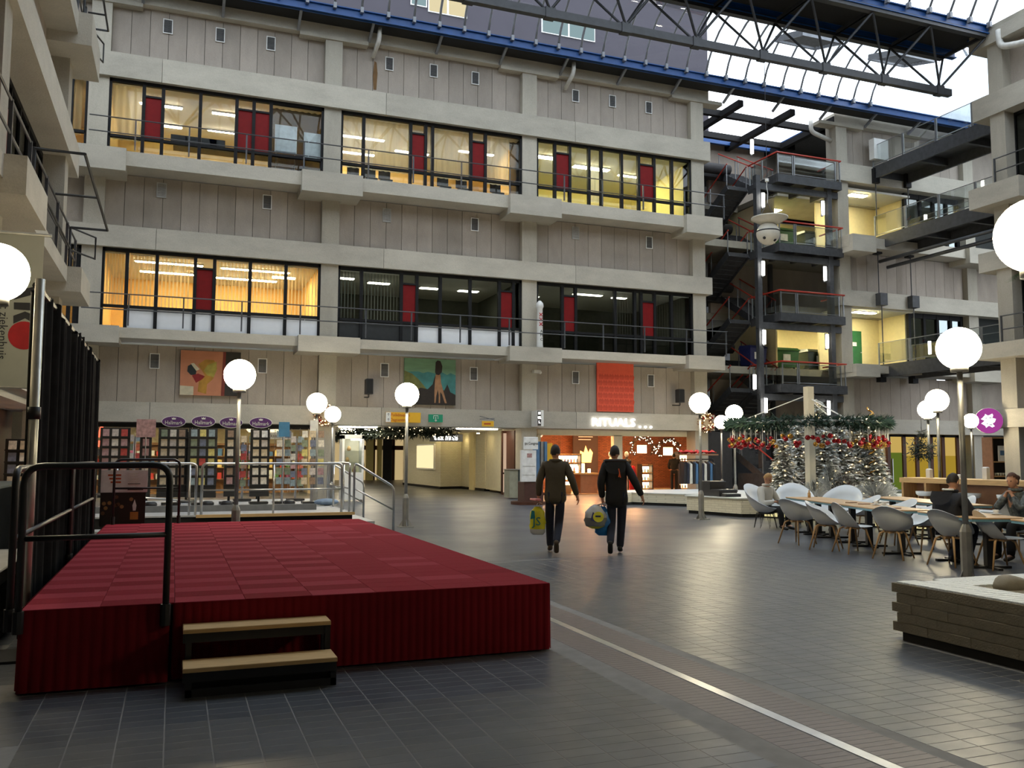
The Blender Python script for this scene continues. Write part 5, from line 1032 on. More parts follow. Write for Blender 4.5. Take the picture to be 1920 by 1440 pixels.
steelrail([(3.63, 18.95, z), (3.63, 18.95, z+1.05), (4.5, 18.95, .95), (4.5, 18.95, 0)], 'sloping stainless stair handrail at the podium end, nearer one')
steelrail([(3.63, 22.2, z), (3.63, 22.2, z+1.05), (4.5, 22.2, .95), (4.5, 22.2, 0)], 'sloping stainless stair handrail at the podium end, farther one')
# card racks
pm('oval_purple', sr(86, 36, 110), .5); pm('rack_black', (.015, .015, .016), .5); pm('wire', (.4, .4, .42), .35, .8)
cardcols = [sr(216, 208, 194), sr(196, 186, 178), sr(182, 70, 62), sr(140, 156, 162), sr(206, 188, 158), sr(176, 138, 138), sr(126, 136, 112), sr(226, 222, 216), sr(150, 124, 102), sr(196, 104, 76), sr(110, 116, 136), sr(206, 192, 116)]
for i, c in enumerate(cardcols): pm('card_%d' % i, c, .6, var=.35, scale=14)
cardme = {}
def cardmesh(i, w=.14, h=.17):
    if i not in cardme: cardme[i] = MB().box(-w/2, w/2, -.006, .006, -h/2, h/2).mesh('greeting_card', 'card_%d' % i)
    return cardme[i]
def rack(px, Y, cols, rows, label, mats, oval=False, black=True, top=2.3, text_on=True, wx=None, zbase=.43, gap=.23):
    p = PY(px, 900, Y); o = empty('card_rack', (p.x, Y, zbase), label=label, cat='card rack')
    H = top-zbase; W = cols*.2+.06
    MB().cyl((0, .08, .05), (0, .08, H-.1), .03, n=8).build('pole', 'rack_black' if black else 'wire', o); MB().box(-.22, .22, -.12, .28, .02, .07).build('foot', 'rack_black', o)
    if black:
        MB().box(-W/2, W/2, .0, .05, .3, H-.02).build('back_panel', 'rack_black', o); MB().box(-W/2, W/2, -.1, .05, .2, .32).build('bottom_tray', 'rack_black', o)
    else:
        for k in range(cols+1): MB().cyl((-W/2+k*.2+.02, .02, .25), (-W/2+k*.2+.02, .02, H), .006, n=5).build('wire_upright', 'wire', o)
    for r in range(rows):
        z = H-.14-r*gap
        if z < .35: break
        if black: MB().box(-W/2, W/2, -.07, 0, z-.11, z-.085).build('pocket', 'rack_black', o)
        for c in range(cols):
            ob('greeting_card', cardmesh(mats[(c*3+r*5+random.randrange(2)) % len(mats)]), o, ((c-(cols-1)/2)*.2, -.035, z)).rotation_euler = (R(-10), 0, R(random.uniform(-4, 4)))
    if oval:
        m = MB().plate([(.27*math.cos(a), .13*math.sin(a)) for a in [2*math.pi*k/24 for k in range(24)]], (0, 0, H+.14), (1, 0, 0), (0, 0, 1), .02); m.build('oval_sign', 'oval_purple', o)
        MB().tube([(.27*math.cos(a), -.02, H+.14+.13*math.sin(a)) for a in [2*math.pi*k/24 for k in range(24)]], .008, 4, closed=True).build('oval_rim', 'white_paint', o)
        text('lettering', 'Hallmark', .13, 'white_paint', (0, -.028, H+.11), (R(90), 0, 0), o, .002, sx=.85); MB().plate([(-.04, 0), (.04, 0), (.05, .05), (.02, .03), (0, .06), (-.02, .03), (-.05, .05)], (0, -.022, H+.19), (1, 0, 0), (0, 0, 1), -.003).build('crown_mark', 'white_paint', o)
light = [0, 1, 4, 7]; mix = [0, 1, 2, 3, 4, 5, 6, 8, 9, 10, 11]
rack(213, 23.0, 3, 7, 'black card rack with pinkish cards at the far left of the podium', [5, 5, 2, 1, 0])
rack(271, 22.6, 1, 8, 'narrow black card rack under the lilac header card', [3, 0, 5, 2])
rack(322, 22.8, 3, 8, 'card rack with green and brown cards under an oval purple sign', [6, 4, 8, 0, 1], True)
rack(378, 22.4, 3, 8, 'card rack with red, blue and yellow cards under the widest oval sign', [2, 3, 10, 9, 11, 6], True)
rack(430, 22.8, 1, 7, 'narrow black card rack with brown pictures, left of the lamp post', [8, 4, 5, 0], True)
rack(486, 22.6, 2, 7, 'black card rack with pale cards, right of the lamp post', light, True)
rack(530, 22.6, 2, 8, 'wire card rack with grey-green pictures under a teal header', [6, 3, 0, 10], False, False)
rack(585, 22.2, 3, 8, 'wire card rack at the right end of the podium with mixed cards', mix, False, False)
rack(350, 24.0, 2, 8, 'card rack standing second row, behind the green and brown one', mix, False, True, 2.25); rack(455, 24.2, 3, 8, 'card rack standing second row, behind the lamp post', mix, False, False, 2.2); rack(250, 24.2, 2, 8, 'card rack standing second row, near the left end', mix, False, False, 2.2); rack(555, 24.0, 2, 8, 'card rack standing second row, near the right end', mix, False, False, 2.2)
for px, py, w, h, mt, lb in ((274, 803, .42, .42, 'card_5', 'lilac header card with small oval emblems above the racks'), (533, 805, .26, .36, 'spandrel_blue', 'teal header card above the wire rack'), (589, 803, .2, .4, 'paper', 'white header card with a dark figure at the podium end')):
    p = PY(px, py, 22.3); hc = plate('header_card', (p.x, 22.3, p.z), w, h, mt, lb, 'sign', .015); MB().cyl((0, .02, -(p.z-.43)), (0, .02, h/2), .012, n=6).build('stick', 'wire', hc)
for i, px in enumerate((283, 425, 543, 390)):
    p = PY(px, 940, 22.0); tag(MB().lathe([(.1, 0), (.14, .05), (.13, .1), (.09, .13)], (p.x, 22.0, .43), 10).build('rack_base', 'black_plastic', smooth=True), 'black round caster base under a card rack, %s from the left' % ORD[[0, 2, 3, 1][i]], 'base')
tag(MB().ball((0, 0, 0), .3, 12, 8, (1, .7, .28)).build('blue_bag', pm('bag_pale', sr(120, 140, 165), .7), loc=(PY(612, 935, 21.6).x, 21.6, .52)), 'pale blue plastic bag lying on the podium', 'bag')
rack(32, 19.5, 2, 7, 'black card rack at the far left edge behind the curtain pole', [0, 8, 10, 4], False, True, 1.95, zbase=0)
# left wing shop front, glimpsed beside the pole
L = empty('wall_left_shop', label='brown shop front under the left wing', cat='wall', kind='structure')
boxo('shop_wall', -3.9, -3.8, 9, 25, 0, 2.82, 'brown_frame', L); boxo('shop_ceiling', -9, -3, 9, 25, 2.7, 2.82, 'ceiling_white', L)
em('shop_orange', (1, .45, .16), 1.6)
for i, y in enumerate((18.5, 20.5, 22.5)):
    tag(MB().box(-3.78, -3.74, y, y+.35, 1.2, 2.3).build('wall_light', 'shop_orange'), 'orange lit panel in the left shop front, %s from the curtain' % ORD[i], 'lamp')
o = empty('grey_counter', (-1.9, 10.8, 0), label='dark grey counter block at the left edge beside the guard rail', cat='counter'); MB().bbox(-.45, .22, -.4, 2.2, 0, 1.28, .02).build('body', pm('counter_grey', (.09, .105, .11), .6), o); MB().box(-.1, .1, -.41, -.4, .95, 1.05).build('label_plate', 'podium_grey', o)
o = empty('white_ledge', (-1.75, 8.2, 0), label='low brick ledge with a pale top at the left edge beside the stage', cat='ledge'); MB().box(-.45, .38, 0, 2.5, 0, .5).build('body', brickmat('dark_brick', (.10, .10, .10), (.08, .08, .08), (.05, .05, .05)), o); MB().bbox(-.47, .4, 0, 2.5, .5, .62, .01).build('top', 'podium_top', o)
# ================================================================ NEAR BRICK PLANTER (right)
P = empty('brick_planter', (6.04, 6.2, 0), label='near white-topped brick planter with boulders at the right edge', cat='planter')
pm('brick_side', sr(128, 120, 102), .85, var=.08, scale=12, bump=.4, bscale=60); pm('brick_top', sr(214, 220, 222), .7, var=.05, scale=20, bump=.4, bscale=60); pm('mortar_grey', sr(122, 114, 96), .9)
MB().box(.016, 3.2, -3.6, -.012, .08, .495).build('core', 'mortar_grey', P); MB().box(.03, 3.2, -3.6, -.02, 0, .08).build('plinth', 'black_matte', P)
bh = .084; bm = MB().bbox(-.1085, .1085, -.05, .05, -.0398, .0398, .004).mesh('brick', 'brick_side')
for r in range(5):
    z = .08+bh*(r+.5)
    for k in range(17):
        y = -.105-(.105 if r % 2 else 0)-k*.218+.1
        if y > -.1: y = -.055
        ob('brick', bm, P, (.042+random.uniform(-.004, .003), y, z), R(90))
tmx = MB().bbox(-.105, .105, -.036, .036, 0, .022, .004).mesh('top_brick', 'brick_top')
for k in range(46): ob('top_brick', tmx, P, (.1, -.04-k*.0775, .492)); ob('top_brick', tmx, P, (.315, -.04-k*.0775, .492)) if k > 0 else None
for k in range(38):
    ob('top_brick', tmx, P, (.46+k*.0775, -.1, .492), R(90)); ob('top_brick', tmx, P, (.46+k*.0775, -.315, .492), R(90))
MB().box(.43, 3.2, -3.6, -.43, .47, .49).build('soil', 'black_matte', P)
pm('stone_grey', sr(134, 128, 116), .8, var=.15, bump=.4, bscale=8); pm('stone_tan', sr(160, 128, 98), .8, var=.15, bump=.4, bscale=8)
def stone(c, s, mat, label, seed):
    rnd = random.Random(seed); m = MB().ball((0, 0, 0), 1, 14, 10); ph = [rnd.uniform(0, 6) for _ in range(6)]
    m.v = [((1+.12*math.sin(3*v[0]+ph[0])+.1*math.sin(4*v[1]+ph[1]))*v[0]*s[0], (1+.12*math.sin(3*v[2]+ph[2])+.08*math.sin(5*v[0]+ph[3]))*v[1]*s[1], v[2]*s[2]*(1+.1*math.sin(4*v[0]+ph[4]))) for v in m.v]
    return tag(m.build('boulder', mat, smooth=True, loc=c), label, 'boulder')
stone((6.72, 5.62, .52), (.19, .11, .09), 'stone_grey', 'rounded grey boulder in the brick planter', 1); stone((7.0, 5.42, .52), (.17, .13, .1), 'stone_tan', 'tan boulder beside the grey one in the brick planter', 2); stone((6.75, 5.35, .5), (.1, .08, .05), 'stone_grey', 'small dark grey stone in the brick planter', 3); stone((6.9, 5.2, .5), (.08, .07, .05), 'stone_tan', 'small pale stone at the right edge in the brick planter', 4)
# ================================================================ OCTAGON BENCH-PLANTERS by the trees
pm('planter_top', sr(222, 226, 226), .35, var=.04); em('glass_block', (1, .88, .42), .8)
def octo(poly, label, h=.45, blocks=()):
    cx = sum(p[0] for p in poly)/len(poly); cy = sum(p[1] for p in poly)/len(poly); o = empty('planter_bench', (cx, cy, 0), label=label, cat='planter'); q = [(x-cx, y-cy) for x, y in poly]
    sc = lambda k: [(x*k, y*k) for x, y in q]
    MB().prism(sc(.985), 0, .09).build('plinth', 'black_matte', o); MB().prism(q, .09, h-.03).build('wall', 'painted_brick', o); MB().prism(sc(1.015), h-.03, h).build('top_slab', 'planter_top', o)
    for (a, b, n) in blocks:
        A, B = Vector((a[0]-cx, a[1]-cy, 0)), Vector((b[0]-cx, b[1]-cy, 0)); d = (B-A)/n; nn = Vector((d.y, -d.x, 0)).normalized()*.012
        for i in range(n):
            for zz in (.04, .2): MB().plate([(.06, 0), (.94, 0), (.94, .14), (.06, .14)], A+d*i+nn+Vector((0, 0, zz)), d, (0, 0, 1), -.02).build('glass_block', 'glass_block', o)
    return o
octo([(14.2, 26.6), (14.76, 27.0), (15.84, 25.3), (18.5, 25.0), (20, 27), (19, 29), (16, 29), (14.2, 28)], 'low white brick planter bench in front of the perfume shop', .42)
octo([(14.02, 22.36), (14.43, 20.3), (14.9, 20.1), (15.9, 17.6), (19, 17.2), (21.5, 19.5), (21, 22), (17, 24)], 'white brick planter bench with lit glass blocks beside the seated man', .52, [((14.95, 20.0), (15.75, 18.0), 5)])
octo([(14.95, 17.1), (15.78, 15.1), (15.95, 12.6), (16.5, 12.6), (16.5, 17.1)], 'low white planter wall with lit blocks behind the second table row', .5, [((15.28, 16.3), (15.72, 15.2), 4)])
# black stepped display on the bench
o = empty('brochure_stand', (14.62, 21.9, .52), label='black stepped stand with white brochures on the planter bench', cat='stand')
MB().bbox(-.3, .25, -.3, .3, 0, .42, .02).build('back', 'black_plastic', o); MB().bbox(-.3, .3, -.75, -.3, 0, .2, .02).build('step', 'black_plastic', o); MB().box(-.25, .25, -1.0, -.75, 0, .08).build('tray', 'black_plastic', o)
for k in range(3): MB().box(-.2+k*.15, -.08+k*.15, -.98, -.6, .205 if False else .085, .095).build('brochure', 'paper', o)
# ================================================================ KIOSK AND BIN
o = empty('info_kiosk', (11.45, 28.3, 0), label='white information pillar headed Congres on a brown foot', cat='kiosk')
MB().cyl((0, 0, 0), (0, 0, .1), .62, n=20).build('foot', 'brown_frame', o); MB().bbox(-.28, .42, -.3, .3, .1, .78, .02).build('pedestal', pm('kiosk_brown', sr(78, 50, 44), .6), o); MB().bbox(-.4, .14, -.34, -.2, .78, 1.85, .01).build('panel', 'flip_white', o)
MB().bbox(-.32, .2, -.36, -.3, 1.88, 2.3, .01).build('header', 'flip_white', o); text('lettering', 'ips Congres', .13, 'ink', (-.05, -.368, 2.08), (R(90), 0, 0), o, .003, sx=.8)
for x, mt in ((.28, 'goods_2'), (.42, 'grey_steel'), (.56, 'goods_2')): MB().box(x-.05, x+.05, -.2, .2, .9, 2.15).build('side_column', mt, o)
MB().box(.6, .85, -.1, .1, 1.0, 2.1).build('side_board', 'sign_yellow', o)
for z in (1.3, 1.0): MB().box(-.36, .1, -.345, -.34, z, z+.012).build('text_line', 'grey_steel', o)
MB().box(-.2, -.02, -.345, -.34, 1.6, 1.74).build('photo', 'card_5', o)
o = empty('litter_bin', (12.55, 32.3, 0), label='dark grey two-part litter bin beside the second column', cat='bin'); MB().bbox(-.4, -.05, -.3, .3, .05, 1.12, .02).build('left_body', pm('bin_pale', sr(150, 150, 132), .6), o); MB().bbox(-.05, .45, -.32, .3, .05, 1.12, .02).build('right_body', pm('bin_slate', sr(52, 60, 58), .5), o); MB().box(-.42, .47, -.34, .32, 1.12, 1.15).build('lid', 'grey_steel', o); MB().box(.1, .35, -.33, -.32, .95, 1.05).build('flap', 'black_matte', o)
# ================================================================ CHRISTMAS DISPLAY on the middle planter
pm('flock_white', sr(240, 241, 238), .8, var=.12, scale=20); pm('flock_grey', sr(196, 196, 190), .85, var=.2, scale=20); pm('fir_green', sr(60, 78, 58), .85, var=.35, scale=20); pm('bark', sr(80, 62, 48), .9)
pm('post_cream', sr(214, 206, 184), .6, var=.04)
PC = Vector((16.54, 20.0, .52))
o = empty('ring_post', PC, label='cream square post rising through the Christmas ring', cat='post'); MB().box(-.1, .1, -.1, .1, 0, 3.08).build('shaft', 'post_cream', o)
o = empty('christmas_ring', (16.6, 20.2, 2.56), label='large suspended Christmas ring with fir garland and red and gold baubles', cat='decoration')
RR_ = 2.05; N = 48; rp = [(RR_*math.cos(2*math.pi*k/N), RR_*math.sin(2*math.pi*k/N), 0) for k in range(N)]
MB().tube(rp, .05, 6, closed=True).build('hoop', 'white_paint', o, True)
for k in range(3): MB().beam((RR_*math.cos(k*2.094+.4), RR_*math.sin(k*2.094+.4), .0), (0, 0, .8), .025, .025).build('stay', 'white_paint', o)
garland('ring_fir', rp+[rp[0]], .2, None, parent=o, dens=120, bulbs=10, mat='garland_green')
bme = {k: MB().ball((0, 0, 0), .062, 10, 8).mesh('bauble', k, True) for k in ('bauble_red', 'bauble_gold')}
rib = MB().box(-.012, .012, -.003, .003, -.3, 0).mesh('ribbon', 'flock_white')
for k in range(64):
    a = 2*math.pi*k/64+random.uniform(-.03, .03); r = RR_+random.uniform(-.08, .08); h = random.uniform(.22, .5)
    ob('ribbon', rib, o, (r*math.cos(a), r*math.sin(a), -.1), a, (1, 1, h/.3)); ob('bauble', bme['bauble_red' if random.random() < .62 else 'bauble_gold'], o, (r*math.cos(a), r*math.sin(a), -.1-h-.05), 0, [random.uniform(.8, 1.25)]*3)
for k in range(96):
    a = random.uniform(0, 6.28); ob('bauble', bme['bauble_red' if random.random() < .6 else 'bauble_gold'], o, ((RR_+random.uniform(-.12, .12))*math.cos(a), (RR_+random.uniform(-.12, .12))*math.sin(a), -.42-random.uniform(0, .22)))
def xtree(x, y, z0, h, r, label, white=.75, lights=70, seed=0):
    rnd = random.Random(seed); o = empty('christmas_tree', (x, y, z0), label=label, cat='Christmas tree', group='flocked Christmas trees on the planter')
    MB().tube([(0, 0, 0), (0, 0, h*.95)], [.05, .012], 6).build('trunk', 'bark', o); MB().box(-.2, .2, -.2, .2, 0, .06).build('stand', 'bark', o)
    m = MB(); tips = []
    lay = int(h/.11)
    for i in range(lay):
        t = i/lay; z = .12+(h-.12)*t; R_ = r*(1-t)**.85+.04; n = max(5, int(16*(1-t)+9))
        for k in range(n):
            a = 2*math.pi*(k+rnd.random())/n; L = R_*rnd.uniform(.75, 1.1); d = Vector((math.cos(a), math.sin(a), 0)); side = Vector((-d.y, d.x, 0)); base = Vector((0, 0, z+rnd.uniform(-.07, .07))); tip = base+d*L+Vector((0, 0, -L*.28+rnd.uniform(-.03, .06)))
            for s_ in range(5):
                f = .25+.17*s_; c = base.lerp(tip, f); w = .08+.05*(1-t)
                for sg in (-1, 1):
                    m.cur = 0 if rnd.random() < white else (1 if rnd.random() < .55 else 2)
                    q = c+side*sg*w*rnd.uniform(1.0, 1.8)+d*.06+Vector((0, 0, rnd.uniform(-.03, .03))); m.add([c-d*.05+Vector((0, 0, .02)), c+d*.06+Vector((0, 0, .03)), q, q+d*.05+Vector((0, 0, -.02))], [(0, 1, 3, 2)])
            m.cur = 0 if rnd.random() < white else 1; m.add([tip-side*.035-d*.08, tip+side*.035-d*.08, tip+d*.04, tip-d*.05+Vector((0, 0, .04))], [(0, 1, 2), (0, 3, 2), (1, 2, 3)]); tips.append(tip)
    tag(m.build('branches', ['flock_white', 'flock_grey', 'fir_green'], o), kind='stuff')
    m = MB(); 
    for p in rnd.sample(tips, min(lights, len(tips))): m.ball(p*1.0+Vector((0, 0, .02)), .015, 5, 4)
    tag(m.build('fairy_lights', 'dot_light', o), kind='stuff')
for i, (px, Y, h, r, lb, wh, li) in enumerate(((1470, 19.6, 1.6, .42, 'smallest white flocked Christmas tree at the left of the group', .93, 60), (1498, 20.6, 2.0, .5, 'white flocked Christmas tree, second from the left', .92, 60), (1535, 21.4, 2.85, .75, 'tallest flocked Christmas tree reaching above the ring', .85, 100), (1575, 20.6, 2.25, .72, 'wide flocked Christmas tree right of the post, densely lit', .85, 110), (1610, 21.0, 2.35, .75, 'flocked Christmas tree, second from the right', .82, 100), (1634, 20.3, 1.9, .6, 'greyer flocked Christmas tree at the right of the group', .75, 70), (1548, 20.3, 1.9, .55, 'flocked Christmas tree in the middle front of the group', .8, 70))):
    p = PY(px, 900, Y); xtree(p.x, Y, .52, h, r, lb, wh, li, i+3)
def twigbush(px, Y, r, h, mat, label, n=260, seed=1, fan=False):
    rnd = random.Random(seed); p = PY(px, 930, Y); o = empty('twig_bush', (p.x, Y, .52), label=label, cat='bush'); m = MB()
    for _ in range(n):
        a = rnd.uniform(0, 6.28); e = rnd.uniform(.05, 1) if fan else rnd.uniform(-.1, 1); d = Vector((math.cos(a)*math.cos(e*1.57), math.sin(a)*math.cos(e*1.57), math.sin(e*1.57))); q = Vector((d.x*r, d.y*r, d.z*h)); s_ = d.orthogonal().normalized()*.011
        b = q*.45 if not fan else Vector((0, 0, 0)); m.add([b-s_, b+s_, q+s_*.6, q-s_*.6], [(0, 1, 2, 3)])
        for k in range(3):
            c = b.lerp(q, rnd.uniform(.5, .95)); t = c+(d+Vector((rnd.uniform(-.6, .6), rnd.uniform(-.6, .6), rnd.uniform(-.3, .5))))*.09; m.add([c-s_, c+s_, t], [(0, 1, 2)])
    tag(m.build('twigs', mat, o), kind='stuff'); MB().lathe([(.1, 0), (.13, .06), (.05, .1)], (0, 0, 0), 8).build('root_ball', 'bark', o)
twigbush(1642, 18.6, .55, .62, 'flock_grey', 'pale fan-shaped twig bush at the right front of the trees', 420, 1, True); twigbush(1527, 18.9, .36, .5, 'flock_grey', 'round pale twig bush behind the post', 300, 2); twigbush(1558, 19.3, .34, .95, 'flock_grey', 'upright fluffy grey twig bush in front of the trees', 380, 3); twigbush(1580, 19.1, .3, .7, 'bark', 'brown twig bush in front of the right-hand trees', 260, 4)
o = empty('rattan_column', (18.8, 20.1, .52), label='tall golden rattan column with fir at the right of the ring', cat='decoration')
MB().tube([(.08*math.cos(k*.7), .08*math.sin(k*.7), k*.03) for k in range(86)], .025, 5).build('spiral', 'bauble_gold', o); m = MB()
for _ in range(30): needles(m, (0, 0, random.uniform(1.5, 1.8)), .16, 8, .12, .02)
tag(m.build('fir_sprig', 'garland_green', o), kind='stuff')
o = empty('grey_lounger', (15.0, 18.6, 0), label='dark grey round-backed lounge seat beside the planter', cat='seat'); MB().grid(lambda s, t: (.35*math.cos(math.pi*(s+.1)), .35*math.sin(math.pi*(s+.1)), .3+.62*t*(math.sin(math.pi*s)**.5)), 14, 6).build('shell', 'black_plastic', o, True); MB().cyl((0, 0, .28), (0, 0, .36), .33).build('cushion', 'counter_grey', o); MB().cyl((0, 0, 0), (0, 0, .28), .04).build('stem', 'black_plastic', o); o.location = (14.6, 18.1, 0)
o = empty('fir_ball', (20.4, 19.8, 1.84), label='dark hanging fir ball in front of the yellow glass wall', cat='decoration'); m = MB()
for _ in range(120): needles(m, (random.uniform(-.25, .25), random.uniform(-.25, .25), random.uniform(-.2, .2)), .2, 5, .14, .02)
for _ in range(30): needles(m, (0, 0, random.uniform(.2, .55)), .1, 5, .12, .02)
tag(m.build('foliage', 'garland_dark', o), kind='stuff'); MB().cyl((0, 0, .3), (0, 0, 1.0), .008, n=5).build('cord', 'black_plastic', o); MB().tube([(0, 0, 1.0), (.38, .12, 1.02)], .01, 5).build('arm', 'lamp_post', o)
# ================================================================ CAFE FURNITURE
pm('shell_white', sr(226, 230, 232), .35, var=.02, spec=.4); pm('oak', sr(188, 150, 104), .55, var=.12, scale=4, stretch=(8, 8, 1)); pm('table_edge', sr(112, 158, 176), .5); pm('table_wood', sr(196, 160, 118), .45, var=.1, scale=3, stretch=(1, 9, 9)); pm('cup_white', (.8, .8, .78), .3)
def shell(arm, big=False):
    m = MB(); NU, NV = 28, 9; zs = .44 if not big else .36; R0 = .29 if not big else .44
    def rim(th):      # th = 0 at the front, pi at the back
        b = .5-.5*math.cos(th)
        if big: return zs+.10+.55*b**1.2
        if arm: return zs+.02+.23*min(1, b*2.0)**1.5+.16*b**3
        return zs+.02+.40*max(0, (b-.55)/.45)**.9
    def fn(s, t, off):
        th = 2*math.pi*s; k = t; r = R0*(1+.08*math.cos(th))*(k**.75)+off; bk = .5-.5*math.cos(th)
        lean = .07*bk*max(0, t-.5)*2; z = zs+(rim(th)-zs)*(t**2.6)-off*.4
        return (r*math.sin(th), r*math.cos(th)-lean*(1 if bk > .5 else 0), z)
    m.grid(lambda s, t: fn(s, t, 0), NU, NV); m.grid(lambda s, t: fn(s, t, .012 if t > .05 else 0), NU, NV)
    k = len(m.v)//2; r0 = (NV-1)*NU
    for i in range(NU-1): m.f.append((r0+i, r0+i+1, k+r0+i+1, k+r0+i)); m.mi.append(0)
    return m
SH = {'arm': shell(True).mesh('shell', 'shell_white', True), 'plain': shell(False).mesh('shell', 'shell_white', True), 'big': shell(True, True).mesh('shell', 'shell_white', True)}
legm = {}
for sx_ in (-1, 1):
    for sy_ in (-1, 1): legm[sx_, sy_] = MB().tube([(sx_*.1, sy_*.1, .435), (sx_*.15, sy_*.15, .40), (sx_*.24, sy_*.25, 0)], [.016, .018, .012], 7).mesh('leg', 'oak', True)
undr = MB().box(-.15, .15, -.015, .015, .405, .43).box(-.015, .015, -.15, .15, .405, .43).mesh('under_frame', 'oak')
def chair(x, y, rz, kind, label):
    o = empty('shell_chair', (x, y, 0), rz, label, 'chair', 'white shell chairs of the cafe'); ob('shell', SH[kind], o)
    for k, me in legm.items(): ob('leg', me, o)
    ob('under_frame', undr, o); return o
wirebase = MB().tube([(.2*math.cos(a), .2*math.sin(a), .34) for a in [2*math.pi*k/16 for k in range(16)]], .008, 5, closed=True)
for k in range(8):
    a = 2*math.pi*k/8; wirebase.tube([(.2*math.cos(a), .2*math.sin(a), .34), (.27*math.cos(a+.2), .27*math.sin(a+.2), .01), (.2*math.cos(a+.4), .2*math.sin(a+.4), .34)], .006, 4)
wb = wirebase.mesh('wire_base', 'black_plastic')
def eggchair(x, y, rz, label):
    o = empty('egg_chair', (x, y, 0), rz, label, 'chair', 'round white lounge chairs'); ob('shell', SH['big'], o); ob('wire_base', wb, o); return o
# facing: rz = 0 looks along +y
F = lambda dx, dy: math.atan2(-dx, dy)
chair(11.0, 13.72, F(1, .2), 'arm', 'white armchair at the long table, farthest on the walkway side'); chair(10.82, 12.72, F(.8, -.9), 'arm', 'white armchair turned with its open side to the walkway'); chair(10.86, 12.1, F(1, -.15), 'plain', 'armless white chair between two armchairs at the long table'); chair(10.86, 11.2, F(1, .5), 'arm', 'white armchair seen from behind at the near end of the long table'); chair(10.98, 10.16, F(1, .1), 'arm', 'white armchair under the man in the dark jacket'); chair(11.32, 9.62, F(1, -.35), 'plain', 'armless white chair right of the lamp post by the brick planter')
chair(12.75, 13.0, F(-1, .2), 'arm', 'white chair on the far side of the long table, near its middle'); chair(12.3, 11.9, F(-1, .3), 'arm', 'white chair on the far side of the long table, near end'); chair(13.4, 14.6, F(-1, .3), 'arm', 'white chair on the far side of the long table, far end'); chair(12.75, 10.35, F(-1, .1), 'arm', 'white chair under the woman in the patterned top'); chair(13.6, 11.2, F(1, 0), 'plain', 'white chair at the second table row behind the man in the dark jacket'); chair(13.3, 9.4, F(-1, 0), 'arm', 'pale chair behind the woman near the right edge'); chair(14.9, 13.6, F(-1, .3), 'plain', 'white chair on the far side of the second table row')
eggchair(12.75, 17.0, F(.3, -1), 'round white lounge chair under the reading man'); eggchair(13.75, 17.2, F(-.6, -1), 'empty round white lounge chair right of the reading man'); eggchair(13.78, 15.7, F(-1, -.6), 'round white lounge chair tilted high behind the long table')
tu = Vector((.331, .944, 0)); tn = Vector((.944, -.331, 0))
def table(p, L, w, label, rows=2):
    p = Vector((p[0], p[1], 0)); o = empty('cafe_table', p, math.atan2(-tu.x, tu.y), label, 'table', 'long cafe tables')
    MB().bbox(0, w, 0, L, .735, .755, .003).build('top', 'table_wood', o); MB().box(.005, w-.005, .005, L-.005, .70, .735).build('edge_band', 'table_edge', o)
    for y in (.35, L-.35):
        MB().box(w/2-.05, w/2+.05, y-.05, y+.05, .03, .70).build('pedestal', 'black_plastic', o); MB().box(w/2-.32, w/2+.32, y-.035, y+.035, 0, .035).box(w/2-.035, w/2+.035, y-.3, y+.3, 0, .03).build('foot', 'black_plastic', o)
table((10.98, 11.45), 1.95, .8, 'wooden cafe table with pale blue edge, near section of the long row'); table((11.63, 13.31), 1.7, .8, 'wooden cafe table with pale blue edge, middle section of the long row'); table((12.21, 14.95), 1.2, .8, 'wooden cafe table with pale blue edge, far section behind the post')
table((10.72, 9.55), 1.6, .85, 'cafe table with cups between the man and the woman'); table((10.5, 7.6), 1.7, .85, 'cafe table cut off by the right edge'); table((13.35, 12.3), 1.9, .75, 'white-lit cafe table in the second row, near section'); table((14.0, 14.15), 1.6, .75, 'white-lit cafe table in the second row, far section')
# crockery and small things
def cup(x, y, label):
    o = empty('cup_and_saucer', (x, y, .755), label=label, cat='cup'); MB().lathe([(.02, .012), (.035, .02), (.045, .075), (.042, .075), (.03, .02), (.001, .018)], (0, 0, 0), 12).build('cup', 'cup_white', o, True); MB().lathe([(.001, 0), (.05, .002), (.08, .014), (.078, .016), (.05, .008), (.001, .006)], (0, 0, 0), 14).build('saucer', 'cup_white', o, True)
cup(11.55, 10.2, 'white cup and saucer in front of the woman, left one'); cup(11.7, 9.98, 'white cup and saucer in front of the woman, right one'); cup(11.75, 12.3, 'white cup on the near section of the long table'); cup(11.95, 12.7, 'white cup farther along the long table')
for i, (x, y) in enumerate(((11.95, 13.0), (12.1, 13.5), (11.45, 11.75))): tag(MB().bbox(x-.09, x+.09, y-.06, y+.06, .756, .77, .003).build('menu_card', 'counter_wood'), 'small brown menu holder lying on the long table, %s from the near end' % ORD[[1, 2, 0][i]], 'menu')
tag(MB().bbox(11.2, 11.5, 8.9, 9.12, .756, .768, .002).build('paper_sheet', 'paper'), 'white sheets of paper at the right end of the cafe table', 'paper'); tag(MB().lathe([(.03, 0), (.035, .09), (.015, .12), (.018, .16)], (12.85, 15.6, .756), 10).build('bottle', 'wood_light', smooth=True), 'small golden bottle on the far end of the long table', 'bottle')
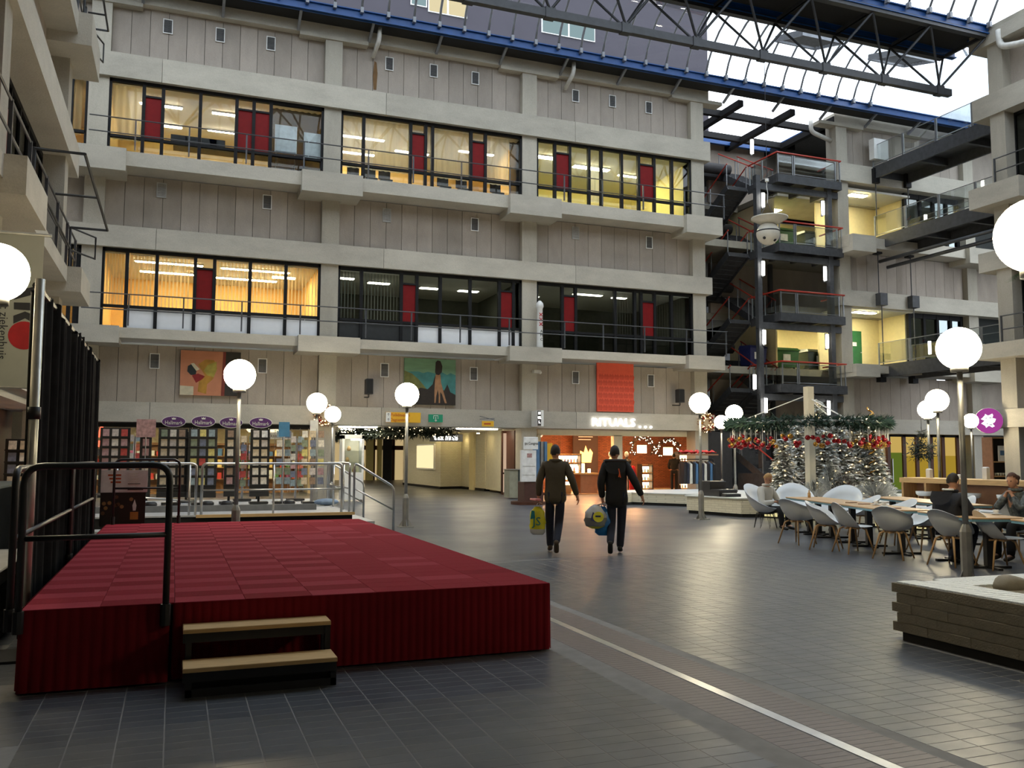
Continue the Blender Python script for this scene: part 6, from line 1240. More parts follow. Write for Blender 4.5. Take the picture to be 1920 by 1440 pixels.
# high bar with stools
o = empty('high_bar', (17.1, 12.0, 0), label='long high wooden bar with a slatted end panel', cat='counter'); MB().bbox(-.35, .35, -1.5, 5.0, 1.02, 1.14, .01).build('top', 'wood_light', o)
for k in range(7): MB().box(-.33+k*.095, -.33+k*.095+.088, 4.9, 4.96, 0, 1.02).build('end_slat', 'oak', o)
MB().box(.1, .16, -1.5, 4.9, .1, 1.02).build('front_panel', 'counter_wood', o); MB().box(-.33, .33, 4.2, 4.26, 0, 1.02).build('support', 'oak', o)
sm = MB().lathe([(.001, .72), (.14, .72), (.19, .76), (.2, .83), (.195, .83), (.17, .77), (.001, .75)], (0, 0, 0), 14).mesh('seat', 'shell_white', True); sl = MB()
stl = [MB().tube([(sx_*.09, sy_*.09, .72), (sx_*.22, sy_*.22, 0)], .014, 6).mesh('leg', 'oak') for sx_ in (-1, 1) for sy_ in (-1, 1)]; sring = MB().tube([(.17, .17, .25), (-.17, .17, .25), (-.17, -.17, .25), (.17, -.17, .25)], .008, 4, closed=True).mesh('foot_ring', 'stainless')
for i, y in enumerate((16.2, 15.4, 14.9, 14.0, 13.6, 13.2)):
    s_ = empty('bar_stool', (16.75 if i else 16.72, y, 0), label='white bar stool with wooden legs at the high bar, %s from the slatted end' % ORD[i], cat='stool', group='white bar stools'); ob('seat', sm, s_); [ob('leg', me, s_) for me in stl]; ob('foot_ring', sring, s_)
for i, (y, h, mt) in enumerate(((16.4, .22, 'white_paint'), (14.8, .28, 'white_paint'), (15.5, .1, 'cup_white'))): tag(MB().bbox(17.05, 17.15, y-.06, y+.06, 1.14, 1.14+h, .02).build('napkin_box', mt), 'white holder on the high bar, '+('left one', 'tall right one', 'small middle one')[i], 'holder')
# ---- cafe wall under the recessed facade
WN[0] += 1; W2 = empty('window_%d' % WN[0], label='dark-framed yellow and green glazed wall of the cafe, right of the trees', cat='window', kind='structure')
em('cafe_yellow', (1, .68, .18), .55); em('cafe_green', (.28, .40, .05), .35)
boxo('wall_panel', 31.2, 33.4, 34.75, 34.85, 0, 2.82, 'cream_wall', G)
for x in (33.5, 34.5, 35.35, 36.3, 37.1, 38.1, 39.0): boxo('mullion', x-.1, x+.1, 34.6, 34.8, 0, 2.82, 'brown_frame', W2)
boxo('head', 33.4, 39.1, 34.6, 34.8, 2.7, 2.84, 'black_frame', W2)
for x0, x1, g in ((33.6, 34.4, 1), (34.6, 35.25, 0), (35.45, 36.2, 0), (36.4, 37.0, 0), (37.2, 38.0, 0), (38.2, 38.9, 1)):
    boxo('pane', x0, x1, 34.7, 34.71, 1.75 if not g else 1.9, 2.7, 'cafe_yellow', W2); boxo('pane', x0, x1, 34.7, 34.71, .05, 1.75 if not g else 1.9, 'cafe_green' if g else em('cafe_olive', (.85, .55, .06), .42) if 'cafe_olive' not in MATS else 'cafe_olive', W2)
boxo('door_pull', 33.62, 33.66, 34.52, 34.6, .4, 1.6, 'stainless', W2)
tag(MB().box(32.3, 32.36, 34.6, 34.7, 2.3, 2.5).build('wall_lamp', 'spot_warm'), 'warm lamp washing the cream wall right of the trees', 'lamp')
o = empty('framed_menu', (32.6, 34.66, 1.35), label='dark framed notice on the cream wall behind the trees', cat='frame'); MB().box(-.35, .35, 0, .05, -.55, .55).build('frame', 'black_frame', o); MB().box(-.28, .28, -.01, 0, -.48, .48).build('print', 'goods_6', o)
# shelf unit with notice under the right wing
o = empty('shelf_unit', (31.6, 27.0, 0), label='open wooden shelf unit with glassware under the right wing', cat='shelf')
MB().box(0, .05, 0, .5, 0, 2.5).box(1.45, 1.5, 0, .5, 0, 2.5).build('side', 'counter_wood', o); MB().box(.05, 1.45, .45, .5, 0, 2.5).build('back', 'room_dark', o)
for z in (.4, .85, 1.45, 2.45): MB().box(.05, 1.45, 0, .45, z, z+.05).build('shelf_board', 'oak', o)
for k in range(8): MB().lathe([(.03, 0), (.045, .12), (.04, .12), (.02, .02)], (.2+k*.15, .2, .9), 8).build('glass', 'cup_white', o, True)
MB().box(.45, .98, .1, .13, 1.5, 2.15).build('notice', 'paper', o); MB().box(.55, .88, .09, .1, 1.75, 1.95).build('notice_print', 'goods_2', o); MB().box(1.1, 1.3, .05, .3, 1.5, 2.1).build('orange_folder', 'goods_1', o)
# round purple sign
o = empty('round_sign', (29.65, 25.45, 3.08), R(-47), 'round purple illuminated sign with a white splash emblem', 'sign'); em('sign_purple', (.48, .07, .38), .75)
MB().tube([(0, .12, 0), (0, -.12, 0)], .5, 32).build('drum', 'white_paint', o, True); MB().tube([(0, -.12, 0), (0, -.13, 0)], .49, 32).build('face', 'sign_purple', o)
rnd = random.Random(5); MB().plate([((.23+.07*math.sin(k*2.1)+.03*math.sin(k*5))*math.cos(2*math.pi*k/22), (.25+.06*math.cos(k*1.7))*math.sin(2*math.pi*k/22)) for k in range(22)], (0, -.131, 0), (1, 0, 0), (0, 0, 1), -.006).build('emblem', 'sign_white2' if 'sign_white2' in MATS else em('sign_white2', (1, .98, 1), 1.6), o)
for x, z, w in ((-.08, .1, .06), (.06, .11, .08), (-.05, -.12, .05), (.07, -.16, .1)): MB().box(x-w/2, x+w/2, -.142, -.137, z-.012, z+.012).build('emblem_mark', 'goods_6', o)
MB().tube([(0, .1, 0), (.25, .5, .05)], .03, 6).build('bracket', 'black_plastic', o)
# palm leaf at the right edge
o = empty('palm_plant', (24.2, 17.6, 7.4), label='palm fronds poking in at the right edge in front of the right wing', cat='plant')
for a in (2.6, 3.1, 3.7):
    m = MB()
    for k in range(14):
        t = k/14; c = Vector((math.cos(a)*t*1.2, math.sin(a)*t*.5, .25*math.sin(t*3)-.25*t*t)); 
        for sg in (-1, 1): m.add([c, c+Vector((.05, .05, 0)), c+Vector((math.cos(a)*.25, sg*.22, -.12))], [(0, 1, 2)])
    m.build('frond', pm('palm_green', sr(60, 110, 50), .6) if 'palm_green' not in MATS else 'palm_green', o)
o.location = PX(1945, 520, 29.6)
MB().lathe([(.15, -1.0), (.2, -.5), (.18, -.45)], (0, 0, -.1), 10).build('pot', 'counter_grey', o)
# ================================================================ HANGING BALL under the truss
c = PY(1440, 438, 26.2); o = empty('hanging_ball', c, label='white ball with two dark portholes hung on a cable from the truss', cat='hanging ball')
pm('ball_white', sr(206, 202, 190), .25, var=.04); r = .42
MB().ball((0, 0, 0), r, 28, 18).build('ball', 'ball_white', o, True); MB().lathe([(r*1.0, .05), (r*1.015, .06), (r*1.015, .085), (r*1.0, .095)], (0, 0, 0), 28).build('seam', 'ink', o, True)
MB().lathe([(.3, .36), (.34, .38), (.66, .56), (.66, .6), (.3, .44)], (.08, 0, 0), 28).build('dish', 'ball_white', o, True)
for px in (1428, 1455):
    q = PY(px, 452, 26.2-.33)-c; d = q.normalized(); MB().cyl(d*(r-.04), d*(r+.012), .055, n=14).build('porthole', 'ink', o)
for dx in (-.4, .4): MB().tube([(dx, 0, .5), (0, 0, 1.15)], .01, 5).build('sling', 'rail_steel', o)
MB().tube([(0, 0, 1.15), (.03, 0, 1.5), (-.02, 0, 1.75), (0, 0, 1.95)], .012, 5).build('cord', 'white_paint', o); MB().cyl((0, 0, 1.95), (0, 0, 2.05), .07, n=10).build('hook_cap', 'white_paint', o); MB().cyl((0, 0, 2.0), (0, 0, 16.35-c.z), .012, n=5).build('cable', 'ink', o)
# ================================================================ PEOPLE
pm('skin', sr(196, 146, 118), .55, var=.05); pm('hair_dark', sr(34, 26, 22), .7, var=.3, scale=40); pm('hair_blond', sr(176, 136, 84), .7, var=.2, scale=40); pm('hair_brown', sr(84, 54, 38), .7, var=.2, scale=40)
pm('olive_jacket', sr(74, 66, 50), .85, var=.1, bump=.3, bscale=12); pm('black_jacket', sr(24, 23, 24), .85, var=.15, bump=.4, bscale=12); pm('jeans', sr(30, 34, 50), .85, var=.15); pm('shoe_brown', sr(76, 62, 46), .7); pm('shoe_black', sr(20, 20, 22), .6); pm('navy_jacket', sr(22, 24, 32), .8, var=.15, bump=.5, bscale=10); pm('white_jacket', sr(206, 202, 192), .8, var=.05); pm('fabric_black', sr(22, 22, 24), .9); pm('pattern_top', sr(92, 98, 100), .8, var=.65, scale=22); pm('mouth', sr(150, 84, 76), .6)
def skinmesh(name, nodes, edges, mat, parent, root, sub=2):
    """surface grown round a skeleton: nodes {name: (pos, radius)}"""
    idx = {k: i for i, k in enumerate(nodes)}; me = bpy.data.meshes.new(name); me.from_pydata([nodes[k][0] for k in nodes], [(idx[a], idx[b]) for a, b in edges], [])
    o = bpy.data.objects.new(name+'_rig', me); o.modifiers.new('s', 'SKIN'); sv = me.skin_vertices[0].data
    for k, i in idx.items():
        r = nodes[k][1]; sv[i].radius = (r, r) if not isinstance(r, tuple) else r; sv[i].use_root = (k == root)
    ss = o.modifiers.new('u', 'SUBSURF'); ss.levels = sub; ss.render_levels = sub
    m2 = evalmesh(o)
    m2.materials.clear(); m2.materials.append(MATS[mat]); m2.polygons.foreach_set('use_smooth', [True]*len(m2.polygons)); return m2
def joinmesh(name, meshes, parent):
    bm = bmesh.new()
    for me in meshes: bm.from_mesh(me)
    out = bpy.data.meshes.new(name); bm.to_mesh(out); bm.free(); out.materials.append(meshes[0].materials[0]); out.polygons.foreach_set('use_smooth', [True]*len(out.polygons)); return ob(name, out, parent)
def headmesh(c, yaw=0, pitch=0, s=1.0):
    """skull with jaw, nose, ears, brow; looks along +y before turning"""
    m = MB().ball((0, 0, 0), 1, 20, 16)
    def sh(v):
        x, y, z = v; w = .075*(1-.22*max(0, -z)); d = .095; X_, Y_, Z_ = x*w, y*d, z*.118
        if y > .3 and z < .1: Y_ += .006*(1-abs(x))
        if z < -.5: Y_ += .012
        if y > .85 and abs(z+.05) < .35 and abs(x) < .2: Y_ += .018
        if y > .7 and .1 < z < .3 and .2 < abs(x) < .6: Y_ -= .008
        return (X_, Y_, Z_)
    m.v = [sh(v) for v in m.v]
    for sg in (-1, 1): m.ball((sg*.076, -.005, -.005), .022, 8, 6, (.5, .9, 1.4))
    m.ball((0, .098, -.012), .014, 8, 6, (1, 1, 1.3))
    M = Matrix.Translation(c) @ Matrix.Rotation(yaw, 4, 'Z') @ Matrix.Rotation(pitch, 4, 'X') @ Matrix.Scale(s, 4); m.v = [tuple(M @ Vector(v)) for v in m.v]
    return m, M
def hand(nodes, edges, key, wrist, d, palm_n, side, curl=.5, k=1.0):
    """adds a palm, four fingers and a thumb to a skeleton; d: pointing direction, palm_n: normal the fingers curl to"""
    d = Vector(d).normalized(); pn = Vector(palm_n); pn = (pn-d*pn.dot(d)).normalized(); sd = d.cross(pn)*side; w = Vector(wrist)
    nodes[key+'palm'] = (w+d*.05*k, (.026*k, .018*k)); edges.append((key, key+'palm'))
    for i, (off, ln) in enumerate(((-.028, .062), (-.009, .07), (.010, .066), (.028, .052))):
        a = w+d*.085*k+sd*off*k; p = key+'f%d' % i; nodes[p+'a'] = (a, .0095*k); dd = (d*(1-curl)+pn*curl).normalized(); b = a+dd*ln*.55*k; nodes[p+'b'] = (b, .0085*k); dd = (d*(1-curl*1.7)+pn*curl*1.5).normalized(); nodes[p+'c'] = (b+dd*ln*.5*k, .007*k)
        edges += [(key+'palm', p+'a'), (p+'a', p+'b'), (p+'b', p+'c')]
    t = w+d*.03*k-sd*.03*k; nodes[key+'ta'] = (t, .011*k); nodes[key+'tb'] = (t+(d*.6-sd*.5+pn*.5).normalized()*.04*k, .010*k); nodes[key+'tc'] = (t+(d*.8-sd*.35+pn*.8).normalized()*.068*k, .008*k); edges += [(key+'palm', key+'ta'), (key+'ta', key+'tb'), (key+'tb', key+'tc')]
def person(loc, rz, J, label, jacket, trousers, shoes, hair, hands, headpose=(0, 0), jr=1.0, hem=None, hairlen='short', collar=True, hs=1.0, pose='stand', jmul=(1, 1)):
    """J: joint positions in the person's own frame (x right, y ahead)"""
    o = empty('person', loc, rz, label, 'person'); V = {k: Vector(v) for k, v in J.items()}
    N = {'pel': (V['pel'], (.14, .11)), 'spine': (V['pel'].lerp(V['chest'], .5), (.135, .105)), 'chest': (V['chest'], (.15, .11)), 'neck': (V['neck'], .055), 'head': (V['head']-Vector((0, 0, .06)), .05)}
    E_ = [('pel', 'spine'), ('spine', 'chest'), ('chest', 'neck'), ('neck', 'head')]
    for s in 'LR':
        N[s+'sh'] = (V[s+'sh'], .06); N[s+'el'] = (V[s+'el'], .043); N[s+'wr'] = (V[s+'wr'], .028); E_ += [('chest', s+'sh'), (s+'sh', s+'el'), (s+'el', s+'wr')]
        N[s+'hip'] = (V[s+'hip'], .09); N[s+'kn'] = (V[s+'kn'], .058); N[s+'an'] = (V[s+'an'], .04); N[s+'toe'] = (V[s+'toe'], .032); E_ += [('pel', s+'hip'), (s+'hip', s+'kn'), (s+'kn', s+'an'), (s+'an', s+'toe')]
        d, pn, curl = hands[s]; hand(N, E_, s+'wr', V[s+'wr'], d, pn, 1 if s == 'L' else -1, curl)
    body = skinmesh('body', N, E_, 'skin', o, 'pel'); hm, M = headmesh(V['head'], *headpose, s=hs); joinmesh('body', [body, hm.mesh('h', 'skin', True)], o)
    # clothing
    c = {'pel': (V['pel']+Vector((0, 0, .0)), (.2*jr, .165*jr)), 'spine': (V['pel'].lerp(V['chest'], .5), (.18*jr, .14*jr)), 'chest': (V['chest'], (.195*jr, .145*jr)), 'neck': (V['neck']-Vector((0, 0, .045)), .075)}
    ce = [('pel', 'spine'), ('spine', 'chest'), ('chest', 'neck')]
    if hem: c['hem'] = (Vector(hem), (.225*jr*jmul[0], .185*jr*jmul[0])); ce.append(('hem', 'pel'))
    for s in 'LR':
        c[s+'sh'] = (V[s+'sh'], .085*jr); c[s+'el'] = (V[s+'el'], .066*jr); c[s+'wr'] = (V[s+'wr'].lerp(V[s+'el'], .05), .05*jr); ce += [('chest', s+'sh'), (s+'sh', s+'el'), (s+'el', s+'wr')]
    ob('jacket', skinmesh('jacket', c, ce, jacket, o, 'chest'), o)
    t = {'pel': (V['pel']-Vector((0, 0, .03)), (.13, .10))}; te = []
    for s in 'LR': t[s+'hip'] = (V[s+'hip'], .094); t[s+'kn'] = (V[s+'kn'], .078); t[s+'an'] = (V[s+'an'].lerp(V[s+'kn'], -.06), .064); te += [('pel', s+'hip'), (s+'hip', s+'kn'), (s+'kn', s+'an')]
    ob('trousers', skinmesh('trousers', t, te, trousers, o, 'pel'), o)
    for s in 'LR':
        a, b = V[s+'an'], V[s+'toe']; d = (b-a); heel = a-Vector((d.x, d.y, d.z*.3)).normalized()*.055+Vector((0, 0, -.035)) if d.length else a
        n = {'h': (heel, (.042, .038)), 'm': (a.lerp(b, .5)+Vector((0, 0, -.012)), (.048, .042)), 't': (b+d.normalized()*.045, (.045, .03)), 'c': (a+Vector((0, 0, .03)), .052)}
        ob('shoe', skinmesh('shoe', n, [('h', 'm'), ('m', 't'), ('h', 'c')], shoes, o, 'm'), o)
    if collar: MB().tube([tuple(V['neck']+Vector((.085*math.cos(a), .075*math.sin(a), .0))) for a in [2*math.pi*k/14 for k in range(14)]], .028, 6, closed=True).build('collar', jacket, o, True)
    # hair cap following the skull
    h = MB().ball((0, 0, 0), 1, 18, 14); rnd = random.Random(3)
    keep = []
    low = -.25 if hairlen == 'short' else -.6
    h.v = [(v[0]*.084*(1+rnd.uniform(-.02, .05)), v[1]*.104*(1+rnd.uniform(-.02, .05))-.008, v[2]*.125*(1+rnd.uniform(-.02, .05))+.01) for v in h.v]
    ff = []
    for f in h.f:
        cx = sum(h.v[i][0] for i in f)/len(f); cy = sum(h.v[i][1] for i in f)/len(f); cz = sum(h.v[i][2] for i in f)/len(f)
        if cz > .03+.55*cy+(.0 if cy < .05 else .02) or (cy < .0 and cz > low*.125): ff.append(f)
    h.f = ff; h.mi = [0]*len(ff); h.v = [tuple(M @ Vector(v)) for v in h.v]; h.build('hair', hair, o, True)
    for sg in (-1, 1):
        e = M @ Vector((sg*.03, .083, .012)); MB().ball(e, .009*hs, 8, 6).build('eye', 'ink', o, True)
    mth = MB().ball((0, 0, 0), .02, 8, 6, (1, .3, .28)); mth.v = [tuple(M @ (Vector(v)+Vector((0, .094, -.05)))) for v in mth.v]; mth.build('mouth', 'mouth', o, True)
    return o, V
# -- walking man in the olive jacket
m1 = Vector((6.05, 13.75, 0)); rz1 = math.atan2(-.42, .91)
J = dict(pel=(0, 0, .97), chest=(0, .02, 1.36), neck=(0, .03, 1.55), head=(0, .05, 1.685), Lsh=(-.185, .01, 1.47), Lel=(-.275, -.02, 1.18), Lwr=(-.285, .05, .93), Rsh=(.185, .01, 1.47), Rel=(.29, -.08, 1.2), Rwr=(.37, -.02, .95), Lhip=(-.09, 0, .93), Lkn=(-.1, .17, .52), Lan=(-.09, .16, .1), Ltoe=(-.1, .29, .045), Rhip=(.09, 0, .93), Rkn=(.06, .06, .5), Ran=(.02, -.26, .2), Rtoe=(.02, -.2, .06))
o, V = person(m1, rz1, J, 'walking man in an olive-brown jacket seen from behind, carrying a yellow bag', 'olive_jacket', 'jeans', 'shoe_brown', 'hair_dark', {'L': ((0, .1, -1), (1, 0, 0), .55), 'R': ((.25, .1, -1), (-1, .1, 0), .35)}, hem=(0, 0, .80), hs=1.02)
def W1(p, base, rz): return base+Matrix.Rotation(rz, 3, 'Z') @ Vector(p)
pm('bag_yellow', sr(214, 206, 40), .45, var=.15, scale=8); pm('bag_teal', sr(20, 120, 130), .5); pm('bag_white', sr(200, 200, 196), .4, var=.06); pm('bag_blue', sr(22, 110, 180), .35, var=.25, scale=6); pm('bag_navy', sr(28, 40, 110), .4); pm('bag_grey', sr(136, 138, 136), .4, var=.1)
def bag(loc, rz, label, prof, depth, mats, bands, handle_to, seed=0):
    """soft carrier bag: prof [(half width, z)] from bottom to top, bands of material by z"""
    rnd = random.Random(seed); o = empty('carrier_bag', loc, rz, label, 'bag'); n = 20; zs = []; pts = []
    for i in range(len(prof)-1):
        for k in range(3): t = k/3; pts.append((prof[i][0]*(1-t)+prof[i+1][0]*t, prof[i][1]*(1-t)+prof[i+1][1]*t))
    pts.append(prof[-1])
    for bi, (z0, z1) in enumerate(bands):
        sub = [p for p in pts if z0-1e-6 <= p[1] <= z1+1e-6]
        if len(sub) < 2: continue
        m = MB(); vs = []
        for w, z in sub:
            for k in range(n):
                a = 2*math.pi*k/n; wob = 1+.06*math.sin(3*a+z*30+seed)+.04*math.sin(7*a-z*50); vs.append((w*math.cos(a)*wob, w*depth*math.sin(a)*wob, z))
        fs = [(i*n+k, i*n+(k+1) % n, (i+1)*n+(k+1) % n, (i+1)*n+k) for i in range(len(sub)-1) for k in range(n)]
        if bi == 0: fs.append(tuple(range(n-1, -1, -1)))
        m.add(vs, fs).build('body' if bi == 0 else 'printed_band', mats[bi], o, True)
    top = prof[-1]; hp = Vector(handle_to)
    for s in (-1, 1): MB().tube(rounded([(-top[0]*.7, s*.02, top[1]-.02), (hp.x-.015, hp.y+s*.012, hp.z), (hp.x+.015, hp.y+s*.012, hp.z), (top[0]*.7, s*.02, top[1]-.02)], .02), .006, 5).build('handle', mats[0], o, True)
    return o
hb = W1((-.285, .06, .83), m1, rz1)
b = bag((hb.x-.02, hb.y, .30), rz1, 'yellow and teal carrier bag in the left hand of the olive-jacketed man', [(.09, 0), (.125, .04), (.135, .2), (.12, .38), (.05, .47)], .5, ['bag_white', 'bag_yellow'], [(0, .0935), (.093, .47)], (.02, 0, .53), 1)
text('lettering', 'JS', .2, 'bag_teal', (-.01, -.075, .22), (R(90), 0, 0), b, .004); MB().plate([(-.12, 0), (-.04, .02), (-.05, .14), (-.1, .15)], (0, -.06, .26), (1, 0, 0), (0, 0, 1), -.004).build('print', 'bag_teal', b)
tag(MB().bbox(-.05, .05, -.16, .1, 0, .03, .006).build('pink_box', pm('pink_wrap', sr(214, 130, 130), .5), loc=hb+Vector((-.09, -.05, .05))), 'small pink and white box held in the olive-jacketed man\'s left hand', 'box')
# -- walking man in the black hooded jacket
m2 = Vector((6.98, 13.3, 0)); rz2 = math.atan2(-.44, .9)
J = dict(pel=(0, 0, .97), chest=(-.02, .03, 1.36), neck=(-.02, .05, 1.54), head=(-.03, .07, 1.675), Lsh=(-.2, .02, 1.46), Lel=(-.27, -.05, 1.17), Lwr=(-.24, .03, .91), Rsh=(.17, .02, 1.46), Rel=(.3, -.1, 1.2), Rwr=(.42, -.08, .95), Lhip=(-.09, 0, .93), Lkn=(-.09, .06, .5), Lan=(-.12, -.27, .2), Ltoe=(-.12, -.21, .06), Rhip=(.09, 0, .93), Rkn=(.08, .16, .52), Ran=(.05, .1, .1), Rtoe=(.06, .24, .045))
o, V = person(m2, rz2, J, 'walking man in a black hooded jacket with an orange ribbon, carrying two bags', 'black_jacket', 'jeans', 'shoe_black', 'hair_dark', {'L': ((0, .1, -1), (1, 0, 0), .55), 'R': ((.3, 0, -1), (-1, .1, 0), .35)}, hem=(0, 0, .74), jr=1.06)
MB().grid(lambda s, t: (-.02+.17*math.sin((s-.5)*3.6), .02-.12*math.cos((s-.5)*2.8)-.05*t, 1.53-.2*t*math.cos((s-.5)*2.4)), 14, 6).build('hood', 'black_jacket', o, True)
MB().tube([(-.02+.16*math.sin((s-.5)*3.8), .04-.1*math.cos((s-.5)*2.8), 1.545) for s in [k/14 for k in range(15)]], .035, 7).build('hood_trim', 'hair_dark', o, True)
MB().tube([(.03, -.165, 1.42), (.045, -.17, 1.34), (.06, -.17, 1.27)], .011, 4).tube([(.045, -.17, 1.36), (.03, -.175, 1.28)], .011, 4).build('orange_ribbon', pm('ribbon_orange', sr(226, 96, 44), .6), o)
hb = W1((-.24, .04, .81), m2, rz2)
b = bag((hb.x-.16, hb.y-.05, .42), rz2, 'round white, blue and yellow carrier bag held by the black-jacketed man', [(.06, 0), (.15, .04), (.19, .14), (.165, .27), (.09, .36), (.03, .4)], .62, ['bag_grey', 'bag_white', 'bag_yellow'], [(.04, .1834), (.183, .4), (0, .04)], (.16, .03, .42), 2)
MB().plate([(.09*math.cos(a), .085*math.sin(a)) for a in [2*math.pi*k/20 for k in range(20)]], (.05, -.115, .2), (1, .1, 0), (0, .25, 1), .006).build('round_logo', 'bag_yellow', b); MB().plate([(-.12, -.05), (-.02, -.09), (.0, .0), (-.08, .08)], (.04, -.112, .2), (1, .1, 0), (0, .25, 1), .004).build('logo_field', 'bag_navy', b); MB().box(0, .09, -.13, -.125, .2, .225).build('logo_mark', 'bag_navy', b)
b = bag((hb.x+.0, hb.y-.02, .3), rz2, 'shiny blue carrier bag behind the round one', [(.08, 0), (.13, .05), (.15, .18), (.11, .35), (.04, .48)], .6, ['bag_blue', 'bag_blue'], [(0, .18), (.18, .48)], (.0, .03, .52), 3)
# -- seated figures
def seated(loc, rz, label, jacket, trousers, shoes, hair, hands, seat=.45, lean=0.0, arms=None, headpose=(0, 0), hairlen='short', knee=.42, jr=1.0, feet=None, hs=1.0):
    z = seat+.09; J = dict(pel=(0, -.08, z), chest=(0, -.08+lean, z+.39), neck=(0, -.06+lean*1.25, z+.56), head=(0, -.02+lean*1.5, z+.70), Lhip=(-.09, -.02, z-.01), Rhip=(.09, -.02, z-.01), Lkn=(-.12, knee, z+.02), Rkn=(.12, knee, z+.02), Lan=(-.11, knee+.02, .09), Ran=(.11, knee+.02, .09), Ltoe=(-.12, knee+.15, .04), Rtoe=(.12, knee+.15, .04))
    J.update(Lsh=(-.18, -.07+lean*1.05, z+.46), Rsh=(.18, -.07+lean*1.05, z+.46)); J.update(arms)
    if feet: J.update(feet)
    return person(loc, rz, J, label, jacket, trousers, shoes, hair, hands, headpose, jr, None, hairlen, True, hs)
# man in the dark padded jacket, back to the walkway
o, V = seated((11.02, 10.2, 0), F(1, .15), 'seated man in a dark padded jacket with his back to the walkway', 'navy_jacket', 'jeans', 'shoe_black', 'hair_dark', {'L': ((.3, 1, 0), (0, 0, -1), .4), 'R': ((-.3, 1, 0), (0, 0, -1), .4)}, .46, .08, dict(Lel=(-.3, .1, .74), Lwr=(-.14, .34, .83), Rel=(.3, .1, .74), Rwr=(.14, .34, .83)), (0, R(-12)), jr=1.22, feet=dict(Lan=(-.1, .15, .1), Ltoe=(-.1, .28, .04), Ran=(.12, .2, .1), Rtoe=(.13, .33, .04)))
MB().grid(lambda s, t: (.17*math.sin((s-.5)*3.2), -.2-.06*math.cos((s-.5)*2.6)-.05*t+.04, 1.11-.2*t*math.cos((s-.5)*2.2)), 14, 6).build('hood', 'navy_jacket', o, True); MB().tube([(.085*math.sin(a), -.01-.075*math.cos(a), 1.135) for a in [k*.2-1.4 for k in range(15)]], .016, 6).build('white_collar', 'white_paint', o, True)
# woman opposite
o, V = seated((12.72, 10.4, 0), F(-1, -.1), 'woman in a patterned grey top with hands raised to her mouth', 'pattern_top', 'fabric_black', 'shoe_brown', 'hair_brown', {'L': ((.45, .1, .7), (.6, -.2, -.3), .75), 'R': ((-.45, .1, .7), (-.6, -.2, -.3), .75)}, .46, .12, dict(Lel=(-.2, .3, .80), Lwr=(-.06, .26, 1.02), Rel=(.2, .3, .80), Rwr=(.06, .26, 1.02)), (0, R(-10)), hairlen='long', jr=.95)
h = V['head']; MB().ball((h.x, h.y-.12, h.z+.05), .045, 10, 8).build('hair_bun', 'hair_brown', o, True)
# reading man in the white jacket
o, V = seated((12.78, 16.95, 0), F(.25, -1), 'seated man in a white jacket reading a tablet in a round chair', 'white_jacket', 'fabric_black', 'shoe_black', 'hair_blond', {'L': ((.5, .8, -.1), (0, 0, 1), .4), 'R': ((-.5, .8, -.1), (0, 0, 1), .4)}, .34, .03, dict(Lel=(-.28, .1, .58), Lwr=(-.1, .3, .62), Rel=(.28, .1, .58), Rwr=(.1, .3, .62)), (0, R(-32)), knee=.46)
tag(MB().bbox(-.1, .1, -.07, .07, 0, .012, .003).build('tablet', 'black_plastic', loc=W1((0, .36, .645), Vector((12.78, 16.95, 0)), F(.25, -1)), rz=F(.25, -1)), 'dark tablet held by the reading man', 'tablet'); MB().ball((.06, -.0, h.z*0+.62), .001, 4, 3)
MB().grid(lambda s, t: (.16*math.sin((s-.5)*2.6), -.1+.16*math.cos((s-.5)*2.6)-.02, .86-.26*t), 8, 5).build('shirt_front', 'fabric_black', o, True)
# shop assistant and corridor walker, far away
J = dict(pel=(0, 0, .97), chest=(0, .0, 1.36), neck=(0, .02, 1.54), head=(0, .04, 1.66), Lsh=(-.18, 0, 1.46), Lel=(-.25, .05, 1.18), Lwr=(-.2, .25, 1.05), Rsh=(.18, 0, 1.46), Rel=(.25, .05, 1.18), Rwr=(.2, .25, 1.05), Lhip=(-.09, 0, .93), Lkn=(-.1, .03, .5), Lan=(-.1, 0, .1), Ltoe=(-.11, .13, .04), Rhip=(.09, 0, .93), Rkn=(.1, .03, .5), Ran=(.1, 0, .1), Rtoe=(.11, .13, .04))
HD = {'L': ((0, 1, -.2), (0, 0, -1), .4), 'R': ((0, 1, -.2), (0, 0, -1), .4)}
p = PY(1264, 900, 36.3); person((p.x, 36.3, .02), math.atan2(-.5, .85), J, 'shop assistant in black with their back turned inside the perfume shop', 'fabric_black', 'fabric_black', 'shoe_black', 'hair_dark', HD)
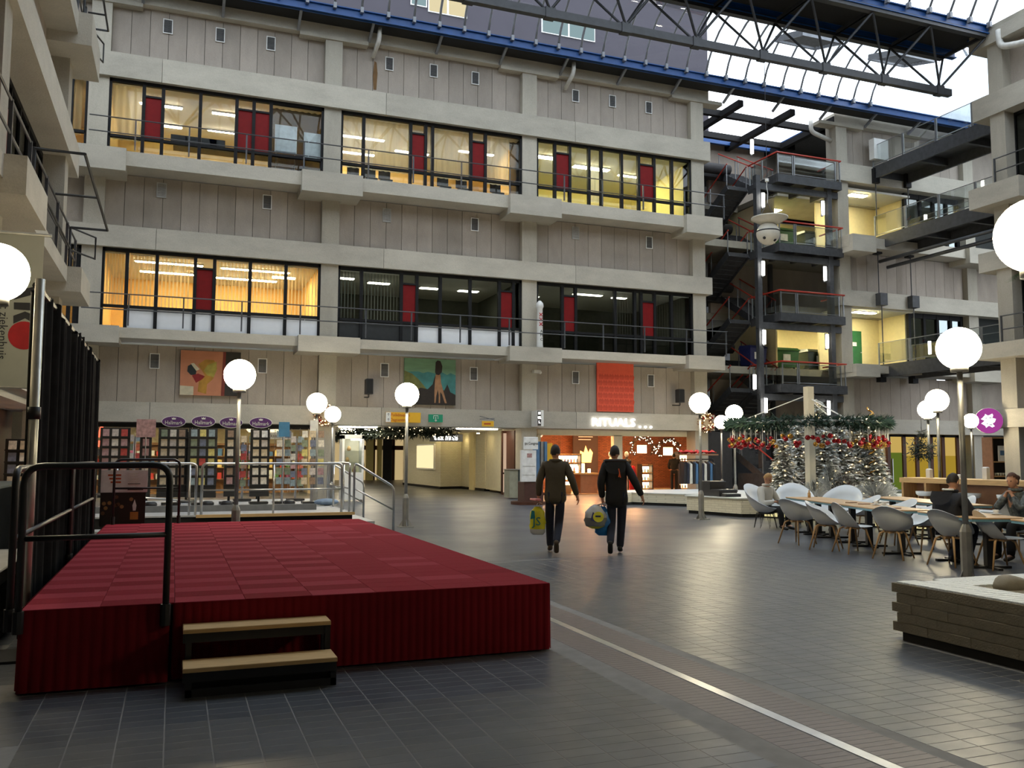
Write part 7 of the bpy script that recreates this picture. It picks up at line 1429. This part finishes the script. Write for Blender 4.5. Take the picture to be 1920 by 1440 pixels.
p = PY(672, 880, 44); person((p.x, 44, 0), math.atan2(-.2, .95), J, 'person in dark clothes walking in the corridor behind the display cabinet', 'fabric_black', 'jeans', 'shoe_black', 'hair_dark', HD)
p = PY(1940, 900, 15.5)
# ================================================================ small pieces go under the part they sit on
import re as _re
def stem(n): return _re.sub(r'\.\d+$', '', n)
NEST = {'card_rack': [('oval_sign', 'oval_rim lettering crown_mark'), ('back_panel', 'pocket')], 'direction_sign': [('board', 'lettering arrow arrow_plate')], 'exit_sign': [('board', 'arrow pictogram')], 'hanging_sign': [('board', 'text_line')], 'shop_sign': [('board', 'lettering')],
  'hanging_banner': [('cloth', 'letter_stroke red_disc lettering')], 'notice_poster': [('text_panel', 'lettering text_line'), ('photo_panel', 'bokeh_dot candle_print flame_print')], 'info_kiosk': [('header', 'lettering'), ('panel', 'text_line photo')], 'globe_lamp': [('base_plate', 'gusset')],
  'person': [('jacket', 'hood hood_trim orange_ribbon collar white_collar shirt_front'), ('body', 'eye mouth hair hair_bun')], 'wheeled_bin': [('body', 'sticker wheel')], 'carrier_bag': [('body', 'lettering print round_logo logo_field logo_mark handle')], 'round_sign': [('face', 'emblem emblem_mark')],
  'painting': [('canvas', 'stroke far_hills near_hill rocks figure hair leaf_relief')], 'hanging_ball': [('ball', 'seam porthole')], 'litter_bin': [('right_body', 'flap')], 'blade_sign': [('box', 'face letters')], 'lit_sign': [('box', 'glowing_mark')], 'wall_poster': [('board', 'flame text_line')], 'white_post_figure': [('body', 'red_cross letter')], 'loudspeaker': [('cabinet', 'grille')], 'wall_vent': [('frame', 'louvre')], 'flip_chart': [('board', 'tray')]}
_kids = {}
for o in list(SC.objects):
    if o.parent is not None: _kids.setdefault(o.parent.name, []).append(o)
for root in list(SC.objects):
    if root.parent is None and stem(root.name) in NEST:
        ks = _kids.get(root.name, [])
        for part, kids in NEST[stem(root.name)]:
            p = next((k for k in ks if stem(k.name) == part), None); names = kids.split()
            if p is None: continue
            for k in ks:
                if k is not p and stem(k.name) in names: k.parent = p
bpy.data.scenes.remove(TMP)
